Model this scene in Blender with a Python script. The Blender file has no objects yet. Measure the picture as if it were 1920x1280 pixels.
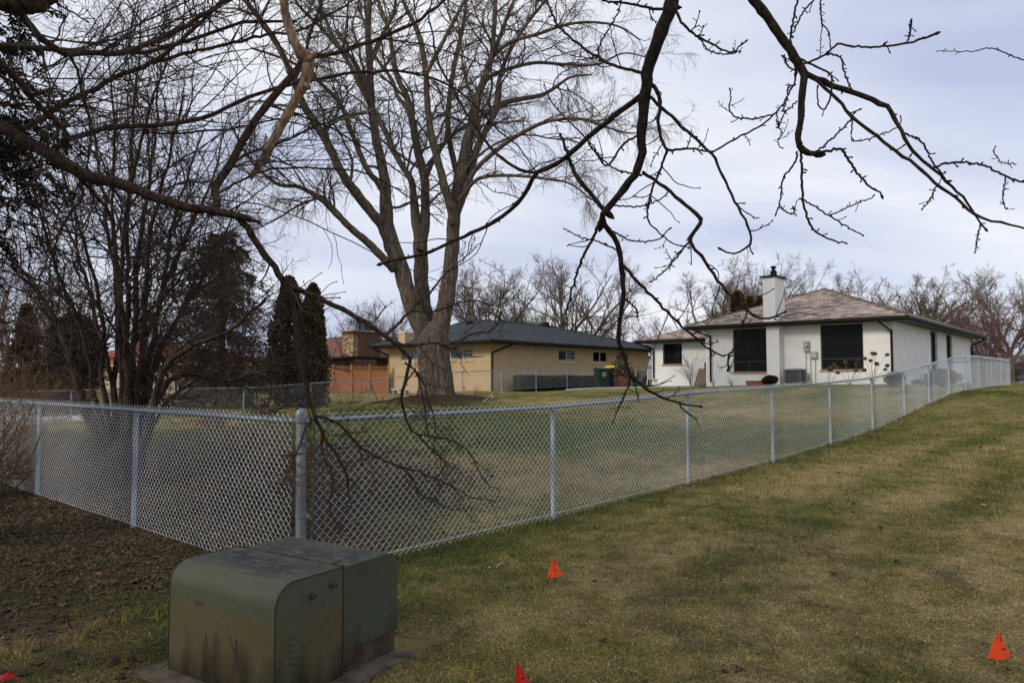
import bpy, math, random
import numpy as np
from math import radians as R, sin, cos, tan, atan, pi
from mathutils import Vector

SC = bpy.context.scene
COL = SC.collection
rng = np.random.default_rng(7)
random.seed(7)

# ------------------------------------------------------------------ camera, sky, sun, exposure
FPX = 1350.0
CAMH = 1.5
PITCH = atan(70/FPX)
cam_d = bpy.data.cameras.new('camera'); cam = bpy.data.objects.new('camera', cam_d); COL.objects.link(cam)
cam_d.sensor_width = 36; cam_d.lens = FPX/1920*36; cam_d.clip_end = 1500; cam_d.clip_start = .05
cam.location = (0, 0, CAMH); cam.rotation_euler = (pi/2+PITCH, 0, 0)
SC.camera = cam

W = bpy.data.worlds.new("World"); SC.world = W; W.use_nodes = True
nt = W.node_tree; nt.nodes.clear()
def N(t, kind, **k):
    n = t.nodes.new(kind)
    for a, v in k.items(): setattr(n, a, v)
    return n
SUN_EL, SUN_AZ = R(33), math.atan2(-.80, -.60)   # the sun stands behind the camera to the left
sky = N(nt, 'ShaderNodeTexSky', sky_type='NISHITA', sun_disc=False, sun_elevation=SUN_EL, sun_rotation=SUN_AZ % (2*pi))
b1 = N(nt, 'ShaderNodeBackground'); b1.inputs[1].default_value = .11
nt.links.new(sky.outputs[0], b1.inputs[0])
tc = N(nt, 'ShaderNodeTexCoord'); sp = N(nt, 'ShaderNodeSeparateXYZ'); nt.links.new(tc.outputs['Generated'], sp.inputs[0])
ad = N(nt, 'ShaderNodeMath', operation='ADD'); ad.inputs[1].default_value = .32; nt.links.new(sp.outputs[2], ad.inputs[0])
dx = N(nt, 'ShaderNodeMath', operation='DIVIDE'); dy = N(nt, 'ShaderNodeMath', operation='DIVIDE')
nt.links.new(sp.outputs[0], dx.inputs[0]); nt.links.new(ad.outputs[0], dx.inputs[1])
nt.links.new(sp.outputs[1], dy.inputs[0]); nt.links.new(ad.outputs[0], dy.inputs[1])
cb = N(nt, 'ShaderNodeCombineXYZ'); nt.links.new(dx.outputs[0], cb.inputs[0]); nt.links.new(dy.outputs[0], cb.inputs[1])
mp = N(nt, 'ShaderNodeMapping'); mp.inputs['Rotation'].default_value = (0, 0, R(25)); mp.inputs['Scale'].default_value = (1.0, 2.4, 1); mp.inputs['Location'].default_value = (3.1, 1.7, 0)
nt.links.new(cb.outputs[0], mp.inputs[0])
nz = N(nt, 'ShaderNodeTexNoise'); nz.inputs['Scale'].default_value = .8; nz.inputs['Detail'].default_value = 5; nz.inputs['Roughness'].default_value = .5; nz.inputs['Distortion'].default_value = .35
nt.links.new(mp.outputs[0], nz.inputs['Vector'])
rp = N(nt, 'ShaderNodeValToRGB'); rp.color_ramp.elements[0].position = .32; rp.color_ramp.elements[1].position = .64
rp.color_ramp.elements[0].color = (.50, .55, .74, 1); rp.color_ramp.elements[1].color = (.88, .895, .94, 1)
e = rp.color_ramp.elements.new(.48); e.color = (.70, .735, .865, 1)
nt.links.new(nz.outputs[0], rp.inputs[0])
b2 = N(nt, 'ShaderNodeBackground'); b2.inputs[1].default_value = 1.1
nt.links.new(rp.outputs[0], b2.inputs[0])
mx = N(nt, 'ShaderNodeMixShader'); mx.inputs[0].default_value = .9
nt.links.new(b1.outputs[0], mx.inputs[1]); nt.links.new(b2.outputs[0], mx.inputs[2])
wo = N(nt, 'ShaderNodeOutputWorld'); nt.links.new(mx.outputs[0], wo.inputs[0])

sl = bpy.data.lights.new('sun', 'SUN'); sl.energy = 2.1; sl.angle = R(14); sl.color = (1, .9, .76)
so = bpy.data.objects.new('sun', sl); COL.objects.link(so)
sd = Vector((.80*cos(SUN_EL), .60*cos(SUN_EL), -sin(SUN_EL)))
so.rotation_euler = sd.to_track_quat('-Z', 'Y').to_euler()
vs = SC.view_settings; vs.view_transform = 'Standard'; vs.look = 'None'; vs.gamma = 1; vs.exposure = 0.0; vs.use_curve_mapping = False
SC.cycles.max_bounces = 5; SC.cycles.transparent_max_bounces = 8

# ------------------------------------------------------------------ pixel helpers (photo is 1920 x 1280)
def ray(px, py):
    u = (px-960)/FPX; v = (640-py)/FPX
    return np.array([u, cos(PITCH)-v*sin(PITCH), sin(PITCH)+v*cos(PITCH)])
def at(px, py, Z):
    d = ray(px, py); t = Z/d[1]
    return np.array([0, 0, CAMH]) + d*t
VPX = 2135.0
TH = atan((VPX-960)/FPX)
D = np.array([sin(TH), cos(TH), 0]); P = np.array([-cos(TH), sin(TH), 0])

# ------------------------------------------------------------------ fence line data (front run)
STEP = 3.05*cos(TH)
def zpost(n): return STEP*(n+2.363)
KX = 3695.8*STEP/FPX
def fx(Z): return tan(TH)*Z - KX                       # x of the front fence line at depth Z
RAILN = [0, 1, 2, 3, 4, 5, 6, 7, 8, 9, 10, 11, 12]
RAILY = [789, 763, 738, 726, 717, 708, 695.5, 684, 673.5, 668, 669.5, 672, 674]
BOTY = [1078, 973, 908, 866, 833, 808, 779, 757, 740, 732, 728, 725, 723]
def zat(px_x, py, Z): return at(px_x, py, Z)[2]
C0 = np.array([fx(zpost(0)), zpost(0)])
F_top, F_bot = [], []
for n, a, b in zip(RAILN, RAILY, BOTY):
    Z = zpost(n); px = 960 + fx(Z)/Z*FPX
    F_top.append(zat(px, a, Z)); F_bot.append(zat(px, b, Z))
F_bot = [min(b, t-1.12) for b, t in zip(F_bot, F_top)]
F_bot[0] = 0.0
# rear fence
RB = 35.4*1.0
def rx(Z): return tan(TH)*Z - 20790*STEP/FPX
# ------------------------------------------------------------------ terrain
CP = []
def cp(x, y, z): CP.append((x, y, z))
for n in np.arange(0, 12.01, .5):
    Z = zpost(n); z = np.interp(n, RAILN, F_bot); cp(fx(Z), Z, z)
    if n >= 1:
        for off in (4, 9, 16): cp(fx(Z)+off*cos(TH), Z-off*sin(TH), z*(1-.012*off))
for n in np.arange(0, 4.5, .5):
    cp(C0[0]+P[0]*3.05*n, C0[1]+P[1]*3.05*n, 0.0)
for x, y in [(-2, 1), (0, 1), (2, 1), (5, 1), (0, 3), (-3, 3), (3, 3), (6, 3), (-6, 2), (0, -4), (-6, -6), (8, -4), (4.5, 4.5), (1.5, 5), (12, 2), (-9, 4), (-14, 8), (-10, 12), (-7, 10), (-5, 9), (-12, 16), (-16, 14), (-8, 15), (20, 4), (-3,7.5), (-1.5,8.5)]: cp(x, y, 0.0)
for px, y, Z in [(815, 752, 22), (760, 754, 21), (890, 748, 22.5), (1000, 741, 25), (1110, 733, 30), (1230, 729, 33), (620, 775, 22), (690, 768, 33), (782, 757, 35.2), (865, 746, 37.7), (940, 738, 40), (1007, 734, 42.3), (1066, 731, 44.7), (920, 732.5, 42), (730, 738, 46), (1150, 727, 39), (1220, 726, 40)]:
    p = at(px, y, Z); cp(p[0], p[1], p[2])
for px, y, Z in [(1678, 719, 28.5), (1600, 720, 29), (1500, 721, 30.5), (1400, 722.5, 32.5), (1335, 724, 34), (1270, 725.5, 37), (1820, 717, 40)]:
    p = at(px, y, Z); cp(p[0], p[1], p[2])
for x, y in [(-16, 22), (-20, 28), (-14, 20), (-9, 22), (-24, 20)]: cp(x, y, .02)
for x, y, z in [(-30, 45, .3), (-15, 50, .6), (0, 60, 1.0), (20, 60, 1.2), (40, 60, 1.2), (60, 60, 1.1), (-60, 60, .3), (0, 100, 1.0), (60, 110, 1.2), (-60, 110, .8), (60, 30, .9), (40, 15, .4), (-40, 10, 0)]: cp(x, y, z)
CPA = np.array(CP)
def ground(x, y):
    x = np.atleast_1d(np.asarray(x, float)); y = np.atleast_1d(np.asarray(y, float))
    out = np.empty(x.size); X = x.ravel(); Y = y.ravel()
    for s in range(0, X.size, 20000):
        d2 = (X[s:s+20000, None]-CPA[None, :, 0])**2 + (Y[s:s+20000, None]-CPA[None, :, 1])**2 + .5
        w = d2**-1.7
        out[s:s+20000] = (w*CPA[:, 2]).sum(1)/w.sum(1)
    return out.reshape(x.shape)
def g1(x, y): return float(ground(x, y)[0])
def gpix(px, py):
    d = ray(px, py); t = 3.0
    for _ in range(4000):
        p = np.array([0, 0, CAMH])+d*t
        if p[2] <= g1(p[0], p[1]): return p
        t += .02 if t < 12 else .1
    return p

# ------------------------------------------------------------------ object helpers
def tag(o, label=None, cat=None, group=None, kind=None):
    if label: o['label'] = label
    if cat: o['category'] = cat
    if group: o['group'] = group
    if kind: o['kind'] = kind
    return o
def empty(name, loc=(0, 0, 0), rz=0, label=None, cat=None, group=None):
    o = bpy.data.objects.new(name, None); COL.objects.link(o); o.location = [float(v) for v in loc]; o.rotation_euler = (0, 0, rz)
    o.empty_display_size = .2
    return tag(o, label, cat, group)
def link(name, me, mat, parent=None, mats=None):
    o = bpy.data.objects.new(name, me); COL.objects.link(o)
    if mats:
        for m in mats: me.materials.append(m)
    elif mat: me.materials.append(mat)
    if parent: o.parent = parent
    return o
def copy_tree(o, parent=None):
    c = o.copy(); COL.objects.link(c); c.parent = parent
    for ch in list(o.children): copy_tree(ch, c)
    return c
def fast_mesh(name, V, F, smooth=False, col=None):
    """V (n,3), F (m,k) with one k"""
    V = np.asarray(V, np.float32); F = np.asarray(F, np.int32)
    me = bpy.data.meshes.new(name); m, k = F.shape
    me.vertices.add(len(V)); me.vertices.foreach_set('co', V.ravel())
    me.loops.add(m*k); me.loops.foreach_set('vertex_index', F.ravel())
    me.polygons.add(m); me.polygons.foreach_set('loop_start', np.arange(0, m*k, k, dtype=np.int32))
    try: me.polygons.foreach_set('loop_total', np.full(m, k, np.int32))
    except Exception: pass
    me.polygons.foreach_set('use_smooth', np.full(m, smooth, bool))
    if col is not None:
        a = me.attributes.new('tint', 'FLOAT_COLOR', 'POINT'); c = np.ones((len(V), 4), np.float32); c[:, :3] = col
        a.data.foreach_set('color', c.ravel())
    me.update(calc_edges=True); me.validate()
    return me
class Tubes:
    def __init__(s): s.V = []; s.F = []; s.n = 0
    def add(s, Pp, Rr, sides=6, cap=False):
        Pp = np.asarray(Pp, float); Rr = np.asarray(Rr, float)
        if Pp.ndim == 2: Pp = Pp[None]; Rr = Rr[None]
        M, n, _ = Pp.shape
        T = np.gradient(Pp, axis=1); T /= np.linalg.norm(T, axis=2, keepdims=True)+1e-9
        mean = np.abs(T.mean(1)); ref = np.eye(3)[np.argmin(mean, axis=1)][:, None, :]
        n1 = np.cross(T, ref); n1 /= np.linalg.norm(n1, axis=2, keepdims=True)+1e-9
        n2 = np.cross(T, n1)
        a = np.arange(sides)*2*pi/sides
        V = Pp[:, :, None, :] + Rr[:, :, None, None]*(n1[:, :, None, :]*np.cos(a)[None, None, :, None] + n2[:, :, None, :]*np.sin(a)[None, None, :, None])
        idx = s.n + np.arange(M*n*sides).reshape(M, n, sides)
        A = idx[:, :-1]; B = idx[:, 1:]
        F = np.stack([A, np.roll(A, -1, 2), np.roll(B, -1, 2), B], -1).reshape(-1, 4)
        s.V.append(V.reshape(-1, 3)); s.F.append(F); s.n += M*n*sides
        if cap and sides == 4:
            s.F.append(idx[:, 0, ::-1].reshape(-1, 4)); s.F.append(idx[:, -1].reshape(-1, 4))
        elif cap:
            for e, rev in ((0, 1), (-1, 0)):
                c = Pp[:, e]; ci = s.n+np.arange(M); s.V.append(c); s.n += M
                ring = idx[:, e]; nx = np.roll(ring, -1, 1); cc = np.repeat(ci[:, None], sides, 1)
                q = np.stack([ring, nx, cc, cc], -1)
                if rev: q = q[..., ::-1]
                s.F3 = getattr(s, 'F3', []); s.F3.append(np.stack([ring, nx, cc], -1).reshape(-1, 3))
        return s
    def build(s, name, mat, parent=None, smooth=True):
        V = np.concatenate(s.V); F = np.concatenate(s.F)
        if getattr(s, 'F3', None):
            F3 = np.concatenate(s.F3)
            me = bpy.data.meshes.new(name); m = len(F); m3 = len(F3)
            me.vertices.add(len(V)); me.vertices.foreach_set('co', V.astype(np.float32).ravel())
            me.loops.add(m*4+m3*3); me.loops.foreach_set('vertex_index', np.concatenate([F.ravel(), F3.ravel()]).astype(np.int32))
            me.polygons.add(m+m3); me.polygons.foreach_set('loop_start', np.concatenate([np.arange(0, m*4, 4), m*4+np.arange(0, m3*3, 3)]).astype(np.int32))
            me.polygons.foreach_set('use_smooth', np.concatenate([np.full(m, smooth), np.full(m3, False)]))
            me.update(calc_edges=True); me.validate()
        else: me = fast_mesh(name, V, F, smooth)
        return link(name, me, mat, parent)
def crom(pts, n):
    """smooth resample of a polyline, pts (k, d)"""
    pts = np.asarray(pts, float); k = len(pts)
    if k == 2: t = np.linspace(0, 1, n)[:, None]; return pts[0]*(1-t)+pts[1]*t
    ext = np.vstack([2*pts[0]-pts[1], pts, 2*pts[-1]-pts[-2]])
    seg = np.linalg.norm(np.diff(pts[:, :3], axis=0), axis=1); cum = np.r_[0, np.cumsum(seg)]
    s = np.linspace(0, cum[-1], n); i = np.clip(np.searchsorted(cum, s, 'right')-1, 0, k-2)
    t = ((s-cum[i])/(seg[i]+1e-9))[:, None]
    p0, p1, p2, p3 = ext[i], ext[i+1], ext[i+2], ext[i+3]
    return .5*((2*p1)+(-p0+p2)*t+(2*p0-5*p1+4*p2-p3)*t**2+(-p0+3*p1-3*p2+p3)*t**3)

class MB:
    """collects polygons, writes metre uvs"""
    def __init__(s): s.v = []; s.f = []; s.mi = []
    def poly(s, pts, mi=0):
        b = len(s.v); s.v += [tuple(map(float, p)) for p in pts]; s.f.append(list(range(b, b+len(pts)))); s.mi.append(mi); return s
    def box(s, a, b, mi=0):
        x0, y0, z0 = [min(p, q) for p, q in zip(a, b)]; x1, y1, z1 = [max(p, q) for p, q in zip(a, b)]
        c = [(x0, y0, z0), (x1, y0, z0), (x1, y1, z0), (x0, y1, z0), (x0, y0, z1), (x1, y0, z1), (x1, y1, z1), (x0, y1, z1)]
        for q in ((0, 3, 2, 1), (4, 5, 6, 7), (0, 1, 5, 4), (1, 2, 6, 5), (2, 3, 7, 6), (3, 0, 4, 7)): s.poly([c[i] for i in q], mi)
        return s
    def prism(s, prof, axis, a, b, mi=0):
        """prof: list of 2-D points, extruded along axis from a to b"""
        def pt(p, h):
            return {0: (h, p[0], p[1]), 1: (p[0], h, p[1]), 2: (p[0], p[1], h)}[axis]
        n = len(prof)
        for i in range(n): s.poly([pt(prof[i], a), pt(prof[(i+1) % n], a), pt(prof[(i+1) % n], b), pt(prof[i], b)], mi)
        s.poly([pt(p, a) for p in prof][::-1], mi); s.poly([pt(p, b) for p in prof], mi)
        return s
    def cyl(s, c, r, h, n=16, r2=None, axis=2, mi=0):
        r2 = r if r2 is None else r2
        def pt(a, rr, hh):
            u, v = rr*cos(a), rr*sin(a)
            o = {2: (u, v, hh), 0: (hh, u, v), 1: (u, hh, v)}[axis]
            return (c[0]+o[0], c[1]+o[1], c[2]+o[2])
        A = [2*pi*i/n for i in range(n)]
        for i in range(n): s.poly([pt(A[i], r, 0), pt(A[(i+1) % n], r, 0), pt(A[(i+1) % n], r2, h), pt(A[i], r2, h)], mi)
        s.poly([pt(a, r, 0) for a in A][::-1], mi); s.poly([pt(a, r2, h) for a in A], mi)
        return s
    def lathe(s, c, prof, n=16, mi=0):
        A = [2*pi*i/n for i in range(n)]
        for (r0, z0), (r1, z1) in zip(prof[:-1], prof[1:]):
            for i in range(n):
                a, b = A[i], A[(i+1) % n]
                q = [(c[0]+r0*cos(a), c[1]+r0*sin(a), c[2]+z0), (c[0]+r0*cos(b), c[1]+r0*sin(b), c[2]+z0), (c[0]+r1*cos(b), c[1]+r1*sin(b), c[2]+z1), (c[0]+r1*cos(a), c[1]+r1*sin(a), c[2]+z1)]
                if r1 < 1e-6: q = q[:3]
                if r0 < 1e-6: q = [q[0], q[2], q[3]]
                s.poly(q, mi)
        return s
    def build(s, name, mat, parent=None, bevel=0, smooth=False, mats=None, fixn=True):
        me = bpy.data.meshes.new(name); me.from_pydata(s.v, [], s.f); 
        import bmesh
        bm = bmesh.new(); bm.from_mesh(me)
        for f, m in zip(bm.faces, s.mi): f.material_index = m
        bmesh.ops.remove_doubles(bm, verts=bm.verts, dist=1e-5)
        if fixn: bmesh.ops.recalc_face_normals(bm, faces=bm.faces)
        if bevel:
            bmesh.ops.bevel(bm, geom=[e for e in bm.edges if len(e.link_faces) == 2 and e.calc_face_angle(0) > .5], offset=bevel, segments=2, affect='EDGES', clamp_overlap=True)
        uv = bm.loops.layers.uv.new('UVMap')
        for f in bm.faces:
            n = f.normal
            if abs(n.z) > .97: u = Vector((1, 0, 0)); v = Vector((0, 1, 0))
            else:
                u = Vector((-n.y, n.x, 0)).normalized(); v = n.cross(u).normalized()
            for l in f.loops: l[uv].uv = (l.vert.co.dot(u), l.vert.co.dot(v))
            f.smooth = smooth
        bm.to_mesh(me); bm.free()
        return link(name, me, mat, parent, mats)

# ------------------------------------------------------------------ materials
def bsdf(name):
    m = bpy.data.materials.new(name); m.use_nodes = True; t = m.node_tree
    return m, t, t.nodes['Principled BSDF']
def mat(name, c, rough=.7, var=.18, scale=6, bump=.0, metal=0, spec=.3, c2=None, coord='Object', detail=5, dist=0.01):
    m, t, b = bsdf(name)
    tcn = N(t, 'ShaderNodeTexCoord'); nzn = N(t, 'ShaderNodeTexNoise'); nzn.inputs['Scale'].default_value = scale; nzn.inputs['Detail'].default_value = detail
    nzn.inputs['Roughness'].default_value = .65
    t.links.new(tcn.outputs[coord], nzn.inputs['Vector'])
    r = N(t, 'ShaderNodeValToRGB'); r.color_ramp.elements[0].position = .3; r.color_ramp.elements[1].position = .7
    lo = [x*(1-var) for x in c]; hi = list(c2) if c2 else [min(1, x*(1+var)) for x in c]
    r.color_ramp.elements[0].color = (*lo, 1); r.color_ramp.elements[1].color = (*hi, 1)
    t.links.new(nzn.outputs[0], r.inputs[0]); t.links.new(r.outputs[0], b.inputs['Base Color'])
    b.inputs['Roughness'].default_value = rough; b.inputs['Metallic'].default_value = metal; b.inputs['Specular IOR Level'].default_value = spec
    if bump:
        bp = N(t, 'ShaderNodeBump'); bp.inputs['Strength'].default_value = bump; bp.inputs['Distance'].default_value = dist
        t.links.new(nzn.outputs[0], bp.inputs['Height']); t.links.new(bp.outputs[0], b.inputs['Normal'])
    return m
def tintmat(name, rough=.9, spec=.1, trans=0.):
    m, t, b = bsdf(name)
    a = N(t, 'ShaderNodeAttribute', attribute_name='tint'); t.links.new(a.outputs['Color'], b.inputs['Base Color'])
    b.inputs['Roughness'].default_value = rough; b.inputs['Specular IOR Level'].default_value = spec
    return m
def barkmat(name, c, c2, sc=(30, 30, 6), bump=.6, dist=.01, rough=.9):
    m, t, b = bsdf(name)
    tcn = N(t, 'ShaderNodeTexCoord'); mpn = N(t, 'ShaderNodeMapping'); mpn.inputs['Scale'].default_value = sc
    t.links.new(tcn.outputs['Object'], mpn.inputs[0])
    nzn = N(t, 'ShaderNodeTexNoise'); nzn.inputs['Scale'].default_value = 1; nzn.inputs['Detail'].default_value = 7; nzn.inputs['Roughness'].default_value = .7; nzn.inputs['Distortion'].default_value = .4
    t.links.new(mpn.outputs[0], nzn.inputs['Vector'])
    r = N(t, 'ShaderNodeValToRGB'); r.color_ramp.elements[0].position = .38; r.color_ramp.elements[1].position = .64
    r.color_ramp.elements[0].color = (*c, 1); r.color_ramp.elements[1].color = (*c2, 1)
    t.links.new(nzn.outputs[0], r.inputs[0]); t.links.new(r.outputs[0], b.inputs['Base Color'])
    b.inputs['Roughness'].default_value = rough; b.inputs['Specular IOR Level'].default_value = .15
    bp = N(t, 'ShaderNodeBump'); bp.inputs['Strength'].default_value = bump; bp.inputs['Distance'].default_value = dist
    t.links.new(nzn.outputs[0], bp.inputs['Height']); t.links.new(bp.outputs[0], b.inputs['Normal'])
    return m
def brickmat(name, c1, c2, mortar, bw=.2, bh=.075, ms=.012, bump=.4, rough=.85, spots=None, soft=.0):
    m, t, b = bsdf(name)
    uv = N(t, 'ShaderNodeTexCoord'); br = N(t, 'ShaderNodeTexBrick')
    t.links.new(uv.outputs['UV'], br.inputs['Vector'])
    br.inputs['Scale'].default_value = 1; br.inputs['Brick Width'].default_value = bw; br.inputs['Row Height'].default_value = bh; br.inputs['Mortar Size'].default_value = ms
    br.inputs['Mortar Smooth'].default_value = .3; br.inputs['Bias'].default_value = -.1
    br.inputs['Color1'].default_value = (*c1, 1); br.inputs['Color2'].default_value = (*c2, 1); br.inputs['Mortar'].default_value = (*mortar, 1)
    nzn = N(t, 'ShaderNodeTexNoise'); nzn.inputs['Scale'].default_value = 1.3; nzn.inputs['Detail'].default_value = 6
    t.links.new(uv.outputs['UV'], nzn.inputs['Vector'])
    mr = N(t, 'ShaderNodeMapRange'); mr.inputs[3].default_value = .84; mr.inputs[4].default_value = 1.12; t.links.new(nzn.outputs[0], mr.inputs[0])
    mu = N(t, 'ShaderNodeMix', data_type='RGBA', blend_type='MULTIPLY'); mu.inputs[0].default_value = 1
    t.links.new(br.outputs['Color'], mu.inputs[6]); t.links.new(mr.outputs[0], mu.inputs[7])
    t.links.new(mu.outputs[2], b.inputs['Base Color'])
    b.inputs['Roughness'].default_value = rough; b.inputs['Specular IOR Level'].default_value = .25
    bp = N(t, 'ShaderNodeBump', invert=True); bp.inputs['Strength'].default_value = bump; bp.inputs['Distance'].default_value = .006
    t.links.new(br.outputs['Fac'], bp.inputs['Height']); t.links.new(bp.outputs[0], b.inputs['Normal'])
    return m
def shinglemat(name, cols, sw=.33, sh=.14, rough=.95):
    """asphalt shingles: staggered tabs with their own tones"""
    m, t, b = bsdf(name)
    uv = N(t, 'ShaderNodeTexCoord'); br = N(t, 'ShaderNodeTexBrick'); t.links.new(uv.outputs['UV'], br.inputs['Vector'])
    br.inputs['Scale'].default_value = 1; br.inputs['Brick Width'].default_value = sw; br.inputs['Row Height'].default_value = sh; br.inputs['Mortar Size'].default_value = .006
    br.inputs['Color1'].default_value = (0, 0, 0, 1); br.inputs['Color2'].default_value = (1, 1, 1, 1); br.inputs['Mortar'].default_value = (.1, .1, .1, 1)
    mpn = N(t, 'ShaderNodeMapping'); mpn.inputs['Scale'].default_value = (1.1, 4.5, 1); t.links.new(uv.outputs['UV'], mpn.inputs[0])
    nzn = N(t, 'ShaderNodeTexNoise'); nzn.inputs['Scale'].default_value = 1.5; nzn.inputs['Detail'].default_value = 4; t.links.new(mpn.outputs[0], nzn.inputs['Vector'])
    mxn = N(t, 'ShaderNodeMix', data_type='FLOAT'); mxn.inputs[0].default_value = .30
    t.links.new(br.outputs['Color'], mxn.inputs[2]); t.links.new(nzn.outputs[0], mxn.inputs[3])
    r = N(t, 'ShaderNodeValToRGB'); r.color_ramp.elements[0].position = .2; r.color_ramp.elements[1].position = .85
    r.color_ramp.elements[0].color = (*cols[0], 1); r.color_ramp.elements[1].color = (*cols[-1], 1)
    if len(cols) > 2: e = r.color_ramp.elements.new(.5); e.color = (*cols[1], 1)
    t.links.new(mxn.outputs[0], r.inputs[0]); t.links.new(r.outputs[0], b.inputs['Base Color'])
    b.inputs['Roughness'].default_value = rough; b.inputs['Specular IOR Level'].default_value = .12
    bp = N(t, 'ShaderNodeBump', invert=True); bp.inputs['Strength'].default_value = .5; bp.inputs['Distance'].default_value = .01
    t.links.new(br.outputs['Fac'], bp.inputs['Height']); t.links.new(bp.outputs[0], b.inputs['Normal'])
    return m
M = {}
M['galv'] = mat('galvanised', (.185, .225, .265), .45, .15, 30, 0, .5, .5)
M['galvpost'] = mat('galvanised_post', (.13, .15, .152), .55, .18, 18, .1, .3, .4)
M['wire'] = mat('galvanised_wire', (.74, .79, .84), .30, .08, 60, 0, .6, .5)
M['maplebark'] = barkmat('maple_bark', (.040, .030, .023), (.20, .155, .118), (20, 20, 3.0), 1.0, .06)
M['twig'] = mat('maple_twig', (.105, .085, .068), .9, .25, 3)
M['darkbark'] = barkmat('dark_bark', (.018, .012, .010), (.125, .082, .062), (70, 70, 45), 1.0, .010)
M['darktwig'] = mat('dark_twig', (.058, .042, .035), .85, .4, 9)
M['rbark'] = barkmat('right_bark', (.012, .010, .009), (.06, .045, .034), (70, 70, 35), .8, .005)
M['clumpbark'] = barkmat('clump_bark', (.022, .016, .013), (.098, .072, .058), (18, 18, 6), .7, .01)
M['clumptwig'] = mat('clump_twig', (.052, .037, .031), .9, .4, 4)
M['deadwood'] = barkmat('dead_wood', (.13, .08, .05), (.46, .33, .225), (60, 60, 16), .8, .006, .85)
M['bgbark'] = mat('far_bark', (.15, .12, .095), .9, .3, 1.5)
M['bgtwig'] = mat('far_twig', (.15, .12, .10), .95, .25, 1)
M['redtwig'] = mat('reddish_twig', (.135, .076, .074), .95, .3, 1)
M['tantwig'] = mat('tan_twig', (.17, .11, .065), .95, .35, 1.3)
M['foliage'] = tintmat('foliage'); M['blade'] = tintmat('grass_blade', .8, .2); M['leaf'] = tintmat('dead_leaf', .8, .15)
M['whitebrick'] = brickmat('white_painted_brick', (.77, .765, .735), (.81, .805, .78), (.71, .705, .68), .21, .077, .010, .3)
M['tanbrick'] = brickmat('tan_brick', (.50, .36, .19), (.58, .43, .25), (.40, .31, .20), .21, .077, .012, .4)
M['darkbrick'] = brickmat('dark_brown_brick', (.095, .045, .03), (.17, .085, .055), (.10, .07, .055), .21, .077, .012, .4)
M['quoinbrick'] = brickmat('pale_corner_brick', (.10, .05, .035), (.60, .45, .27), (.10, .07, .05), .21, .077, .008, .4)
M['shingle_tan'] = shinglemat('weathered_tan_shingles', [(.125, .098, .084), (.25, .198, .168), (.45, .365, .31)], .27, .15)
M['shingle_dark'] = shinglemat('charcoal_shingles', [(.028, .033, .038), (.040, .047, .053), (.06, .068, .074)])
M['shingle_brown'] = shinglemat('brown_shingles', [(.12, .055, .040), (.155, .075, .055), (.19, .095, .07)])
M['shingle_red'] = shinglemat('red_shingles', [(.22, .065, .045), (.29, .09, .065), (.35, .12, .09)])
M['black'] = mat('black_trim', (.010, .011, .011), .6, .1, 5, spec=.15)
M['frame'] = mat('black_window_frame', (.026, .028, .029), .45, .1, 6)
M['soffit'] = mat('dark_soffit', (.075, .075, .08), .6, .08, 3)
M['graysoffit'] = mat('brown_soffit', (.05, .045, .04), .6, .08, 3)
M['sill'] = mat('brick_sill', (.40, .25, .17), .8, .15, 10)
M['tansill'] = mat('tan_sill', (.52, .40, .26), .8, .1, 10)
M['tanframe'] = mat('tan_window_frame', (.45, .38, .28), .6, .08, 6)
M['cream'] = mat('cream_paint', (.62, .56, .44), .6, .08, 6)
M['blind'] = mat('pale_blinds', (.28, .36, .36), .6, .1, 3)
M['meter'] = mat('grey_enclosure', (.34, .34, .33), .5, .1, 15)
M['paleplastic'] = mat('pale_plastic', (.42, .42, .41), .5, .05, 10)
M['acgrey'] = mat('ac_louvre', (.12, .125, .135), .6, .2, 20)
M['concrete'] = mat('concrete', (.25, .23, .19), .95, .3, 9, .4, c2=(.36, .34, .30))
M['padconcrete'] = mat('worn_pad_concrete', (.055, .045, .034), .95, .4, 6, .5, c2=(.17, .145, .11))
M['path'] = mat('pale_pavement', (.34, .35, .36), .95, .2, 3)
M['mulch'] = mat('dark_mulch', (.035, .024, .018), 1, .5, 25, 1.0, c2=(.09, .055, .04), dist=.05)
M['cedar'] = mat('cedar_boards', (.33, .13, .055), .75, .2, 5)
M['cedarpost'] = mat('cedar_post', (.36, .15, .07), .75, .2, 5)
M['planterwood'] = mat('planter_wood', (.20, .095, .05), .8, .25, 8)
M['bingreen'] = mat('bin_green', (.010, .028, .020), .45, .1, 10, spec=.35)
M['binyellow'] = mat('bin_yellow_lid', (.72, .50, .02), .5, .08, 10)
M['bindark'] = mat('bin_dark', (.012, .02, .022), .45, .1, 10)
M['white'] = mat('white_paint', (.75, .75, .75), .5, .05, 10)
M['rubber'] = mat('black_rubber', (.012, .012, .012), .8, .1, 10)
M['wicker'] = mat('grey_wicker', (.075, .07, .065), .8, .3, 60, .3)
M['orangecush'] = mat('orange_cushion', (.42, .16, .07), .8, .1, 6)
M['bucket'] = mat('green_bucket', (.02, .12, .05), .5, .1, 6)
M['lounge'] = mat('tan_sling', (.16, .11, .085), .7, .1, 30)
M['flag'] = mat('orange_flag', (.88, .085, .012), .5, .06, 12, spec=.3)
M['redflag'] = mat('red_flag', (.58, .015, .015), .5, .06, 12, spec=.3)
M['paper'] = mat('white_litter', (.7, .68, .62), .7, .1, 30)
M['terracotta'] = mat('terracotta', (.32, .12, .07), .8, .2, 10)
M['siding'] = mat('white_siding', (.62, .63, .64), .6, .06, 3)
M['bench'] = mat('pale_stone', (.42, .40, .36), .8, .2, 8)
M['ink'] = mat('black_ink', (.02, .01, .01), .8, .1, 8)
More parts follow.
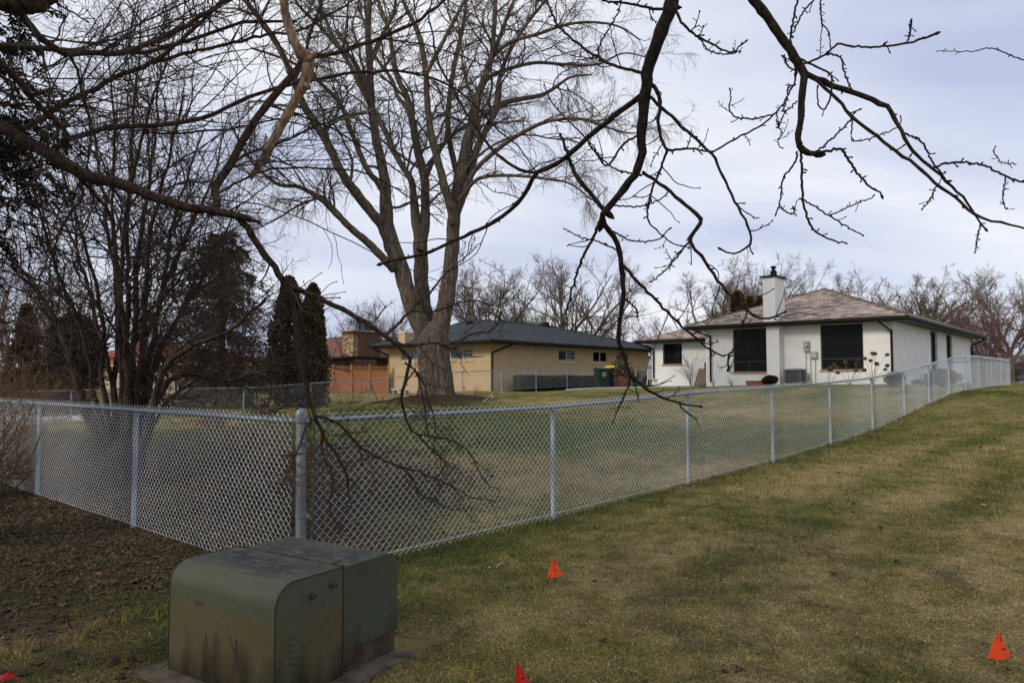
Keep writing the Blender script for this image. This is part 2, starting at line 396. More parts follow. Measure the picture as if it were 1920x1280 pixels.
M['bloom'] = mat('dried_bloom', (.24, .12, .05), .9, .4, 40)
M['pole'] = mat('weathered_pole', (.10, .085, .075), .9, .2, 5)
# window glass: dark, glossy
def glassmat(name, c, rough=.06):
    m, t, b = bsdf(name)
    b.inputs['Base Color'].default_value = (*c, 1); b.inputs['Roughness'].default_value = rough; b.inputs['Specular IOR Level'].default_value = .5
    tcn = N(t, 'ShaderNodeTexCoord'); nzn = N(t, 'ShaderNodeTexNoise'); nzn.inputs['Scale'].default_value = .8
    t.links.new(tcn.outputs['Object'], nzn.inputs['Vector']); bp = N(t, 'ShaderNodeBump'); bp.inputs['Strength'].default_value = .05; bp.inputs['Distance'].default_value = .02
    t.links.new(nzn.outputs[0], bp.inputs['Height']); t.links.new(bp.outputs[0], b.inputs['Normal'])
    return m
M['glass'] = glassmat('dark_glass', (.008, .009, .010), .03)
M['glass'].node_tree.nodes['Principled BSDF'].inputs['Specular IOR Level'].default_value = .06
M['glassblind'] = glassmat('glass_over_blind', (.05, .055, .052), .05)
# ------------------------------------------------------------------ lawn pattern (dryness) shared by the soil sheet and the blades
_lat = np.random.default_rng(3).random((256, 256))
def vnoise(x, y, s, off=0):
    x = x/s+off; y = y/s+off*1.7; xi = np.floor(x).astype(int); yi = np.floor(y).astype(int); fx_ = x-xi; fy_ = y-yi
    fx_ = fx_*fx_*(3-2*fx_); fy_ = fy_*fy_*(3-2*fy_)
    g = lambda a, b: _lat[a % 256, b % 256]
    return (g(xi, yi)*(1-fx_)+g(xi+1, yi)*fx_)*(1-fy_)+(g(xi, yi+1)*(1-fx_)+g(xi+1, yi+1)*fx_)*fy_
def sstep(a, b, x): t = np.clip((x-a)/(b-a), 0, 1); return t*t*(3-2*t)
QF = -KX*cos(TH)
def masks(x, y):
    """dry 0..1 (green .. straw), soil 0..1, litter 0..1"""
    q = x*cos(TH)-y*sin(TH)-QF          # metres right of the front fence line
    a = x*sin(TH)+y*cos(TH)             # metres along it
    n1 = vnoise(x, y, 1.6); n2 = vnoise(x, y, .45, 11); n3 = vnoise(q, a/4, .55, 5); n4 = vnoise(x, y, 5, 31)
    dry = .45+.20*(n1-.5)+.30*(n2-.5)+.38*(n3-.5)+.18*(n4-.5)+.42*(vnoise(x, y, .14, 23)-.5)+.22*(vnoise(x, y, .06, 53)-.5)+.07*sstep(9, 4, y)+.04
    dry += .06*sstep(1.0, 4.0, q)+.17*np.sin(2*pi*q/1.25+3*(n4-.5)+2*(n1-.5))*sstep(.6, 2.0, q)*(.4+vnoise(q, a/3, 1.1, 77))
    dry -= .16*np.exp(-((q-.2)/.35)**2)
    inside = (q < 0)
    pyr = y + .12*x
    band = np.exp(-((pyr-16.5)/3.0)**4)
    dry = np.where(inside, dry-.40*band+.22*np.exp(-((pyr-10.9)/1.5)**2), dry)
    dry = np.where(inside & (pyr > 20), dry-.02, dry)
    px_ = fx(zpost(7.2))+2; dry -= .34*np.exp(-((a-(zpost(7.1)/cos(TH)))/2.2)**2)*np.exp(-((q-2)/2.2)**2)
    # soil: round the fence posts, worn ground by the green cabinet, bare spots in front
    soil = np.zeros_like(x)
    for n in range(0, 12):
        Z = zpost(n); soil = np.maximum(soil, .9*np.exp(-(((x-fx(Z)-.1)**2+(y-Z+.06)**2)/.22**2))*(vnoise(x, y, .12, 3) > .25))
    worn = sstep(-.7, -1.7, x+.25*(n2-.5)+.1*(y-4))*sstep(5.0, 4.4, y+.5*(n1-.5))
    soil = np.maximum(soil, worn*(.70+.6*(vnoise(x, y, .3, 21)-.5)))
    spots = sstep(.62, .85, vnoise(x, y, .17, 41))*sstep(.38, .65, vnoise(x, y, .9, 8))*sstep(9.5, 4.5, y)
    soil = np.maximum(soil, .85*spots)
    lawn_l = sstep(-1.6, -2.6, x+.5*(n1-.5))*np.exp(-((y-4.95-.5*(n2-.5))/.42)**2)
    dry -= .5*lawn_l
    # litter: under the shrubs to the left and behind the left fence
    c1 = sstep(-.2, -1.2, x+.75+.9*(n1-.5)+.35*(y-5.5))*sstep(5.1, 5.6, y+.5*(n2-.5))
    c2 = sstep(4.3, 3.2, np.hypot((x+5.6)*.8, (y-9.5)*.6)+1.2*(n1-.5))
    c1 = c1*np.where(q < 0, sstep(-.27, -.38, x/np.maximum(y, .5)), 1)
    lit = np.clip(np.maximum(c1*sstep(11, 8, y), c2), 0, 1)
    lit = np.maximum(lit, .85*np.where(q < 0, sstep(-.30, -.40, x/np.maximum(y, .5)), 0)*sstep(23, 18, y)*sstep(.15, .5, vnoise(x, y, 1.1, 61))*sstep(4, 6, y))
    lit = np.maximum(lit, .30*sstep(0, -1.2, q+1.0+2*(n1-.5))*sstep(10.5, 8.0, y)*(vnoise(x, y, .5, 17)))
    return np.clip(dry, 0, 1), np.clip(soil, 0, 1), np.clip(lit, 0, 1)
# terrain sheet, one grid that is fine near the camera
xs = np.unique(np.concatenate([np.linspace(-500, -70, 12), np.linspace(-70, -14, 57), np.arange(-14, -6, .3), np.arange(-6, 7, .1), np.arange(7, 22, .3), np.linspace(22, 90, 60), np.linspace(90, 500, 12)]).round(3))
ys = np.unique(np.concatenate([np.linspace(-60, -4, 16), np.arange(-4, 2.6, .5), np.arange(2.6, 9, .09), np.arange(9, 34, .25), np.linspace(34, 120, 80), np.linspace(120, 900, 14)]).round(3))
GX, GY = np.meshgrid(xs, ys); gx, gy = GX.ravel(), GY.ravel()
gz = ground(gx, gy)
TREE = at(815, 752, 22)
rt = np.hypot(gx-TREE[0], gy-TREE[1])
gz = gz + .24*np.exp(-(rt/1.5)**2)
gz = gz + (vnoise(gx, gy, .35, 9)-.5)*.018*(gy < 40) + (vnoise(gx, gy, 1.7, 9)-.5)*.03*(gy < 40)
nxg, nyg = len(xs), len(ys); ii = np.arange(nxg*nyg).reshape(nyg, nxg)
F = np.stack([ii[:-1, :-1], ii[:-1, 1:], ii[1:, 1:], ii[1:, :-1]], -1).reshape(-1, 4)
dry, soil, lit = masks(gx, gy)
mul = sstep(2.35, 2.05, rt*(1+.25*(vnoise(gx, gy, .8, 2)-.5)))
me = fast_mesh('ground', np.stack([gx, gy, gz], 1), F, True, np.stack([dry, np.clip(soil, 0, 1), lit], 1))
a2 = me.attributes.new('mulchmask', 'FLOAT', 'POINT'); a2.data.foreach_set('value', mul.astype(np.float32))
m, t, b = bsdf('lawn')
at_ = N(t, 'ShaderNodeAttribute', attribute_name='tint'); sep = N(t, 'ShaderNodeSeparateColor'); t.links.new(at_.outputs['Color'], sep.inputs[0])
tcn = N(t, 'ShaderNodeTexCoord')
f1 = N(t, 'ShaderNodeTexNoise'); f1.inputs['Scale'].default_value = 9; f1.inputs['Detail'].default_value = 8; f1.inputs['Roughness'].default_value = .75; t.links.new(tcn.outputs['Object'], f1.inputs['Vector'])
f2 = N(t, 'ShaderNodeTexNoise'); f2.inputs['Scale'].default_value = 55; f2.inputs['Detail'].default_value = 4; f2.inputs['Roughness'].default_value = .7; t.links.new(tcn.outputs['Object'], f2.inputs['Vector'])
def mth(op, a, b_=None, c=None, cl=False):
    n = N(t, 'ShaderNodeMath', operation=op); n.use_clamp = cl
    for i, v in enumerate((a, b_, c)):
        if v is None: continue
        if isinstance(v, (int, float)): n.inputs[i].default_value = v
        else: t.links.new(v, n.inputs[i])
    return n.outputs[0]
d_ = mth('ADD', sep.outputs[0], mth('MULTIPLY', mth('SUBTRACT', f1.outputs[0], .5), .85), cl=True)
r = N(t, 'ShaderNodeValToRGB'); cr = r.color_ramp
cr.elements[0].position = .08; cr.elements[0].color = (.066, .082, .020, 1); cr.elements[1].position = .95; cr.elements[1].color = (.34, .262, .118, 1)
for p_, c_ in ((.32, (.122, .120, .036)), (.52, (.190, .162, .056)), (.75, (.262, .207, .088))): e = cr.elements.new(p_); e.color = (*c_, 1)
t.links.new(d_, r.inputs[0])
val = mth('MULTIPLY_ADD', f2.outputs[0], .9, .55)
mm = N(t, 'ShaderNodeMix', data_type='RGBA', blend_type='MULTIPLY'); mm.inputs[0].default_value = 1; t.links.new(r.outputs[0], mm.inputs[6]); t.links.new(val, mm.inputs[7])
def mixc(fac, a, col_ramp):
    n = N(t, 'ShaderNodeMix', data_type='RGBA'); t.links.new(fac, n.inputs[0]); t.links.new(a, n.inputs[6]); t.links.new(col_ramp, n.inputs[7]); return n.outputs[2]
def ramp2(fac, a, b_, p0=.3, p1=.7):
    n = N(t, 'ShaderNodeValToRGB'); n.color_ramp.elements[0].position = p0; n.color_ramp.elements[1].position = p1
    n.color_ramp.elements[0].color = (*a, 1); n.color_ramp.elements[1].color = (*b_, 1); t.links.new(fac, n.inputs[0]); return n.outputs[0]
soilc = ramp2(f1.outputs[0], (.030, .021, .014), (.125, .092, .062))
litc = ramp2(f1.outputs[0], (.022, .017, .012), (.075, .054, .036))
o1 = mixc(mth('MULTIPLY', sep.outputs[1], mth('MULTIPLY_ADD', f1.outputs[0], 1.6, .1), cl=True), mm.outputs[2], soilc)
o2 = mixc(mth('MULTIPLY', sep.outputs[2], mth('MULTIPLY_ADD', f1.outputs[0], 1.5, .35), cl=True), o1, litc)
am = N(t, 'ShaderNodeAttribute', attribute_name='mulchmask')
o3 = mixc(am.outputs['Fac'], o2, ramp2(f2.outputs[0], (.02, .014, .011), (.075, .045, .032)))
t.links.new(o3, b.inputs['Base Color']); b.inputs['Roughness'].default_value = 1; b.inputs['Specular IOR Level'].default_value = .05
bp = N(t, 'ShaderNodeBump'); bp.inputs['Strength'].default_value = .9; bp.inputs['Distance'].default_value = .03
t.links.new(f2.outputs[0], bp.inputs['Height']); t.links.new(bp.outputs[0], b.inputs['Normal'])
tag(link('ground', me, m), kind='structure')
# ground height as built, for seating things
GZ = gz.reshape(nyg, nxg)
def gh(x, y):
    i = int(np.clip(np.searchsorted(xs, x)-1, 0, nxg-2)); j = int(np.clip(np.searchsorted(ys, y)-1, 0, nyg-2))
    u = (x-xs[i])/(xs[i+1]-xs[i]); v = (y-ys[j])/(ys[j+1]-ys[j])
    return float((GZ[j, i]*(1-u)+GZ[j, i+1]*u)*(1-v)+(GZ[j+1, i]*(1-u)+GZ[j+1, i+1]*u)*v)
def ghv(x, y):
    i = np.clip(np.searchsorted(xs, x)-1, 0, nxg-2); j = np.clip(np.searchsorted(ys, y)-1, 0, nyg-2)
    u = (x-xs[i])/(xs[i+1]-xs[i]); v = (y-ys[j])/(ys[j+1]-ys[j])
    return (GZ[j, i]*(1-u)+GZ[j, i+1]*u)*(1-v)+(GZ[j+1, i]*(1-u)+GZ[j+1, i+1]*u)*v
def gp(px, py, Z0=3.0):
    d = ray(px, py); t_ = Z0
    while t_ < 200:
        p = np.array([0, 0, CAMH])+d*t_
        if p[2] <= gh(p[0], p[1]): return p
        t_ += .01 if t_ < 12 else .08
    return p

# ------------------------------------------------------------------ paved path beyond the left yard, patio by the houses
def strip(name, pts_l, pts_r, mt, h=.03, n=30):
    A = crom(np.array(pts_l, float), n); Bq = crom(np.array(pts_r, float), n); mb = MB()
    za = ghv(A[:, 0], A[:, 1])+h; zb = ghv(Bq[:, 0], Bq[:, 1])+h
    for i in range(n-1):
        a = (A[i][0], A[i][1], za[i]); b_ = (A[i+1][0], A[i+1][1], za[i+1]); c = (Bq[i+1][0], Bq[i+1][1], zb[i+1]); d = (Bq[i][0], Bq[i][1], zb[i])
        lo = lambda p: (p[0], p[1], p[2]-h-.05)
        mb.poly([a, d, c, b_]); mb.poly([a, b_, lo(b_), lo(a)]); mb.poly([d, lo(d), lo(c), c])
    mb.poly([(A[0][0], A[0][1], za[0]), (A[0][0], A[0][1], za[0]-h-.05), (Bq[0][0], Bq[0][1], zb[0]-h-.05), (Bq[0][0], Bq[0][1], zb[0])])
    mb.poly([(A[-1][0], A[-1][1], za[-1]), (Bq[-1][0], Bq[-1][1], zb[-1]), (Bq[-1][0], Bq[-1][1], zb[-1]-h-.05), (A[-1][0], A[-1][1], za[-1]-h-.05)])
    return tag(mb.build(name, mt), kind='structure')
strip('path', [(-27, 23.5), (-20, 24.2), (-16, 24.8), (-12.4, 25.5)], [(-30, 27.5), (-21, 28.4), (-17, 28.8), (-13.2, 28.6)], M['path'], .015)
pa = [at(px, 728, Z)[:2] for px, Z in ((1060, 38.6), (1130, 37.6), (1230, 36.4), (1326, 35.2))]
pb = [(p[0]-1.5*D[0]*-1, p[1]+1.5*D[1]) for p in pa]; pb = [(p[0]+1.6, p[1]+4.2) for p in pa]
strip('patio', pa, pb, M['path'], .06)
# ------------------------------------------------------------------ chain link fences
WW = .0359
def chain(tb, A, dr, L, zbf, ztf, fine=True, rad=.00175, s0=0.0, rows=34):
    nw = int(L/WW); i = np.arange(nw)
    nr = np.array([-dr[1], dr[0]])
    k = np.arange(rows+1)
    side = (k[None, :]+i[:, None]) % 2
    s = s0+(i[:, None]+side)*WW + np.where(side == 1, .0012, -.0012)
    zb = zbf(s0+i*WW); zt = ztf(s0+i*WW)
    z = zb[:, None]+(zt-zb)[:, None]*k[None, :]/rows
    dep = np.zeros_like(s)
    if fine:
        sm = (s[:, :-1]+s[:, 1:])/2; zm = (z[:, :-1]+z[:, 1:])/2; dm = np.where(side[:, 1:] == 1, .006, -.006)
        S = np.empty((nw, 2*rows+1)); Zz = S.copy(); Dd = S.copy()
        S[:, 0::2] = s; S[:, 1::2] = sm; Zz[:, 0::2] = z; Zz[:, 1::2] = zm; Dd[:, 0::2] = 0; Dd[:, 1::2] = dm
    else: S, Zz, Dd = s, z, dep
    wob = .006*np.sin(S*1.3)+.004*np.sin(S*3.1+1)
    X = A[0]+dr[0]*S+nr[0]*(Dd+wob); Y = A[1]+dr[1]*S+nr[1]*(Dd+wob)
    tb.add(np.stack([X, Y, Zz], -1), np.full(S.shape, rad), 4 if fine else 3)
def make_post(parent, x, y, z0, z1, r=.024, name='line_post', cap='loop', dr=None, lean=(0, 0)):
    tb = Tubes(); tb.add(np.array([[x, y, z0-.15], [x+lean[0]*.5, y+lean[1]*.5, (z0+z1)/2], [x+lean[0], y+lean[1], z1]]), np.array([r, r, r]), 14, cap=True)
    o = tb.build(name, M['galvpost'] if name == 'corner_post' else M['galv'], parent)
    xt, yt = x+lean[0], y+lean[1]
    if cap == 'dome':
        mb = MB(); mb.lathe((xt, yt, z1-.035), [(r+.004, 0), (r+.004, .035), (r*.97, .050), (r*.72, .066), (r*.35, .076), (0, .079)], 18)
        mb.build('post_cap', M['galv'], o, smooth=True)
    else:
        mb = MB(); mb.cyl((xt, yt, z1-.045), r+.0035, .05, 14); mb.cyl((xt-.03*dr[0]-0, yt-.03*dr[1], z1+.0), .001, .001, 3)
        mb.build('loop_cap', M['galv'], o, smooth=False)
    return o
def ff(ns, vals): return lambda s: np.interp(s/3.05, ns, vals)
fence = empty('chain_link_fence', (C0[0], C0[1], 0), 0, 'new galvanised chain link fence in the foreground, turning at its domed corner post', 'fence')
def fch(o): o.matrix_parent_inverse = fence.matrix_world.inverted(); return o
bpy.context.view_layer.update()
DV, PV = D[:2], P[:2]
zb_r = ff(RAILN, [b+.02 for b in F_bot]); zt_r = ff(RAILN, F_top)
LR = 3.05*12.85
# right run fabric, rail, posts
def offs(o, par): o.matrix_parent_inverse = par.matrix_world.inverted(); return o
NR = np.array([-DV[1], DV[0]])       # to the inside of the yard
AF = C0 - NR*.030                      # fabric hangs on the outside of the posts
tb = Tubes(); chain(tb, AF, DV, LR-.05, zb_r, lambda s: zt_r(s)+.058, s0=.06); offs(tb.build('mesh_fabric', M['wire'], fence), fence)
s = np.linspace(.03, LR, 120); zt = crom(np.stack([np.array(RAILN)*3.05, F_top], 1), 200); zr = np.interp(s, zt[:, 0], zt[:, 1])
tb = Tubes(); tb.add(np.stack([C0[0]+DV[0]*s, C0[1]+DV[1]*s, zr], 1), np.full(len(s), .0205), 12, cap=True); offs(tb.build('top_rail', M['galv'], fence), fence)
s = np.linspace(.03, LR, 60)
tb = Tubes(); tb.add(np.stack([AF[0]+DV[0]*s, AF[1]+DV[1]*s, zb_r(s)+.045], 1), np.full(len(s), .0025), 5); offs(tb.build('tension_wire', M['wire'], fence), fence)
for n in range(1, 13):
    Z = zpost(n); x = fx(Z); zt1 = np.interp(n*3.05, s*0+0 if False else np.linspace(0, LR, 60), np.interp(np.linspace(0, LR, 60), np.array(RAILN)*3.05, F_top))
    o = make_post(fence, x, Z, F_bot[n], zt1-.012, .024, 'line_post', 'loop', DV); offs(o, fence)
CT = zat(567, 764, C0[1])
cpst = make_post(fence, C0[0], C0[1], -.05, CT-.045, .037, 'corner_post', 'dome', lean=(-.022, 0)); offs(cpst, fence)
zc = F_top[0]
for zz in (zc+.005, zc-.165, zc-.70):
    mb = MB(); lx = C0[0]-.022*(zz/CT); mb.cyl((lx, C0[1], zz-.016), .042, .032, 16); mb.box((lx-.008+.05, C0[1]-.02, zz-.014), (lx+.07, C0[1]-.012, zz+.014)); o = mb.build('tension_band', M['galv'], cpst)
for dv_, nm in ((DV, 1), (PV, 2)):
    mb = MB(); q = C0+dv_*.075-(NR*.03 if nm == 1 else 0); mb.box((q[0]-.009, q[1]-.003, .03), (q[0]+.009, q[1]+.003, zc+.02)); offs(mb.build('tension_bar', M['galvpost'], fence), fence)
    mb = MB(); q = C0+dv_*.055; tb = Tubes(); tb.add(np.array([[q[0]-dv_[0]*.02, q[1]-dv_[1]*.02, zc], [q[0]+dv_[0]*.04, q[1]+dv_[1]*.04, zc]]), np.array([.027, .027]), 12, cap=True); offs(tb.build('rail_end_cup', M['galv'], fence), fence)
# left run
LL = 3.05*5.2
zl = lambda s: np.full(np.shape(s), 0.02)
ztl = lambda s: np.interp(s, [0, 30], [F_top[0]-.005, F_top[0]-.005])
AL = C0 - np.array([DV[0], DV[1]])*.03
tb = Tubes(); chain(tb, AL, PV, LL, lambda s: zl(s), lambda s: ztl(s)+.058, s0=.09, rad=.00145); offs(tb.build('mesh_fabric', M['wire'], fence), fence)
s = np.linspace(.03, LL+.1, 30)
tb = Tubes(); tb.add(np.stack([C0[0]+PV[0]*s, C0[1]+PV[1]*s, ztl(s)], 1), np.full(len(s), .0205), 12, cap=True); offs(tb.build('top_rail', M['galv'], fence), fence)
for n in range(1, 6):
    q = C0+PV*3.05*n; o = make_post(fence, q[0], q[1], 0, ztl(0)-.012, .024, 'line_post', 'loop', PV); offs(o, fence)
# far end post and the return run to the white house
E0 = C0+DV*LR; zE = float(zt_r(LR)); zEb = float(zb_r(LR))-.02
o = make_post(fence, E0[0], E0[1], zEb, zE+.07, .036, 'corner_post', 'dome'); offs(o, fence)
tb = Tubes(); chain(tb, E0, PV, 2.6, lambda s: np.full(np.shape(s), zEb+.02), lambda s: np.full(np.shape(s), zE-.02), fine=False, rad=.0022, s0=.05); offs(tb.build('mesh_fabric', M['wire'], fence), fence)
tb = Tubes(); tb.add(np.array([[*(E0), zE-.04], [*(E0+PV*2.6), zE-.06]]), np.array([.021, .021]), 8, cap=True); offs(tb.build('top_rail', M['galv'], fence), fence)
o = make_post(fence, *(E0+PV*2.6), zEb, zE-.02, .03, 'end_post', 'loop', PV); offs(o, fence)

# rear fence
rf = empty('chain_link_fence', (rx(31), 31, .1), 0, 'older chain link fence across the yard behind the big maple', 'fence'); bpy.context.view_layer.update()
RN = np.array([-4.2, -1, 0, 1, 2, 3, 4, 5, 6, 7, 8, 9.3])   # post index, 0 is the post at pixel 589
rail_px = [(20, 734), (480, 726.5), (589, 718), (690, 711.5), (782, 704), (865, 697), (940, 693.5), (1007, 691.5), (1066, 690.5), (1110, 690.8), (1160, 692), (1218, 695)]
zrs = []; Zs = []
for px, py in rail_px:
    Z = 20790*STEP/FPX/(tan(TH)-(px-960)/FPX); Zs.append(Z); zrs.append(zat(px, py, Z))
Zs = np.array(Zs); zrs = np.array(zrs)
sfun = lambda s: np.interp(s, (Zs-Zs[0])/cos(TH), zrs)
R0 = np.array([rx(Zs[0]), Zs[0]]); LRr = (Zs[-1]-Zs[0])/cos(TH)
tb = Tubes(); chain(tb, R0-NR*.03, DV, LRr, lambda s: sfun(s)-1.15, lambda s: sfun(s)+.045, fine=False, rad=.0016); offs(tb.build('mesh_fabric', M['wire'], rf), rf)
s = np.linspace(0, LRr, 60); tb = Tubes(); tb.add(np.stack([R0[0]+DV[0]*s, R0[1]+DV[1]*s, sfun(s)], 1), np.full(60, .021), 8, cap=True); offs(tb.build('top_rail', M['galv'], rf), rf)
for k in range(-4, 10):
    Z = STEP*(k+13.4); x = rx(Z); ss = (Z-Zs[0])/cos(TH)
    if ss < 0 or ss > LRr: continue
    zt_ = float(sfun(ss)); o = make_post(rf, x, Z, zt_-1.25, zt_-.01, .026, 'line_post', 'loop', DV); offs(o, rf)

# ------------------------------------------------------------------ green pad mounted cabinet
unit2 = lambda v: v/np.linalg.norm(v)
def onz(px, py, z): d = ray(px, py); return (np.array([0, 0, CAMH])+d*((z-CAMH)/d[2]))[:2]
B2 = onz(748, 1216, .015); C2 = onz(316, 1252, .015); _c = []
for yy in np.arange(1270, 1400, 1.0): a_ = onz(513, yy, .015); _c.append((abs(float(np.dot(unit2(B2-a_), unit2(C2-a_)))), yy))
A2 = onz(513, min(_c)[1], .015); print('cab y', min(_c))
ux = (B2-A2); LX = np.linalg.norm(ux); ux /= LX; uy = np.array([-ux[1], ux[0]]); LY = float(np.dot(C2-A2, uy))
rz = math.atan2(ux[1], ux[0])
print('cabinet', LX, LY, B2, C2)
HB = zat(745, 1042, B2[1])-.015+.03
print('height', HB)
cab = empty('utility_cabinet', (A2[0], A2[1], .015), rz, 'weathered green metal utility cabinet with rounded edges and a rusty base', 'utility cabinet')
def cabmat(name, green, tan_, z0, z1, rust=.5, top=False):
    m, t, b = bsdf(name)
    tcn = N(t, 'ShaderNodeTexCoord'); sep = N(t, 'ShaderNodeSeparateXYZ'); t.links.new(tcn.outputs['Object'], sep.inputs[0])
    n1 = N(t, 'ShaderNodeTexNoise'); n1.inputs['Scale'].default_value = 4; n1.inputs['Detail'].default_value = 8; n1.inputs['Roughness'].default_value = .6
    mpn = N(t, 'ShaderNodeMapping'); mpn.inputs['Scale'].default_value = (1, 1, .22); t.links.new(tcn.outputs['Object'], mpn.inputs[0]); t.links.new(mpn.outputs[0], n1.inputs['Vector'])
    n2 = N(t, 'ShaderNodeTexNoise'); n2.inputs['Scale'].default_value = 26; n2.inputs['Detail'].default_value = 6; n2.inputs['Roughness'].default_value = .75; mp2 = N(t, 'ShaderNodeMapping'); mp2.inputs['Scale'].default_value = (1, .38, 1); mp2.inputs['Rotation'].default_value = (0, 0, .35); t.links.new(tcn.outputs['Object'], mp2.inputs[0]); t.links.new(mp2.outputs[0], n2.inputs['Vector'])
    def M_(op, a, b_=None, c=None, cl=False):
        n = N(t, 'ShaderNodeMath', operation=op); n.use_clamp = cl
        for i, v in enumerate((a, b_, c)):
            if v is None: continue
            if isinstance(v, (int, float)): n.inputs[i].default_value = v
            else: t.links.new(v, n.inputs[i])
        return n.outputs[0]
    mr = N(t, 'ShaderNodeMapRange'); mr.interpolation_type = 'SMOOTHSTEP'; mr.inputs[1].default_value = z1; mr.inputs[2].default_value = z0; mr.inputs[3].default_value = 1; mr.inputs[4].default_value = 0; t.links.new(sep.outputs[2], mr.inputs[0])
    # faded ochre where the old paint has chalked away, below the rounded shoulder
    fac = M_('MULTIPLY', mr.outputs[0], M_('MULTIPLY_ADD', n1.outputs[0], 2.8, -.62, cl=True), cl=True)
    c1 = N(t, 'ShaderNodeMix', data_type='RGBA'); t.links.new(fac, c1.inputs[0]); c1.inputs[6].default_value = (*green, 1); c1.inputs[7].default_value = (*tan_, 1)
    # vertical grime streaks rising from the base
    mr2 = N(t, 'ShaderNodeMapRange'); mr2.inputs[1].default_value = .34; mr2.inputs[2].default_value = .0; t.links.new(sep.outputs[2], mr2.inputs[0])
    n3 = N(t, 'ShaderNodeTexNoise'); n3.inputs['Scale'].default_value = 6.5; n3.inputs['Detail'].default_value = 5
    mp3 = N(t, 'ShaderNodeMapping'); mp3.inputs['Scale'].default_value = (1.3, 1.3, .35); mp3.inputs['Location'].default_value = (.3, .17, 0); t.links.new(tcn.outputs['Object'], mp3.inputs[0]); t.links.new(mp3.outputs[0], n3.inputs['Vector'])
    g = M_('SUBTRACT', M_('MULTIPLY_ADD', mr2.outputs[0], .50, n3.outputs[0]), .68); g = M_('MULTIPLY', g, 6.0*rust, cl=True)
    c2 = N(t, 'ShaderNodeMix', data_type='RGBA'); t.links.new(g, c2.inputs[0]); t.links.new(c1.outputs[2], c2.inputs[6]); c2.inputs[7].default_value = (.030, .022, .014, 1)
    # lichen and dirt on the flat top
    geo = N(t, 'ShaderNodeNewGeometry'); sg = N(t, 'ShaderNodeSeparateXYZ'); t.links.new(geo.outputs['Normal'], sg.inputs[0])
    up = N(t, 'ShaderNodeMapRange'); up.inputs[1].default_value = .93; up.inputs[2].default_value = .985; t.links.new(sg.outputs[2], up.inputs[0])
    ex = M_('MULTIPLY', M_('MINIMUM', sep.outputs[1], M_('SUBTRACT', LY, sep.outputs[1])), 9.0, cl=True)
    ex2 = M_('MULTIPLY', M_('MINIMUM', M_('SUBTRACT', sep.outputs[0], .08), M_('SUBTRACT', LX-.04, sep.outputs[0])), 9.0, cl=True)
    ex3 = M_('MULTIPLY', M_('ABSOLUTE', M_('SUBTRACT', sep.outputs[0], LX*.5)), 14.0, cl=True)
    edge = M_('MULTIPLY', M_('MULTIPLY', ex, ex2), ex3)
    d = M_('MULTIPLY', M_('MULTIPLY', up.outputs[0], M_('ADD', M_('MULTIPLY', edge, .75), .32)), M_('MULTIPLY', M_('SUBTRACT', M_('MULTIPLY_ADD', n1.outputs[0], .55, M_('MULTIPLY', n2.outputs[0], .6)), .40), 5.0, cl=True), cl=True)
    rr = N(t, 'ShaderNodeValToRGB'); rr.color_ramp.elements[0].position = .50; rr.color_ramp.elements[1].position = .66; rr.color_ramp.elements[0].color = (.022, .021, .022, 1); rr.color_ramp.elements[1].color = (.15, .15, .135, 1); t.links.new(n2.outputs[0], rr.inputs[0])
    c3 = N(t, 'ShaderNodeMix', data_type='RGBA'); t.links.new(d, c3.inputs[0]); t.links.new(c2.outputs[2], c3.inputs[6]); t.links.new(rr.outputs[0], c3.inputs[7])
    n4 = N(t, 'ShaderNodeTexNoise'); n4.inputs['Scale'].default_value = 70; n4.inputs['Detail'].default_value = 2; t.links.new(tcn.outputs['Object'], n4.inputs['Vector'])
    chips = M_('MULTIPLY', M_('SUBTRACT', n4.outputs[0], .685), 16.0, cl=True)
    c4 = N(t, 'ShaderNodeMix', data_type='RGBA'); t.links.new(chips, c4.inputs[0]); t.links.new(c3.outputs[2], c4.inputs[6]); c4.inputs[7].default_value = (.17, .16, .11, 1)
    sc_ = N(t, 'ShaderNodeMix', data_type='RGBA', blend_type='MULTIPLY'); sc_.inputs[0].default_value = .45; t.links.new(c4.outputs[2], sc_.inputs[6]); t.links.new(n2.outputs[0], sc_.inputs[7])
    t.links.new(sc_.outputs[2], b.inputs['Base Color']); b.inputs['Roughness'].default_value = .62; b.inputs['Specular IOR Level'].default_value = .25
    bp = N(t, 'ShaderNodeBump'); bp.inputs['Strength'].default_value = .15; bp.inputs['Distance'].default_value = .004; t.links.new(n2.outputs[0], bp.inputs['Height']); t.links.new(bp.outputs[0], b.inputs['Normal'])
    return m
CM = cabmat('cabinet_hood_paint', (.100, .116, .076), (.125, .104, .050), HB-.11, HB-.22)
CM2 = cabmat('cabinet_tank_paint', (.084, .100, .066), (.090, .100, .062), .2, .1, .5)
CRUST = mat('rusty_base', (.055, .026, .020), .9, .5, 14, .4, c2=(.10, .075, .05))
seam = LX*.50
rad = .108
def arc(cx, cz, r, a0, a1, n=9): return [(cx+r*cos(a), cz+r*sin(a)) for a in np.linspace(a0, a1, n)]
hood = [(0, 0), (seam, 0), (seam, HB+.004)] + arc(rad, HB-rad+.004-.0, rad, pi/2, pi, 12)
mb = MB(); mb.prism(hood, 1, 0, LY); h = mb.build('hood', CM, cab, bevel=.0)
tank = [(seam+.004, .105), (LX, .105)] + arc(LX-rad*.9, HB-rad*.9, rad*.9, 0, pi/2, 12) + [(seam+.004, HB-.006)]
mb = MB(); mb.prism(tank, 1, .016, LY-.016); tk = mb.build('tank_cover', CM2, cab)
mb = MB(); mb.box((seam+.004, .022, 0), (LX-.012, LY-.022, .104)); mb.build('base_plinth', CRUST, cab)
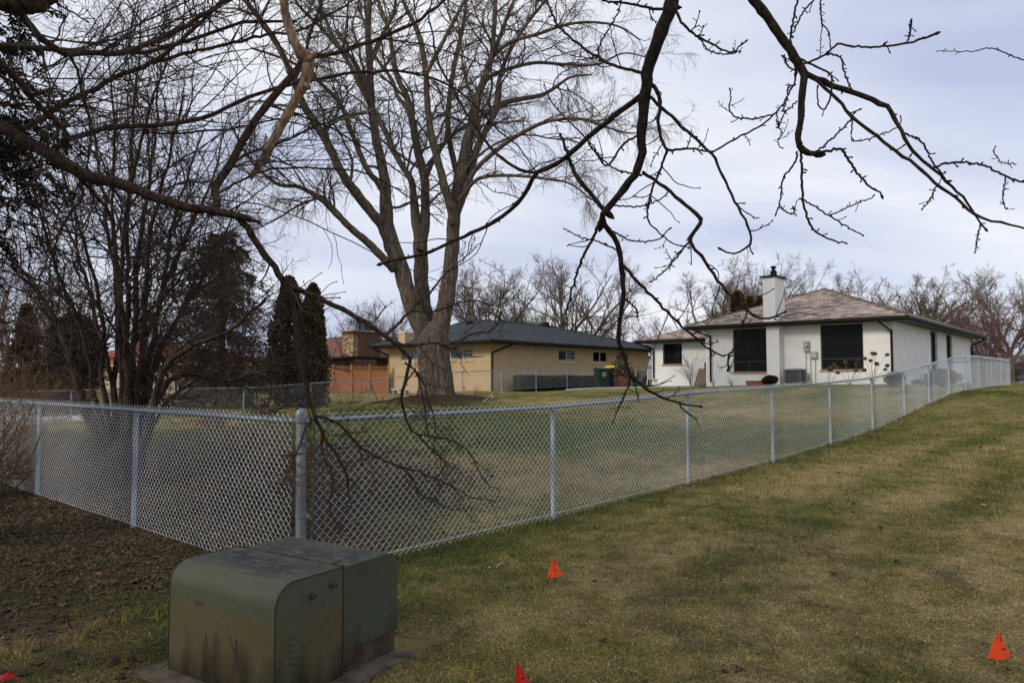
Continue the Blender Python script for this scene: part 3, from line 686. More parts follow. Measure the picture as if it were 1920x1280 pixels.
mb = MB(); mb.box((seam-.010, -.003, HB+.0042), (seam+.002, LY+.003, HB+.011)); mb.box((seam-.004, -.0035, .0), (seam+.001, -.0005, HB+.010)); mb.build('seam_flange', mat('seam_dark', (.03, .034, .026), .7, .3, 30), h)
# lips and rims of the sheet metal
rim = Tubes(); pr = np.array([(0, 0.02)]+arc(rad, HB-rad+.004, rad, pi, pi/2, 12)+[(seam-.002, HB+.004)])
RP = mat('rim_paint', (.022, .026, .018), .6, .2, 20)
for yy in (0, LY): rim = Tubes(); rim.add(np.array([(p_[0]-.0, yy, p_[1]) for p_ in pr]), np.full(len(pr), .0035), 6); rim.build('hood_rim', RP, h)
for xx, zz in ((.215, HB-.085), (seam-.075, HB-.065)):
    mb = MB(); mb.cyl((xx, 0, zz), .019, -.022, 14, .016, axis=1); mb.cyl((xx, -.022, zz), .011, -.006, 6, axis=1); mb.build('bolt', CM, h)
    mb = MB(); mb.cyl((xx, -.0281, zz), .006, -.001, 10, axis=1); mb.build('bolt_socket', M['rubber'], h)
for yy in (.07, LY-.24):
    mb = MB(); mb.box((seam-.016, yy, HB+.004), (seam+.018, yy+.16, HB+.010)); mb.cyl((seam+.001, yy, HB+.012), .006, .16, 8, axis=1); mb.build('hinge', CM2, cab)
mb = MB(); mb.box((-.002, LY*.66, HB-.175), (-.0005, LY*.66+.055, HB-.155)); mb.build('scraped_label', mat('label_scrap', (.10, .03, .02), .8, .4, 40), h)
# scratches and scrape marks on the faces
SCM = mat('scratch', (.025, .018, .014), .9, .2, 20)
for (y0, z0, y1, z1) in ((LY*.62, HB-.30, LY*.61, HB-.37), (LY*.40, HB-.28, LY*.33, HB-.36), (LY*.33, HB-.36, LY*.26, HB-.47), (LY*.335, HB-.28, LY*.325, HB-.345)):
    w = .0035; sc = MB(); sc.poly([(-.0012, y0-w, z0), (-.0012, y0+w, z0), (-.0012, y1+w*.4, z1), (-.0012, y1-w*.4, z1)]); sc.build('scratch', SCM, h, fixn=False)
sc = MB()
for i in range(6):
    z0 = .30-.032*i; x0 = .06+.004*i; sc.poly([(x0, -.0012, z0), (x0+.045, -.0012, z0-.022), (x0+.048, -.0012, z0-.030), (x0+.004, -.0012, z0-.012)])
sc.build('scrape_marks', mat('scrape', (.045, .060, .045), .8, .4, 20), h, fixn=False)
tb = Tubes(); gq = np.random.default_rng(4)
for pts_ in (((seam+.05, .10, HB+.004), (seam+.10, .04, HB+.03), (seam+.09, -.012, HB+.002), (seam+.13, -.016, HB-.05), (seam+.19, -.012, HB-.085)), ((seam+.09, -.012, HB-.0), (seam+.16, -.015, HB-.012), (seam+.21, -.012, HB-.016))):
    q_ = crom(np.array(pts_), 12); tb.add(q_, np.linspace(.0022, .0014, 12)*(1+.5*(np.arange(12) % 4 == 0)), 5)
tw_ = tb.build('twig', M['darktwig']); tw_.location = (A2[0], A2[1], .015); tw_.rotation_euler = (0, 0, rz); tag(tw_, 'thin forked twig hanging over the edge of the green cabinet lid', 'twig')
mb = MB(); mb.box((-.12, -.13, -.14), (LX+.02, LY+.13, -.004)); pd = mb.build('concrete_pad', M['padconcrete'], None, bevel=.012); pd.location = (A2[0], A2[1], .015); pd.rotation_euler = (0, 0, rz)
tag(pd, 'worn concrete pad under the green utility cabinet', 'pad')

# ------------------------------------------------------------------ marking flags and bits on the lawn
def flag(px, py, hpx, wpx, mt, label, tilt=0, group='marking flags', Z0=3.0, marks=True, pyb=None, wire_h=None):
    """px, py: bottom of the pennant"""
    g_ = gp(px, (pyb or py), Z0); sc_ = g_[1]/FPX; w = wpx*sc_; h_ = hpx*sc_
    e_ = empty('marking_flag', (g_[0], g_[1], g_[2]-.01), 0, label, 'marking flag', group)
    z0 = max(.02, (zat(px, py, g_[1])-g_[2]))
    tb = Tubes(); tb.add(np.array([[0, 0, -.05], [w*.02, 0, z0+h_*.97]]), np.array([.0014, .0014]), 5); tb.build('wire_stake', M['rubber'], e_)
    # a folded plastic pennant: apex up, two faces meeting on a crease
    mb = MB(); top = (tilt*w, .0, z0+h_); l = (-w*.50, .03, z0+h_*.02); c = (-w*.04, -.022, z0+h_*.07); r_ = (w*.50, .015, z0+h_*.15)
    n = 6
    def L_(a, b_, k): return tuple(a[i]+(b_[i]-a[i])*k for i in range(3))
    for (p, q) in ((l, c), (c, r_)):
        for i in range(n):
            k0, k1 = i/n, (i+1)/n
            a0, a1 = L_(top, p, k0), L_(top, p, k1); b0, b1 = L_(top, q, k0), L_(top, q, k1)
            wv = lambda P_, k: (P_[0], P_[1]+.0035*sin(k*5), P_[2])
            mb.poly([wv(a0, k0), wv(a1, k1), wv(b1, k1), wv(b0, k0)] if i else [a0, wv(a1, k1), wv(b1, k1)])
    o = mb.build('pennant', mt, e_, fixn=False)
    sm = o.modifiers.new('thick', 'SOLIDIFY'); sm.thickness = .0012
    if marks:
        mk = MB(); zc_ = z0+h_*.42; yy = -.004
        for j in range(3):
            x0 = w*(.0+.05*j); mk.box((x0-.001, yy-.012, zc_-.006+.003*j), (x0+.0015, yy-.0112, zc_+.010-.002*j))
        mk.box((-w*.12, yy-.012, zc_+.001), (w*.14, yy-.0112, zc_+.0035)); mk.build('ink_marks', M['ink'], e_)
    return e_
flag(1040, 1087, 40, 30, M['flag'], 'small orange marking flag in the grass between the cabinet and the fence', -.08)
flag(1878, 1242, 54, 42, M['flag'], 'small orange marking flag in the lawn at the bottom right', -.10)
flag(980, 1290, 53, 30, M['redflag'], 'dark red marking flag cut by the bottom edge near the cabinet', -.35, pyb=1297)
flag(6, 1276, 16, 52, M['redflag'], 'flattened dark red marking flag in the bottom left corner', .2, marks=False, pyb=1279)
for px, py, lb in ((657, 762, 'tiny orange flag left of the maple, lowest of those behind the fence'), (717, 751, 'tiny orange flag left of the maple behind the rear fence mesh'), (770, 746, 'tiny orange flag close to the left of the maple trunk'), (870, 732, 'tiny orange flag against the tan brick wall right of the maple')):
    g_ = at(px, py, 33+ (px-657)*.03); z = g_[2]; e_ = empty('marking_flag', (g_[0], g_[1], min(z, gh(g_[0], g_[1]))), 0, lb, 'marking flag', 'marking flags')
    dz = z-e_.location[2]+.02
    mb = MB(); mb.box((-.003, -.003, 0), (.003, .003, dz+.1)); mb.build('wire_stake', M['rubber'], e_)
    mb = MB(); mb.poly([(-.10, 0, dz), (.10, .0, dz+.03), (0, 0, dz+.26)]); mb.poly([(-.10, 0.004, dz), (0, 0.004, dz+.26), (.10, .004, dz+.03)]); mb.build('pennant', M['flag'], e_, fixn=False)
def blob(name, px, py, s, mt, label, cat, Z0=3, flat=.4):
    g_ = gp(px, py, Z0); V = []; n = 10
    mb = MB(); rr_ = [s*(.6+.8*random.random()) for _ in range(n)]
    top = (g_[0]+s*.1, g_[1], g_[2]+s*flat)
    ring = [(g_[0]+rr_[i]*cos(2*pi*i/n), g_[1]+rr_[i]*.8*sin(2*pi*i/n), g_[2]+s*flat*.4*random.random()) for i in range(n)]
    base = [(p_[0], p_[1], g_[2]-.01) for p_ in ring]
    for i in range(n): mb.poly([ring[i], ring[(i+1) % n], top]); mb.poly([base[i], base[(i+1) % n], ring[(i+1) % n], ring[i]])
    return tag(mb.build(name, mt), label, cat)
blob('litter', 918, 1063, .018, M['paper'], 'small crumpled white scrap with a tail on the grass left of the orange flag', 'litter')
tb = Tubes(); g_ = gp(930, 1066); q = gp(946, 1058); tb.add(crom(np.array([[g_[0], g_[1], g_[2]+.01], [(g_[0]+q[0])/2, (g_[1]+q[1])/2, g_[2]+.025], [q[0], q[1], q[2]+.015]]), 6), np.full(6, .002), 5)
tag(tb.build('string', M['paper']), 'thin white string lying on the grass beside the white scrap', 'litter')
blob('pebble', 1843, 946, .035, M['paper'], 'pale stone lying alone in the right lawn', 'stone')
blob('pebble', 1119, 1054, .012, M['paper'], 'tiny pale pebble right of the nearer orange flag', 'stone')
blob('litter', 1345, 891, .05, mat('yellow_litter', (.5, .55, .3), .7, .2, 20), 'pale yellow green scrap at the foot of the fence mesh', 'litter', flat=.8)
tb = Tubes(); p0 = at(905, 752, 20.5); p0[2] = gh(p0[0], p0[1])+.01
tb.add(crom(np.array([p0, p0+[.1, .05, .08], p0+[.2, 0, .16], p0+[.27, 0, .20], p0+[.29, 0, .13], p0+[.24, 0, .10]]), 12), np.full(12, .008), 5)
tag(tb.build('strap', M['paper']), 'looped pale strap on the grass right of the maple mulch', 'litter')
# ------------------------------------------------------------------ houses; local x runs away (D), local y runs to the left (P)
RZH = math.atan2(D[1], D[0])
class House:
    def __init__(s, px, Z, base_py, name, label, cat='house'):
        p = at(px, base_py, Z); s.o = p; s.e = empty(name, p, RZH, label, cat)
    def onx(s, x, px, py):        # pixel on plane local x = const -> (y, z)
        d = ray(px, py); n = D[:2]; t_ = (x + np.dot(n, s.o[:2]))/np.dot(n, d[:2]); w = np.array([0, 0, CAMH])+d*t_
        return float(np.dot(P[:2], w[:2]-s.o[:2])), float(w[2]-s.o[2])
    def ony(s, y, px, py):
        d = ray(px, py); n = P[:2]; t_ = (y + np.dot(n, s.o[:2]))/np.dot(n, d[:2]); w = np.array([0, 0, CAMH])+d*t_
        return float(np.dot(D[:2], w[:2]-s.o[:2])), float(w[2]-s.o[2])
def toworld(H, p): return np.array([H.o[0]+D[0]*p[0]+P[0]*p[1], H.o[1]+D[1]*p[0]+P[1]*p[1], H.o[2]+p[2]])
def wallx(mb, x, y0, y1, z0, z1, holes, t_=.22, face=-1, mi=0):
    """wall in plane local x, seen from -x, with rectangular openings [(y0,y1,z0,z1)]"""
    ys_ = sorted({y0, y1, *[h[0] for h in holes], *[h[1] for h in holes]}); zs_ = sorted({z0, z1, *[h[2] for h in holes], *[h[3] for h in holes]})
    for a, b_ in zip(ys_[:-1], ys_[1:]):
        for c, d in zip(zs_[:-1], zs_[1:]):
            ym, zm = (a+b_)/2, (c+d)/2
            if any(h[0] < ym < h[1] and h[2] < zm < h[3] for h in holes): continue
            mb.poly([(x, a, c), (x, a, d), (x, b_, d), (x, b_, c)], mi)
    for h in holes:
        a, b_, c, d = h; X = x+t_*.8
        mb.poly([(x, a, c), (x, b_, c), (X, b_, c), (X, a, c)], mi); mb.poly([(x, a, d), (X, a, d), (X, b_, d), (x, b_, d)], mi)
        mb.poly([(x, a, c), (X, a, c), (X, a, d), (x, a, d)], mi); mb.poly([(x, b_, c), (x, b_, d), (X, b_, d), (X, b_, c)], mi)
def wally(mb, y, x0, x1, z0, z1, holes, t_=.22, mi=0):
    xs_ = sorted({x0, x1, *[h[0] for h in holes], *[h[1] for h in holes]}); zs_ = sorted({z0, z1, *[h[2] for h in holes], *[h[3] for h in holes]})
    for a, b_ in zip(xs_[:-1], xs_[1:]):
        for c, d in zip(zs_[:-1], zs_[1:]):
            xm, zm = (a+b_)/2, (c+d)/2
            if any(h[0] < xm < h[1] and h[2] < zm < h[3] for h in holes): continue
            mb.poly([(a, y, c), (b_, y, c), (b_, y, d), (a, y, d)], mi)
    for h in holes:
        a, b_, c, d = h; Y = y+t_*.8
        mb.poly([(a, y, c), (a, Y, c), (b_, Y, c), (b_, y, c)], mi); mb.poly([(a, y, d), (b_, y, d), (b_, Y, d), (a, Y, d)], mi)
        mb.poly([(a, y, c), (a, y, d), (a, Y, d), (a, Y, c)], mi); mb.poly([(b_, y, c), (b_, Y, c), (b_, Y, d), (b_, y, d)], mi)
def hiproof(H, x0, x1, y0, y1, ze, zr, xr0, xr1, matr, name='roof', th=.06):
    """hip roof, ridge at y mid from xr0 to xr1"""
    ym = (y0+y1)/2; mb = MB()
    a, b_, c, d = (x0, y0, ze), (x1, y0, ze), (x1, y1, ze), (x0, y1, ze); r0, r1 = (xr0, ym, zr), (xr1, ym, zr)
    mb.poly([a, r0, d]); mb.poly([a, b_, r1, r0]); mb.poly([b_, c, r1]); mb.poly([d, r0, r1, c])
    lo = lambda p: (p[0], p[1], p[2]-th)
    for p, q in ((a, b_), (b_, c), (c, d), (d, a)): mb.poly([p, lo(p), lo(q), q])
    mb.poly([lo(a), lo(d), lo(c), lo(b_)])
    r_ = mb.build(name, matr, H.e)
    # ridge caps along hips
    cp_ = Tubes()
    for p, q in ((a, r0), (d, r0), (b_, r1), (c, r1), (r0, r1)):
        p, q = np.array(p), np.array(q)
        if np.linalg.norm(q-p) < .1: continue
        n = 12; t_ = np.linspace(0, 1, n)[:, None]; cp_.add(p*(1-t_)+q*t_+[0, 0, .012], np.full(n, .045), 6)
    cp_.build('ridge_cap', matr, r_)
    return r_
def eaves(H, x0, x1, y0, y1, ze, wx0, wx1, wy0, wy1, soff, gh_=.13, matg=None, sides='abcd'):
    mb = MB(); g = .11; matg = matg or M['black']
    zt_ = ze-.065; zb_ = zt_-gh_
    # K-shaped gutters on the visible sides, fascia boards behind
    if 'a' in sides: mb.prism([(x0-g, zt_+.03), (x0-g, zb_+.05), (x0-.03, zb_), (x0, zb_), (x0, zt_+.03)], 1, y0-g, y1+g)
    if 'b' in sides: mb.prism([(y0-g, zt_+.028), (y0-g, zb_+.05), (y0-.03, zb_), (y0, zb_), (y0, zt_+.028)], 0, x0+.002, x1+g)
    if 'c' in sides: mb.prism([(y1+g, zt_+.028), (y1+g, zb_+.05), (y1+.03, zb_), (y1, zb_), (y1, zt_+.028)], 0, x0+.002, x1+g)
    mb.build('gutter', matg, H.e)
    mb = MB(); mb.box((x0+.002, y0+.002, zb_+.012), (x1-.002, y1-.002, zb_+.03)); mb.build('soffit', soff, H.e)
    return zb_
def pipe(H, pts, name='downspout', mt=None, r=.045, par=None):
    tb = Tubes(); P_ = crom(np.array(pts, float), 24); tb.add(P_, np.full(24, r), 4, cap=False); return tb.build(name, mt or M['black'], par or H.e, smooth=False)
def window(H, plane, v, a0, a1, z0, z1, matf, name='window', bars=(), rec=.10, glass='glass', fw=.055, sill=None, sillh=.07, blind=None, mirror=False):
    """plane 'x' or 'y'; frame with glass pane set back by rec"""
    if a0 > a1: a0, a1 = a1, a0
    def bx(mb, A, B, d0, d1):
        if plane == 'x': mb.box((v+d0, A[0], A[1]), (v+d1, B[0], B[1]))
        else: mb.box((A[0], v+d0, A[1]), (B[0], v+d1, B[1]))
    mb = MB(); bx(mb, (a0, z0), (a0+fw, z1), rec-.03, rec+.05); bx(mb, (a1-fw, z0), (a1, z1), rec-.03, rec+.05)
    bx(mb, (a0+fw, z0), (a1-fw, z0+fw), rec-.028, rec+.05); bx(mb, (a0+fw, z1-fw), (a1-fw, z1), rec-.028, rec+.05)
    for k, (kind, f, lo, hi) in enumerate(bars):
        if kind == 'v': x_ = a0+(a1-a0)*f; bx(mb, (x_-fw*.45, z0+(z1-z0)*lo+fw*.98), (x_+fw*.45, z0+(z1-z0)*hi-fw*.98), rec-.022, rec+.045)
        else: z_ = z0+(z1-z0)*f; bx(mb, (a0+fw*.98+(a1-a0)*lo, z_-fw*.45), (a1-fw*.98-(a1-a0)*(1-hi), z_+fw*.45), rec-.018, rec+.042)
    w = mb.build(name, matf, H.e)
    mb = MB(); bx(mb, (a0+fw*.9, z0+fw*.9), (a1-fw*.9, z1-fw*.9), rec+.012, rec+.02); mb.build('pane', M[glass], w)
    if sill is not None:
        mb = MB(); bx(mb, (a0-.06, z0-sillh-.002), (a1+.06, z0-.002), -.045, rec-.02); mb.build('sill', sill, w)
    if blind:
        mb = MB(); n = int((z1-z0-2*fw)/.16); b0, b1 = blind
        for i in range(n):
            zz = z0+fw+.03+i*(z1-z0-2*fw)/n; x0_ = a0+(a1-a0)*b0; x1_ = a0+(a1-a0)*b1
            bx(mb, (x0_+fw, zz), (x1_-fw, zz+.085), rec+.004, rec+.009)
        mb.build('blind', M['blind'], w)
    return w

# --- white painted brick house
WH = House(1678, 28.5, 719.5, 'white_house', 'white painted brick ranch house with black trim, big dark windows and a white chimney')
H = WH
_, hw = H.onx(0, 1678, 601.5)
yL, _ = H.onx(0, 1323, 650)
xd, _ = H.ony(0, 1820, 680)
print('white', hw, 'yL', yL, 'xd', xd)
OV = .62
ey, ez = H.onx(-OV, 1712, 592); print('eave corner y', ey, 'z', ez)
ym = yL/2; ax, az = H.ony(ym, 1546, 542); print('apex x', ax, 'z', az, 'half', ym+OV)
g0 = -.9     # walls run down into the ground
w1a, w1t = H.onx(0, 1437.5, 612); w1b, w1z = H.onx(0, 1375, 697.5)
w2a, w2t = H.onx(0, 1617.5, 604); w2b, w2z = H.onx(0, 1539.5, 693)
hw = max(hw, 2.45); wt = hw-.03
holes = [(w1a, w1b, w1z, wt), (w2a, w2b, w2z, wt)]
s1a, s1z = H.ony(0, 1745.5, 672); s1b, _ = H.ony(0, 1758, 672); s2a, _ = H.ony(0, 1775, 668); s2b, _ = H.ony(0, 1786, 668)
_, s1bz = H.ony(0, 1752, 676)
sz = min(s1bz, s1z)-.9
print('side windows', s1a, s1b, s2a, s2b, s1z)
sholes = [(s1a, s1b, .35, wt), (s2a, s2b, .35, wt)]
xw, yW0 = 1.9, yL
yWe, _ = H.onx(xw, 1222, 660); wa, wz0 = H.onx(xw, 1279, 682.5); wb, _ = H.onx(xw, 1243, 682.5); _, hwing = H.onx(xw, 1300, 637.5)
_, hwing2 = H.onx(xw-.5, 1260, 641); print('wing', yWe, wa, wb, wz0, hwing, hwing2)
hwing = hwing2
mb = MB(); wallx(mb, 0, 0, yL, g0, hw, holes); wally(mb, 0, 0, xd, g0, hw, sholes)
mb.poly([(0, yL, g0), (0, yL, hw), (xd, yL, hw), (xd, yL, g0)]); mb.poly([(xd, 0, g0), (xd, yL, g0), (xd, yL, hw), (xd, 0, hw)])
wallx(mb, xw, yL+.003, yWe, g0, hwing, [(wa, wb, wz0, hwing-.04)]); mb.poly([(xw, yWe, g0), (xw, yWe, hwing), (xd, yWe, hwing), (xd, yWe, g0)])
mb.build('wall', M['whitebrick'], H.e, fixn=False)
mb = MB(); mb.box((.35, .35, .0), (xd-.3, yL-.3, .02)); mb.box((.9, .25, .1), (.95, yL-.3, 2.3)); mb.box((2.6, yL+.4, .1), (2.65, yWe-.3, 2.2)); mb.build('interior', mat('dim_interior', (.03, .03, .03), .9, .2, 2), H.e)
for (a, b_, z0, z1) in holes:
    window(H, 'x', 0, a, b_, z0, z1, M['frame'], bars=[('h', .24, 0, 1), ('v', .55 if b_ == w1b else .42, 0, .24)], sill=M['sill'], rec=.12, fw=.06)
w_ = window(H, 'x', xw, wa, wb, wz0, hwing-.04, M['frame'], sill=M['sill'], rec=.12)
for (a, b_, z0, z1) in sholes: window(H, 'y', 0, a, b_, z0, z1, M['frame'], bars=[('h', .3, 0, 1)], rec=.12, fw=.07)
ze = ez if ez > hw else hw+.16
ze = hw+.19
x0, x1, y0, y1 = -OV, xd+OV, -OV, yL+OV
az = max(az, ze+1.2)
rf_ = hiproof(H, x0, x1, y0, y1, ze, az, ax, x1-(ax-x0), M['shingle_tan'])
zb_ = eaves(H, x0, x1, y0, y1, ze, 0, xd, 0, yL, M['soffit'])
# low vent near the peak
vy, vz = H.onx(ax-.25, 1527, 546)
mb = MB(); mb.prism([(-.28, 0), (.28, 0), (.22, .1), (-.22, .1)], 0, 0, .45); v_ = mb.build('roof_vent', mat('vent_grey', (.08, .08, .08), .6, .1, 8), rf_); v_.location = (ax-.55, ym+1.1, az-.30)
# wing roof
wx0 = xw-.55; zew = hwing+.17; wy1 = yWe+.55
ryx, rz_ = H.ony(yWe-2.2, 1268, 613); print('wing ridge', ryx, rz_)
mb = MB(); A = (wx0, yL+.13, zew); Bq = (wx0, wy1, zew); rr0 = (wx0+3.3, wy1-3.3, zew+1.15); rr1 = (wx0+3.3, yL+.13, zew+1.15); Cc = (wx0+6.6, wy1, zew); Dd_ = (wx0+6.6, yL+.13, zew)
mb.poly([A, rr1, rr0, Bq]); mb.poly([Bq, rr0, Cc]); mb.poly([Cc, rr0, rr1, Dd_]); lo = lambda p: (p[0], p[1], p[2]-.06); mb.poly([lo(A), lo(Bq), lo(Cc), lo(Dd_)])
for p, q in ((A, Bq), (Bq, Cc)): mb.poly([p, q, lo(q), lo(p)])
mb.build('wing_roof', M['shingle_tan'], H.e)
mb = MB(); zt_ = zew-.065; mb.prism([(wx0-.11, zt_+.03), (wx0-.11, zt_-.08), (wx0-.03, zt_-.13), (wx0, zt_-.13), (wx0, zt_+.03)], 1, yL+.74, wy1+.11); mb.build('gutter', M['black'], H.e)
mb = MB(); mb.box((wx0+.002, yL+.02, zt_-.118), (wx0+6, wy1-.002, zt_-.10)); mb.build('soffit', M['soffit'], H.e)
# chimney breast on the front wall rising through the eave
ca, _ = H.onx(-.42, 1461, 650); cb_, _ = H.onx(-.42, 1437, 650); _, ctop = H.onx(-.42, 1450, 521)
mb = MB(); mb.box((-.42, ca, g0), (.004, cb_, zb_+.01)); mb.box((-.74, ca+.01, ze-.02), (.35, cb_-.01, ctop)); ch = mb.build('chimney', M['whitebrick'], H.e)
mb = MB(); mb.box((-.82, ca-.07, ctop+.002), (.43, cb_+.07, ctop+.075)); mb.build('chimney_cap', M['black'], ch)
mb = MB(); cy_ = (ca+cb_)/2; mb.lathe((-.18, cy_, ctop+.075), [(.14, 0), (.14, .26), (.07, .30), (.07, .36), (.12, .40), (.12, .46), (0, .50)], 14); mb.build('flue', M['black'], ch)
# downspouts
dy_, dz_ = H.onx(-.08, 1671.5, 640)
pipe(H, [(-OV-.03, dy_+.35, zb_+.03), (-OV+.05, dy_+.30, zb_-.06), (-.10, dy_+.02, zb_-.38), (-.09, dy_, zb_-.55), (-.09, dy_, .05)])
dy2, _ = H.onx(-.08, 1332, 660)
pipe(H, [(-OV-.03, dy2+.55, zb_+.03), (-OV+.05, dy2+.50, zb_-.06), (-.10, dy2+.06, zb_-.30), (-.09, dy2, zb_-.50), (-.09, dy2, .05)])
pipe(H, [(wx0-.03, yWe+.45, zt_-.12), (wx0+.1, yWe+.35, zt_-.2), (xw-.09, yWe-.1, zt_-.42), (xw-.09, yWe-.14, zt_-.6), (xw-.09, yWe-.14, .05)])
pipe(H, [(xd+.35, -OV-.03, zb_+.03), (xd+.32, -OV+.05, zb_-.10), (xd-.02, -.14, zb_-.35), (xd-.04, -.09, zb_-.5), (xd-.04, -.09, .05)])
# meter, box and conduits on the front wall
ma, mz1 = H.onx(-.1, 1517, 639); mb_, mz0 = H.onx(-.1, 1507, 659)
mb = MB(); mb.box((-.13, ma, mz0), (-.001, mb_, mz1)); mt_ = mb.build('electric_meter', M['meter'], H.e, bevel=.01)
mb = MB(); mb.cyl((-.13, (ma+mb_)/2, (mz0+mz1)/2+.05), .085, -.10, 16, axis=0); mb.build('meter_dial', M['paleplastic'], mt_)
ma2, bz1 = H.onx(-.1, 1532, 658); mb2_, bz0 = H.onx(-.1, 1520, 672)
mb = MB(); mb.box((-.14, ma2, bz0), (-.001, mb2_, bz1)); bx_ = mb.build('utility_box', M['paleplastic'], H.e, bevel=.03)
for yy, zz in (((ma+mb_)/2+.05, mz0), ((ma+mb_)/2-.14, mz0), ((ma2+mb2_)/2-.03, bz0)): pipe(H, [(-.03, yy, zz), (-.03, yy, zz*.5), (-.03, yy, .0)], 'conduit', M['paleplastic'], .018)
oy, oz = H.onx(0, 1368, 695); mb = MB(); mb.box((-.05, oy-.08, oz-.06), (-.001, oy+.08, oz+.08)); mb.build('wall_outlet', M['meter'], H.e, bevel=.01)
WHw = H
# --- air conditioner
ay, _ = H.onx(-.9, 1484, 700); _, acz = H.onx(-.9, 1484, 690); ay0, _ = H.onx(-1.0, 1500, 700); ay1, _ = H.onx(-1.0, 1468, 700)
wac = ay1-ay0; pw = toworld(H, (-.25-wac, ay0, 0)); gz_ = gh(pw[0], pw[1])
ac = empty('air_conditioner', (pw[0], pw[1], gz_), RZH, 'grey louvred air conditioner unit standing by the white chimney breast', 'air conditioner')
ha = H.o[2]+acz-gz_-.04
mb = MB(); mb.box((0, 0, 0), (wac, wac, .05)); mb.build('base', M['concrete'], ac)
mb = MB()
for i in range(int((ha-.18)/.035)): z_ = .1+i*.035; mb.box((.012, .012, z_), (wac-.012, wac-.012, z_+.016))
mb.build('louvres', M['acgrey'], ac)
mb = MB(); mb.box((.05, .05, .05), (wac-.05, wac-.05, ha-.06)); mb.build('coil', M['rubber'], ac)
mb = MB()
for a in (0, wac-.04):
    for b_ in (0, wac-.04): mb.box((a, b_, .05), (a+.04, b_+.04, ha-.05))
mb.box((0, 0, ha-.05), (wac, wac, ha)); mb.box((-.001, wac*.0-.02, .05), (wac*.0+.10, .0, ha)); mb.build('casing', M['acgrey'], ac, bevel=.01)
mb = MB(); mb.lathe((wac/2, wac/2, ha), [(wac*.42, 0), (wac*.40, .03), (wac*.2, .05), (0, .055)], 20); mb.build('fan_guard', M['meter'], ac)

# --- tan brick house
TH_ = House(920, 42.0, 734, 'tan_house', 'tan brick ranch house with a charcoal hip roof behind the maple'); H = TH_
_, hw = H.onx(0, 920, 643); yL, _ = H.onx(0, 727, 700); xd, _ = H.ony(0, 1216, 690)
ax, az = H.ony(yL/2, 893, 599); bx2, bz2 = H.ony(yL/2, 1032, 605); ey, ez = H.onx(-.8, 688, 652)
print('tan', hw, yL, xd, 'apex', ax, az, bx2, bz2, 'left eave', ey, ez)
OV = .9; ze = hw+.16
def rect_x(xx, pl, pr, pt, pb):
    a, z1 = H.onx(xx, (pl+pr)/2, pt); _, z0 = H.onx(xx, (pl+pr)/2, pb); y0_, _ = H.onx(xx, pr, pt); y1_, _ = H.onx(xx, pl, pt); return (y0_, y1_, z0, z1)
def rect_y(yy, pl, pr, pt, pb):
    a, z1 = H.ony(yy, (pl+pr)/2, pt); _, z0 = H.ony(yy, (pl+pr)/2, pb); x0_, _ = H.ony(yy, pl, pt); x1_, _ = H.ony(yy, pr, pt); return (x0_, x1_, z0, z1)
hx = [rect_x(0, 751, 787, 654, 677), rect_x(0, 843, 888, 653, 674)]
hy = [rect_y(0, 1046, 1079, 654.5, 678), rect_y(0, 1111, 1139, 657.5, 680.5)]
hx = [(a, b_, c, min(d, hw-.06)) for a, b_, c, d in hx]; hy = [(a, b_, c, min(d, hw-.06)) for a, b_, c, d in hy]
dr_ = rect_y(0, 1155, 1178, 662, 722); dr_ = (dr_[0], dr_[1], .0, min(dr_[3], hw-.1))
mb = MB(); wallx(mb, 0, 0, yL, -1, hw, hx); wally(mb, 0, 0, xd, -1, hw, hy+[dr_]); mb.poly([(0, yL, -1), (0, yL, hw), (xd, yL, hw), (xd, yL, -1)]); mb.poly([(xd, 0, -1), (xd, yL, -1), (xd, yL, hw), (xd, 0, hw)])
mb.build('wall', M['tanbrick'], H.e, fixn=False)
mb = MB(); mb.box((.6, .6, .3), (xd-.6, .65, hw-.1)); mb.box((.6, .6, .3), (.65, yL-.6, hw-.1)); mb.build('interior', mat('dim_interior2', (.03, .03, .03), .9, .2, 2), H.e)
window(H, 'x', 0, *hx[0], M['tanframe'], bars=[('v', .5, 0, 1)], sill=M['tansill'], sillh=.13, glass='glassblind', fw=.10, blind=(0, .45), rec=.06)
window(H, 'x', 0, *hx[1], M['tanframe'], bars=[('v', .45, 0, 1)], sill=M['tansill'], sillh=.13, glass='glassblind', fw=.10, blind=(0, .45), rec=.06)
window(H, 'y', 0, *hy[0], M['tanframe'], bars=[('v', .5, 0, 1)], sill=M['tansill'], sillh=.12, glass='glass', fw=.12, blind=(.5, .95), rec=.06)
window(H, 'y', 0, *hy[1], M['tanframe'], bars=[('v', .5, 0, 1)], sill=M['tansill'], sillh=.12, glass='glass', fw=.12, rec=.06)
mb = MB(); mb.box((dr_[0]+.02, .08, .0), (dr_[1]-.02, .13, dr_[3]-.02)); dd = mb.build('door', mat('brown_door', (.16, .065, .045), .6, .15, 5), H.e)
mb = MB(); mb.box((dr_[0]+.15, .05, .9), (dr_[0]+.2, .078, 1.05)); mb.build('handle', M['meter'], dd)
x0, x1, y0, y1 = -OV, xd+OV, -OV, yL+OV
hiproof(H, x0, x1, y0, y1, ze, az, ax, max(bx2, ax+2), M['shingle_dark'])
zb_ = eaves(H, x0, x1, y0, y1, ze, 0, xd, 0, yL, M['graysoffit'], matg=M['black'])
pipe(H, [(.9, -OV-.03, zb_+.03), (.85, -OV+.08, zb_-.08), (.1, -.15, zb_-.5), (.06, -.10, zb_-.7), (.06, -.10, .0)], r=.06)
pipe(H, [(-OV-.03, yL+.4, zb_+.03), (-OV+.1, yL+.35, zb_-.1), (-.12, yL-.05, zb_-.45), (-.10, yL-.08, zb_-.6), (-.10, yL-.08, 0)], r=.06)
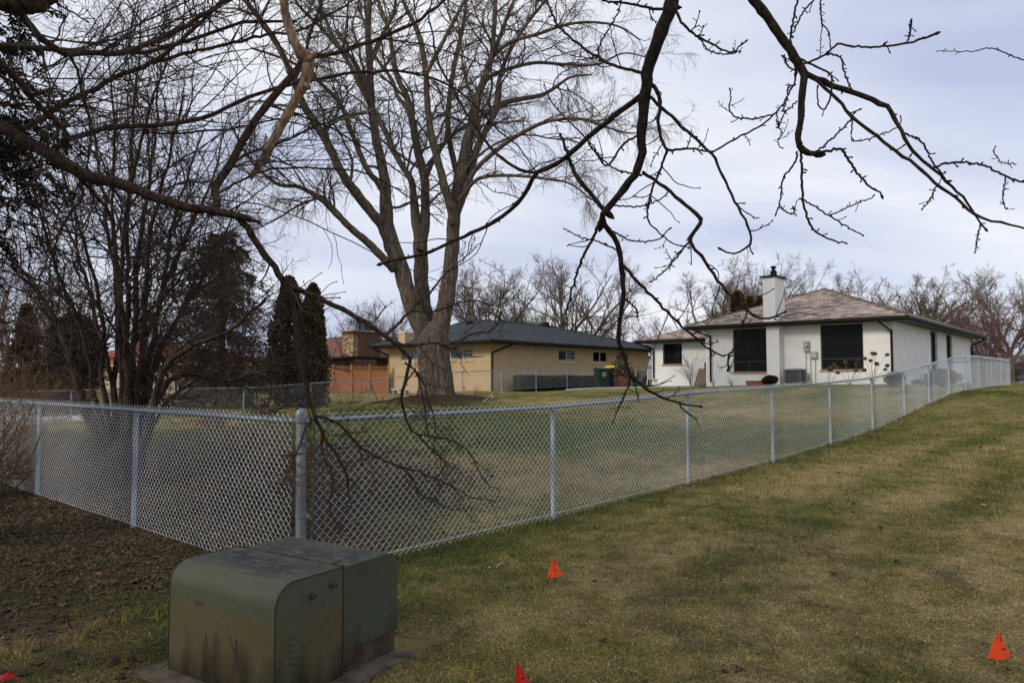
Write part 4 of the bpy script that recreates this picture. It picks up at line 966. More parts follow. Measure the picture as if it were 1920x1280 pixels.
px_ = H.ony(yL/2+2, 766, 625); mb = MB(); mb.box((px_[0]-.4, yL/2+1.9, ze), (px_[0]+.4, yL/2+2.5, px_[1])); ch = mb.build('chimney', M['tanbrick'], H.e)
mb = MB(); mb.box((px_[0]-.45, yL/2+1.85, px_[1]), (px_[0]+.45, yL/2+2.55, px_[1]+.08)); mb.build('chimney_cap', M['cream'], ch)
for ppx, ppy in ((868, 603), (1010, 604)):
    vx, vz = H.ony(yL/2-.25, ppx+8, ppy); mb = MB(); mb.box((vx, yL/2-.5, vz-.35), (vx+.5, yL/2-.1, vz+.02)); mb.build('roof_vent', M['black'], H.e, bevel=.03)
mb = MB(); s_ = rect_x(-.6, 740, 790, 727, 733); mb.box((-.9, s_[0], .02), (-.5, s_[1], .12)); 
for k_ in np.linspace(s_[0]+.1, s_[1]-.2, 3): mb.box((-.85, k_, -.3), (-.55, k_+.08, .02))
o = mb.build('garden_bench', M['bench']); o.location = H.e.location; o.rotation_euler = H.e.rotation_euler; tag(o, 'low pale bench along the tan wall left of the maple', 'bench')

# --- brown roofed house behind the cedar fence
BH = House(640, 58, 730, 'brown_house', 'house with a brown shingle roof and dark brick walls behind the cedar fence'); H = BH
_, ze = H.onx(0, 640, 667); hw = ze-.2
ax, az = H.ony(4.2, 652, 631); print('brown', ze, 'apex', ax, az)
yL = 9.0; xd = 16.; OV = .9
ym = yL/2; ax, az = H.ony(ym, 652, 631); print(ax, az)
by0 = rect_y(OV, 662, 720, 672, 700)
wl = [rect_x(OV, 607, 636, 675, 700), ]
wl = [(OV+2.2, OV+4.6, 1.3, hw-.15), (OV+5.6, OV+7.2, 1.3, hw-.15)]
wr = [(OV+.4, OV+2.0, 1.2, hw-.15), (OV+7.5, OV+9.5, 1.2, hw-.15)]
mb = MB(); wallx(mb, OV, OV, yL+3, -1, hw, wl); wally(mb, OV, OV, xd-OV, -1, hw, wr); mb.build('wall', M['darkbrick'], H.e, fixn=False)
for q in wl: window(H, 'x', OV, *q, M['white'], bars=[('v', .5, 0, 1)], fw=.06)
for q in wr: window(H, 'y', OV, *q, M['white'], bars=[('v', .35, 0, 1)], fw=.06)
hiproof(H, 0, xd, 0, yL+4, ze, az, max(2, ax), xd-4, M['shingle_brown'])
eaves(H, 0, xd, 0, yL+4, ze, 0, 0, 0, 0, M['graysoffit'], matg=mat('brown_gutter', (.06, .03, .025), .6, .1, 5))
c0 = rect_y(.25, 661, 700, 623, 720)
mb = MB(); mb.box((c0[0], .25-.45, -1), (c0[1], OV-.003, ze-.25)); mb.box((c0[0]-.35, .25-.55, ze-.02), (c0[1]+.35, OV+.3, c0[3])); ch = mb.build('chimney', M['darkbrick'], H.e)
mb = MB(); mb.box((c0[0]-.36, .25-.56, ze), (c0[0]+.15, .25-.551+.002, c0[3]-.3)); mb.box((c0[0]-.362, .25-.555, ze), (c0[0]-.352, OV+.2, c0[3]-.3)); mb.build('corner_bricks', M['quoinbrick'], ch)
mb = MB(); mb.box((c0[0]-.5, .25-.68, c0[3]), (c0[1]+.5, OV+.4, c0[3]+.14)); mb.build('chimney_cap', M['concrete'], ch)
for k_ in (.3, .72):
    xx = c0[0]+(c0[1]-c0[0])*k_; mb = MB(); mb.lathe((xx, .35, c0[3]+.14), [(.28, 0), (.28, .6), (.2, .62), (.2, .75), (.45, .77), (.40, .86), (0, .95)], 12); mb.build('flue', mat('flue_grey', (.07, .075, .075), .6, .1, 5), ch)
# antenna with four loops
p = at(657, 634, 66); za = zat(657, 604, 66)
an = empty('roof_antenna', (p[0], p[1], gh(p[0], p[1])), 0, 'clover shaped antenna of four rings on a thin mast beside the brick chimney', 'antenna')
zz = za-an.location[2]; tb = Tubes(); tb.add(np.array([[0, 0, 0], [0, 0, zz]]), np.array([.03, .03]), 6); tb.build('mast', M['meter'], an)
for sx in (-1, 1):
    for sz_ in (-1, 1):
        tb = Tubes(); a = np.linspace(0, 2*pi, 17); tb.add(np.stack([sx*.19+.15*np.cos(a), 0*a, zz+sz_*.15+.13*np.sin(a)], 1), np.full(17, .028), 6); tb.build('ring', M['black'], an)
tb = Tubes(); tb.add(np.array([[-.2, 0, zz], [.2, 0, zz]]), np.array([.04, .04]), 6); tb.build('cross_bar', M['black'], an)

# --- cedar fence with lattice top
fa = at(590, 735, 47.5); fb = at(727, 735, 47.5); hL = zat(650, 686.5, 47.5)
zf = zat(650, 737, 47.5)
cf = empty('cedar_fence', (fa[0], fa[1], zf), 0, 'orange brown cedar privacy fence with a lattice strip on top', 'fence')
Lf = fb[0]-fa[0]; Hf = hL-zf; nb = 4; bay = Lf/nb*1.0
for i in range(nb+1):
    mb = MB(); mb.box((i*bay-.06, -.06, -.6), (i*bay+.06, .06, Hf+.05)); mb.prism([(i*bay-.08, Hf+.05), (i*bay+.08, Hf+.05), (i*bay, Hf+.16)], 1, -.08, .08); mb.build('post', M['cedarpost'], cf)
for i in range(nb):
    x0_ = i*bay+.065; x1_ = (i+1)*bay-.065
    mb = MB(); k_ = int((x1_-x0_)/.14)
    for j in range(k_): a = x0_+(x1_-x0_)*j/k_; mb.box((a+.003, -.012+.004*(j % 2), -.3), (a+(x1_-x0_)/k_-.003, .012, Hf-.32))
    mb.build('board_panel', M['cedar'], cf)
    mb = MB(); mb.box((x0_, -.035, Hf-.32), (x1_, .035, Hf-.27)); mb.box((x0_, -.035, Hf-.04), (x1_, .035, Hf)); mb.build('rail', M['cedarpost'], cf)
    mb = MB(); zz0, zz1 = Hf-.27, Hf-.04; nn = int((x1_-x0_)/.17)
    for j in range(nn+1):
        a = x0_+(x1_-x0_-.24)*j/nn; w = .02
        mb.poly([(a, -.01, zz0), (a+w*1.5, -.01, zz0), (a+.23+w*1.5, -.01, zz1), (a+.23, -.01, zz1)]); mb.poly([(a+.23, .01, zz0), (a+.23+w*1.5, .01, zz0), (a+w*1.5, .01, zz1), (a, .01, zz1)])
    mb.build('lattice', M['cedarpost'], cf, fixn=False)
# --- red roofed house far left
RH = House(335, 50, 722, 'red_roof_house', 'tan house with a bright red roof glimpsed through the shrubs on the left'); H = RH
_, ze = H.onx(-.5, 330, 679); yl2, _ = H.onx(0, 90, 700)
ax, az = H.ony(yl2/2, 300, 628); print('red', ze, yl2, ax, az)
mb = MB(); q = [(yl2*.25, yl2*.42, .8, ze-.35), (yl2*.65, yl2*.8, .8, ze-.35)]; wallx(mb, 0, 0, yl2, -1, ze-.1, q); wally(mb, 0, 0, 8, -1, ze-.1, []); mb.build('wall', mat('pale_tan_siding', (.50, .40, .25), .8, .12, 2), H.e, fixn=False)
for k_ in q: window(H, 'x', 0, *k_, M['white'], bars=[('v', .5, 0, 1)], fw=.08)
hiproof(H, -.6, 9, -.6, yl2+.6, ze, ze+2.0, 3.8, 5, M['shingle_red'])
eaves(H, -.6, 9, -.6, yl2+.6, ze, 0, 0, 0, 0, M['white'], matg=M['white'])
# --- far white sided building at the right edge
p = at(1868, 712, 85)
fb_ = empty('white_shed', p, 0, 'low white sided building far off at the right edge', 'building'); w_ = 14
mb = MB(); zt_ = zat(1900, 681, 85)-p[2]
for i in range(int(zt_/.22)): mb.box((0, .012*(i % 2), -.6 if i == 0 else i*.22), (w_, 6, (i+1)*.22-.004))
mb.build('wall', M['siding'], fb_)
mb = MB(); mb.prism([(-.4, zt_), (3, zt_+1.1), (6.4, zt_), (6.4, zt_-.12), (-.4, zt_-.12)], 0, -6, w_+.5); mb.build('roof', mat('dull_roof', (.16, .13, .12), .9, .2, 2), fb_)
mb = MB(); mb.box((5, -.03, .9), (6.2, -.002, 1.8)); mb.build('window', M['glass'], fb_)
# second low white strip seen over the fence
p = at(1815, 712, 95)
mb = MB(); mb.box((0, 0, -1), (9, 5, 1.9)); mb.box((-.4, -.4, 1.9), (9.4, 5.4, 2.5)); o = mb.build('garage', M['siding']); o.location = p; tag(o, 'pale garage far behind the corner of the white house', 'building')

# ------------------------------------------------------------------ things between the houses
def bin_(px, py, Z, lid, label, wpx, hpx, rz_=0.3, emblem=True):
    p = at(px, py, Z); s_ = Z/FPX; h_ = hpx*s_; w = wpx*s_*.86
    e_ = empty('wheelie_bin', (p[0], p[1], p[2]), rz_, label, 'trash bin', 'wheeled bins by the tan house')
    mb = MB(); a, b_ = w*.40, w*.5
    lo_ = [(-a, -a*.9), (a, -a*.9), (a, a*.9), (-a, a*.9)]; hi_ = [(-b_, -b_), (b_, -b_), (b_, b_), (-b_, b_)]
    for i in range(4): j = (i+1) % 4; mb.poly([(*lo_[i], .04), (*lo_[j], .04), (*hi_[j], h_*.88), (*hi_[i], h_*.88)])
    mb.poly([(*q, .04) for q in lo_][::-1]); mb.poly([(*q, h_*.88) for q in hi_])
    mb.box((-b_-.02, -b_-.02, h_*.85), (b_+.02, b_+.02, h_*.89)); mb.build('body', M['bingreen'] if emblem else M['bindark'], e_, bevel=.015)
    mb = MB(); mb.prism([(-b_-.05, h_*.892), (b_+.04, h_*.892), (b_+.02, h_*.94), (0, h_), (-b_-.02, h_*.96)], 0, -b_-.02, b_+.02); mb.build('lid', lid, e_, bevel=.01)
    for sx in (-1, 1):
        mb = MB(); mb.cyl((sx*b_*.95-(.03 if sx > 0 else -.0), b_*.55, .13), .13, .06*1, 16, axis=0); mb.build('wheel', M['rubber'], e_)
    tb = Tubes(); tb.add(np.array([[-b_*.8, b_+.02, h_*.86], [-b_*.8, b_+.1, h_*.88], [b_*.8, b_+.1, h_*.88], [b_*.8, b_+.02, h_*.86]]), np.full(4, .015), 6); tb.build('handle', M['rubber'], e_)
    if emblem:
        zc_ = h_*.68; yy = -b_*.98-.002; mb = MB(); n = 24
        for i in range(n):
            a0, a1 = 2*pi*i/n, 2*pi*(i+1)/n; mb.poly([(.10*cos(a0), yy+.02*0, zc_+.10*sin(a0)), (.10*cos(a1), yy, zc_+.10*sin(a1)), (.125*cos(a1), yy, zc_+.125*sin(a1)), (.125*cos(a0), yy, zc_+.125*sin(a0))])
        for k_ in range(3):
            a = pi/2+k_*2*pi/3; c, s2 = cos(a), sin(a); q = [(-.02, .02), (.035, .02), (.035, .0), (.065, .035), (.035, .07), (.035, .048), (-.02, .048)]
            mb.poly([(c*u-s2*v, yy-.001, zc_+s2*u+c*v) for u, v in q])
        mb.build('emblem', M['paleplastic'], e_, fixn=False)
    return e_
bin_(1128, 729.5, 38, M['bingreen'], 'dark green wheeled bin with a round white recycling mark', 26, 41, .35)
bin_(1146, 728.5, 39.2, M['binyellow'], 'dark wheeled bin with a yellow lid behind the green one', 22, 43, .35, False)
Z = 38.8; p = at(1167, 729, Z)
pl = empty('wooden_planter', p, .45, 'wide wooden planter box beside the bins', 'planter')
w = 27*Z/FPX*.85; hh = 24*Z/FPX
for i in range(4):
    mb = MB(); z0 = i*hh/4; mb.box((-w/2, -w/2, z0+.004), (w/2, -w/2+.03, z0+hh/4-.004)); mb.box((-w/2, w/2-.03, z0+.004), (w/2, w/2, z0+hh/4-.004)); mb.box((-w/2, -w/2+.031, z0+.004), (-w/2+.03, w/2-.031, z0+hh/4-.004)); mb.box((w/2-.03, -w/2+.031, z0+.004), (w/2, w/2-.031, z0+hh/4-.004)); mb.build('board', M['planterwood'], pl)
mb = MB(); mb.box((-w/2+.03, -w/2+.03, hh-.12), (w/2-.03, w/2-.03, hh-.08)); mb.build('soil', M['mulch'], pl)
PLANTER = (p[0], p[1], p[2]+hh-.08, w)
# grey wicker seats
def seat(px, py, Z, rz_, label, w=.75, hb=.85):
    p = at(px, py, Z); e_ = empty('wicker_armchair', p, rz_, label, 'armchair', 'wicker chairs on the patio')
    mb = MB(); mb.box((-w/2, -w/2, .03), (w/2, w/2, .38)); mb.build('seat', M['wicker'], e_, bevel=.02)
    mb = MB(); mb.prism([(w/2-.16, .382), (w/2, .382), (w/2+.08, hb), (w/2-.04, hb)], 0, -w/2, w/2); mb.build('backrest', M['wicker'], e_, bevel=.02)
    for s_ in (-1, 1): mb = MB(); x_ = s_*(w/2-.06); mb.box((x_-.06, -w/2, .383), (x_+.06, w/2-.17, .60)); mb.build('armrest', M['wicker'], e_, bevel=.02)
    for sx in (-1, 1):
        for sy in (-1, 1): mb = MB(); mb.box((sx*(w/2-.05)-.02, sy*(w/2-.05)-.02, 0), (sx*(w/2-.05)+.02, sy*(w/2-.05)+.02, .029)); mb.build('foot', M['black'], e_)
    mb = MB(); mb.box((-w/2+.13, -w/2+.02, .384), (w/2-.13, w/2-.17, .47)); mb.build('cushion', M['wicker'], e_, bevel=.02)
seat(1188, 727, 40.5, 2.2, 'grey wicker armchair nearest the planter, back turned', .8, 1.05)
seat(1200, 727, 38.6, -.7, 'grey wicker armchair in front of the orange cushion, facing left', .75, .95)
p = at(1214, 706, 40.2); gzz = at(1214, 726, 40.2)[2]
mb = MB(); mb.box((-.42, -.3, 0), (.42, .3, .24)); o = mb.build('cushion', M['orangecush'], bevel=.05); o.location = (p[0]-.05, p[1], p[2]); tag(o, 'orange cushion lying on the dark patio table', 'cushion')
tbz = p[2]-gzz
tt = empty('patio_table', (p[0]+.15, p[1], gzz), .2, 'dark patio table beside the wicker chairs', 'table')
mb = MB(); mb.box((-.95, -.45, tbz-.05), (.85, .45, tbz-.003)); mb.build('tabletop', M['black'], tt, bevel=.01)
for sx in (-.8, .7):
    for sy in (-.35, .35): mb = MB(); mb.box((sx-.03, sy-.03, 0), (sx+.03, sy+.03, tbz-.05)); mb.build('leg', M['black'], tt)
p = at(1227, 726, 37.8)
wc = empty('white_chair', p, .5, 'white metal slatted chair on the patio by the white wall', 'chair')
hs = 11*37.8/FPX+.1
for sx in (-.24, .24):
    for sy, zt_ in ((-.24, .45), (.24, .9)): tb = Tubes(); tb.add(np.array([[sx*1.15, sy*1.35, 0], [sx, sy, .44], [sx*.95, sy*1.05, zt_]]), np.full(3, .02), 6); tb.build('leg', M['white'], wc)
mb = MB()
for i in range(5): mb.box((-.25, -.25+i*.1, .44), (.25, -.17+i*.1, .465))
mb.build('seat', M['white'], wc)
mb = MB()
for i in range(5): mb.box((-.22+i*.098, .235, .47), (-.17+i*.098, .26, .9))
mb.box((-.24, .23, .86), (.24, .265, .93)); mb.build('backrest', M['white'], wc)
p = at(1187, 728.5, 37.6); mb = MB(); mb.lathe(p, [(0, 0), (.11, 0), (.15, .30), (.16, .31), (.15, .31), (.10, .03)], 14); tag(mb.build('bucket', M['bucket'], smooth=True), 'small green bucket at the foot of the wicker chairs', 'bucket')
# folded lounger leaning by the white wall
H = WHw; p = toworld(H, (xw-.9, WHw.onx(xw-.9, 1312, 700)[0], 0)); g_ = gh(p[0], p[1])
lg = empty('folded_lounger', (p[0], p[1], g_), RZH-pi/2, 'folded brown sling lounger leaning at the white wall', 'lounger')
hh = 33*34.5/FPX
mb = MB(); mb.poly([(-.28, .0, .05), (.25, .0, .05), (.32, .35, hh), (-.16, .35, hh)]); o = mb.build('sling', M['lounge'], lg, fixn=False); q = o.modifiers.new('t', 'SOLIDIFY'); q.thickness = .03
tb = Tubes(); tb.add(np.array([[-.31, 0, 0], [-.18, .36, hh+.03], [.34, .36, hh+.03], [.28, 0, 0]]), np.full(4, .018), 6); tb.build('frame', M['black'], lg)
mb = MB(); mb.box((.1, .3, .0), (.42, .42, hh*1.38)); mb.build('folded_back', M['rubber'], lg)
# low terracotta trough and dark post near the white house
p = toworld(WHw, (-1.4, WHw.onx(-1.4, 1420, 715)[0], 0)); p[2] = gh(p[0], p[1])
mb = MB(); mb.prism([(-.12, 0), (.12, 0), (.16, .22), (.12, .22), (.1, .18), (-.1, .18), (-.12, .22), (-.16, .22)], 0, -.45, .45); o = mb.build('trough', M['terracotta']); o.location = p; tag(o, 'long low terracotta trough under the left black window', 'planter')
p = toworld(WHw, (1.5, -.9, 0)); p[2] = gh(p[0], p[1]); mb = MB(); mb.lathe(p, [(.14, 0), (.16, .5), (.17, .52), (.0, .56)], 14); tag(mb.build('barrel', M['bindark']), 'dark round barrel behind the fence beside the white house', 'barrel')
# utility pole
for px, top, Z, lb in ((1133, 588, 110, 'taller thin utility pole above the gap between the houses'), (1148, 604, 125, 'shorter thin utility pole right of the taller one')):
    p = at(px, 690, Z); g_ = gh(p[0], p[1]); zt_ = zat(px, top, Z)
    up_ = empty('utility_pole', (p[0], p[1], g_), 0, lb, 'utility pole', 'utility poles far off')
    tb = Tubes(); tb.add(np.array([[0, 0, -.2], [0, 0, zt_-g_]]), np.array([.16, .11]), 8, cap=True); tb.build('pole', M['pole'], up_)
    mb = MB(); mb.box((-1.1, -.06, zt_-g_-.7), (1.1, .06, zt_-g_-.58)); mb.build('cross_arm', M['pole'], up_)
for k_, (a, b_) in enumerate((((1133, 592, 110), (1300, 560, 60)), ((1133, 598, 110), (1500, 620, 115)), ((900, 580, 110), (1133, 598, 110)))):
    p0, p1 = at(*a), at(*b_); tl = np.linspace(0, 1, 20)[:, None]; q = p0*(1-tl)+p1*tl; q[:, 2] -= 2.0*(tl*(1-tl)*4)[:, 0]*.4
    tb = Tubes(); tb.add(q, np.full(20, .02), 4); tag(tb.build('overhead_wire', M['rubber']), ('wire slanting up from the taller pole over the white house', 'wire running right from the taller pole behind the white house', 'wire running left from the taller pole over the tan house')[k_], 'wire', 'overhead wires')
# ------------------------------------------------------------------ vegetation tools
def unit(v): return v/(np.linalg.norm(v, axis=-1, keepdims=True)+1e-9)
def grow(S, Dr, L, R0, n, wob, trop=(0, 0, 0), tip=.35, rg=rng, bend=None):
    """vectorised random-walk branches -> P (M,n+1,3), R (M,n+1)"""
    Mn = len(S); P_ = np.empty((Mn, n+1, 3)); P_[:, 0] = S; d = unit(Dr).copy(); st = (L/n)[:, None]
    tr = np.asarray(trop, float)
    for k in range(n):
        d = unit(d + rg.normal(0, wob, (Mn, 3)) + tr*(1.0/n))
        P_[:, k+1] = P_[:, k]+d*st
    t = np.linspace(0, 1, n+1)[None]
    Rr = R0[:, None]*(1-(1-tip)*t)
    return P_, Rr
def spawn(P_, Rr, k, t0, t1, a0, a1, lf, rf, rg=rng, lvar=.35, tshrink=.55, up=0.0):
    Mn, n, _ = P_.shape; L = np.linalg.norm(np.diff(P_, axis=1), axis=2).sum(1)
    i = np.repeat(np.arange(Mn), k); t = rg.uniform(t0, t1, len(i)); f = t*(n-1); a = np.minimum(f.astype(int), n-2); u = (f-a)[:, None]
    S = P_[i, a]*(1-u)+P_[i, a+1]*u; T = unit(P_[i, a+1]-P_[i, a]); r = Rr[i, a]*(1-u[:, 0])+Rr[i, a+1]*u[:, 0]
    q = rg.normal(0, 1, (len(i), 3)); q[:, 2] += up; q = unit(q-T*(q*T).sum(1, keepdims=True)); ang = rg.uniform(R(a0), R(a1), len(i))[:, None]
    Dr = T*np.cos(ang)+q*np.sin(ang)
    Ln = L[i]*lf*(1-tshrink*t)*rg.uniform(1-lvar, 1+lvar, len(i))
    return S, Dr, Ln, r*rf
def uniform_polys(polys, n):
    P_ = []; Rr = []
    for p in polys:
        q = crom(np.asarray(p, float), n); P_.append(q[:, :3]); Rr.append(np.maximum(q[:, 3], .0008))
    return np.array(P_), np.array(Rr)
def pxpoly(pts, Z0, Z1, r0, r1, rpts=None):
    """traced photo polyline -> 3-D poly with radii (radii in photo pixels)"""
    n = len(pts); out = []
    for i, (a, b_) in enumerate(pts):
        k = i/(n-1); Z = Z0+(Z1-Z0)*k; p = at(a, b_, Z); r_ = (np.interp(k, np.linspace(0, 1, len(rpts)), rpts) if rpts else r0+(r1-r0)*k)*Z/FPX
        out.append((*p, r_))
    return out
def buds(P_, Rr, f=2.0):
    """swell the tips of twigs into buds by adding three stations"""
    tipd = unit(P_[:, -1]-P_[:, -2]); r = Rr[:, -1:]
    base = P_[:, -1]
    ex = np.stack([base+tipd*(r*1.2), base+tipd*(r*3.2), base+tipd*(r*5.2)], 1)
    er = np.concatenate([r*f, r*f*.85, r*.25], 1)
    return np.concatenate([P_, ex], 1), np.concatenate([Rr, er], 1)

# ------------------------------------------------------------------ the big maple
zt0 = 22.0
def mp(pts, Z1, r0, r1, Z0=22.0, rpts=None): return pxpoly(pts, Z0, Z1, r0, r1, rpts)
limbs = []
trunk_pts = [(817, 772, 50), (817, 752, 42), (818, 735, 34), (817, 705, 31), (813, 670, 29.5), (811, 640, 31)]
tr = [(*at(a, b_, zt0), r_*zt0/FPX) for a, b_, r_ in trunk_pts]
stems = [
 mp([(803, 655), (790, 615), (771, 570), (751, 500), (727, 430), (721, 336), (707, 269), (697, 202), (694, 134), (690, 67), (694, -20), (700, -120), (712, -200)], 21.2, 0, 0, 22.0, [17, 17, 16, 15, 14, 10, 8.5, 7.5, 6.5, 6, 5, 4, 2]),
 mp([(732, 470), (717, 425), (684, 383), (655, 345), (638, 319), (605, 252), (571, 200), (554, 160), (524, 91), (487, 37), (453, -10), (400, -90)], 18.6, 0, 0, 21.8, [10, 9.5, 9, 8, 7.5, 6.5, 5.5, 5, 3]),
 mp([(738, 505), (724, 490), (690, 455), (660, 430), (625, 395), (600, 372), (560, 350), (520, 345), (470, 300), (430, 230)], 19.5, 0, 0, 21.7, [8, 7.5, 6.5, 5.5, 4, 3, 2]),
 mp([(805, 650), (800, 600), (791, 547), (789, 490), (787, 440), (778, 400), (773, 345), (760, 320), (741, 289), (717, 235), (690, 190), (655, 120), (620, 60), (590, -20), (560, -90)], 24.6, 0, 0, 22.3, [15, 14.5, 14, 13.5, 12.5, 7, 6, 5.5, 5.5, 5, 4.5, 4, 3, 2]),
 mp([(789, 470), (797, 425), (797, 370), (796, 336), (784, 286), (773, 228), (764, 185), (744, 141), (734, 84), (727, 50), (705, -10), (690, -80)], 23.6, 0, 0, 22.4, [9, 9, 8.5, 8, 7, 6, 5, 4, 3, 2]),
 mp([(817, 655), (826, 610), (837, 560), (845, 500), (850, 430), (853, 385), (862, 336), (872, 286), (882, 242), (895, 188), (909, 144), (922, 101), (926, 60), (929, 0), (935, -80), (930, -180)], 22.8, 0, 0, 22.0, [19, 17.5, 16, 14, 12.5, 12, 12, 10.5, 9, 8, 6.5, 5, 4.5, 4, 3, 2]),
 mp([(850, 420), (845, 390), (835, 353), (821, 302), (808, 249), (801, 188), (798, 134), (788, 74), (774, 40), (757, 5), (740, -40), (700, -120)], 21.2, 0, 0, 22.0, [8, 8, 7.5, 7, 6, 5.5, 5, 4, 3, 2]),
 mp([(798, 140), (821, 97), (842, 57), (868, 7), (890, -40), (905, -120)], 20.8, 0, 0, 21.3, [4.5, 4, 3, 2]),
 mp([(856, 400), (866, 372), (875, 350), (892, 286), (909, 249), (926, 215), (942, 195), (976, 186), (1016, 178), (1040, 165), (1070, 145), (1110, 140)], 24.0, 0, 0, 22.2, [8, 8, 7, 6, 5, 4, 3, 1.5]),
 mp([(918, 230), (929, 200), (936, 151), (949, 111), (973, 67), (996, 34), (1023, 0), (1060, -60)], 23.5, 0, 0, 22.6, [5, 4.5, 3.5, 3, 2]),
 mp([(866, 368), (889, 322), (926, 286), (969, 255), (1026, 228), (1087, 223), (1127, 235), (1170, 248), (1210, 250)], 20.0, 0, 0, 22.2, [5, 4.5, 4, 3, 2, 1]),
 mp([(862, 375), (890, 340), (920, 330), (976, 330), (1026, 336), (1070, 345), (1110, 375)], 19.2, 0, 0, 22.0, [4, 3.5, 2.5, 1.5]),
 mp([(905, 160), (919, 144), (949, 131), (1003, 118), (1060, 121), (1120, 121), (1170, 100), (1220, 110)], 25.0, 0, 0, 22.6, [4.5, 4, 3, 2, 1]),
 mp([(925, 105), (936, 94), (962, 77), (1009, 64), (1060, 47), (1110, 42), (1160, 50), (1200, 75)], 22.0, 0, 0, 22.8, [4, 3.5, 2.5, 1.5]),
 mp([(800, 330), (812, 302), (841, 259), (875, 235), (909, 214), (950, 200), (1010, 190)], 25.5, 0, 0, 23, [5, 4.5, 3.5, 2, 1]),
 mp([(697, 200), (680, 150), (660, 110), (640, 95), (600, 50), (560, 10), (530, -50)], 19.6, 0, 0, 21.5, [6, 5, 4, 3, 2]),
 mp([(694, 120), (705, 95), (720, 60), (740, 20), (742, -30), (760, -100)], 22.0, 0, 0, 21.4, [4.5, 4, 3, 2]),
 mp([(720, 350), (690, 320), (660, 250), (640, 200), (610, 165), (570, 130), (530, 110), (470, 90)], 20.3, 0, 0, 21.5, [6, 5, 4, 3, 2]),
 mp([(773, 230), (760, 200), (745, 180), (735, 150), (700, 100), (690, 60), (670, 10)], 25.5, 0, 0, 23.2, [4.5, 4, 3, 2]),
 mp([(640, 405), (605, 370), (595, 372), (560, 385), (520, 410), (480, 430)], 22.0, 0, 0, 21.3, [3.5, 3, 2, 1.2]),
 mp([(872, 290), (900, 180), (930, 90), (960, 10), (1000, -70)], 26.0, 0, 0, 22.8, [6, 5, 3.5, 2]),
 mp([(860, 340), (840, 240), (850, 130), (870, 40), (880, -60)], 25.0, 0, 0, 22.8, [6, 5, 4, 2]),
]
P0, R0_ = uniform_polys(stems, 36)
R0_ = np.maximum(R0_, .018)
maple = empty('maple_tree', (TREE[0], TREE[1], gh(TREE[0], TREE[1])), 0, 'large bare multi stemmed maple with a thick furrowed trunk in the yard', 'tree')
bpy.context.view_layer.update()
# trunk: one lofted surface with furrows and root flare
def loft_trunk(rows, n=64, seed=0, rough=.05):
    V = []; rg = np.random.default_rng(seed); ph = rg.uniform(0, 6.28, 6); rows = crom(np.array(rows), 40)
    a = np.arange(n)*2*pi/n
    for i, (x, y, z, r_) in enumerate(rows):
        k = i/39; lob = 1+(.13*(1-k)**2.2+.02)*np.cos(5*a+ph[0]+.6*k)+(.10*(1-k)**3)*np.cos(3*a+ph[1])+.022*np.cos(19*a+ph[2]+2*k)+.018*np.cos(31*a+ph[3]-3*k)+.012*rg.normal(0, 1, n)
        V.append(np.stack([x+r_*lob*np.cos(a), y+r_*lob*np.sin(a)*.95, np.full(n, z)], 1))
    V = np.concatenate(V); i_ = np.arange(40*n).reshape(40, n); A = i_[:-1]; Bq = i_[1:]
    F = np.stack([A, np.roll(A, -1, 1), np.roll(Bq, -1, 1), Bq], -1).reshape(-1, 4); return V, F
V, F = loft_trunk([tr[0][:2]+(tr[0][2]-.2, tr[0][3]*1.1)]+tr[0:]+[(tr[-1][0], tr[-1][1], tr[-1][2]+.35, tr[-1][3]*.80), (tr[-1][0]-.02, tr[-1][1], tr[-1][2]+.62, tr[-1][3]*.35)])
offs(link('trunk', fast_mesh('trunk', V, F, True), M['maplebark'], maple), maple)
big = Tubes()
for p_, r_ in zip(P0, R0_):
    n = 60; q = crom(np.c_[p_, r_], n); w = q[:, 3:4]; jit = np.stack([np.sin(np.arange(n)*1.7+p_[0, 0]*9), np.cos(np.arange(n)*1.3), np.zeros(n)], 1)*w*.06
    big.add(q[:, :3]+jit, q[:, 3]*(1+.05*np.sin(np.arange(n)*2.1)), 12)
offs(big.build('limbs', M['maplebark'], maple), maple)
r1g = np.random.default_rng(21)
S, Dr, Ln, rr = spawn(P0, R0_, 12, .25, 1, 25, 55, .32, .42, r1g, tshrink=.35, up=.9)
Ln = np.clip(Ln, 1.2, 4.2); rr = np.clip(rr, .012, .05)
P1, R1 = grow(S, Dr, Ln, rr, 12, .16, (0, 0, -.15), .35, r1g)
S, Dr, Ln, rr = spawn(P1, R1, 8, .15, 1, 25, 60, .5, .6, r1g)
Ln = np.clip(Ln, .6, 2.2); rr = np.clip(rr, .0055, .015)
P2, R2 = grow(S, Dr, Ln, rr, 8, .17, (0, 0, -.55), .45, r1g)
S, Dr, Ln, rr = spawn(P2, R2, 6, .12, 1, 22, 60, .6, .8, r1g)
Ln = np.clip(Ln, .35, 1.3); rr = np.clip(rr, .0034, .006)
P3, R3 = grow(S, Dr, Ln, rr, 6, .16, (0, 0, -1.0), .6, r1g)
# hanging fringe below the lower limbs
lowm = P1[:, 0, 2] < 11.5
S, Dr, Ln, rr = spawn(P1[lowm], R1[lowm], 7, .35, 1, 30, 70, .5, .5, r1g); Dr[:, 2] -= .5
P4, R4 = grow(S, Dr, np.clip(Ln, .7, 2.0), np.clip(rr, .0035, .006), 9, .12, (0, 0, -2.2), .6, r1g)
tw = Tubes(); tw.add(P1, R1, 6); tw.add(P2, R2, 4); tw.add(P3, R3, 3); tw.add(P4, R4, 3)
offs(tw.build('twigs', M['twig'], maple), maple)
print('maple twigs', len(P3)+len(P4))

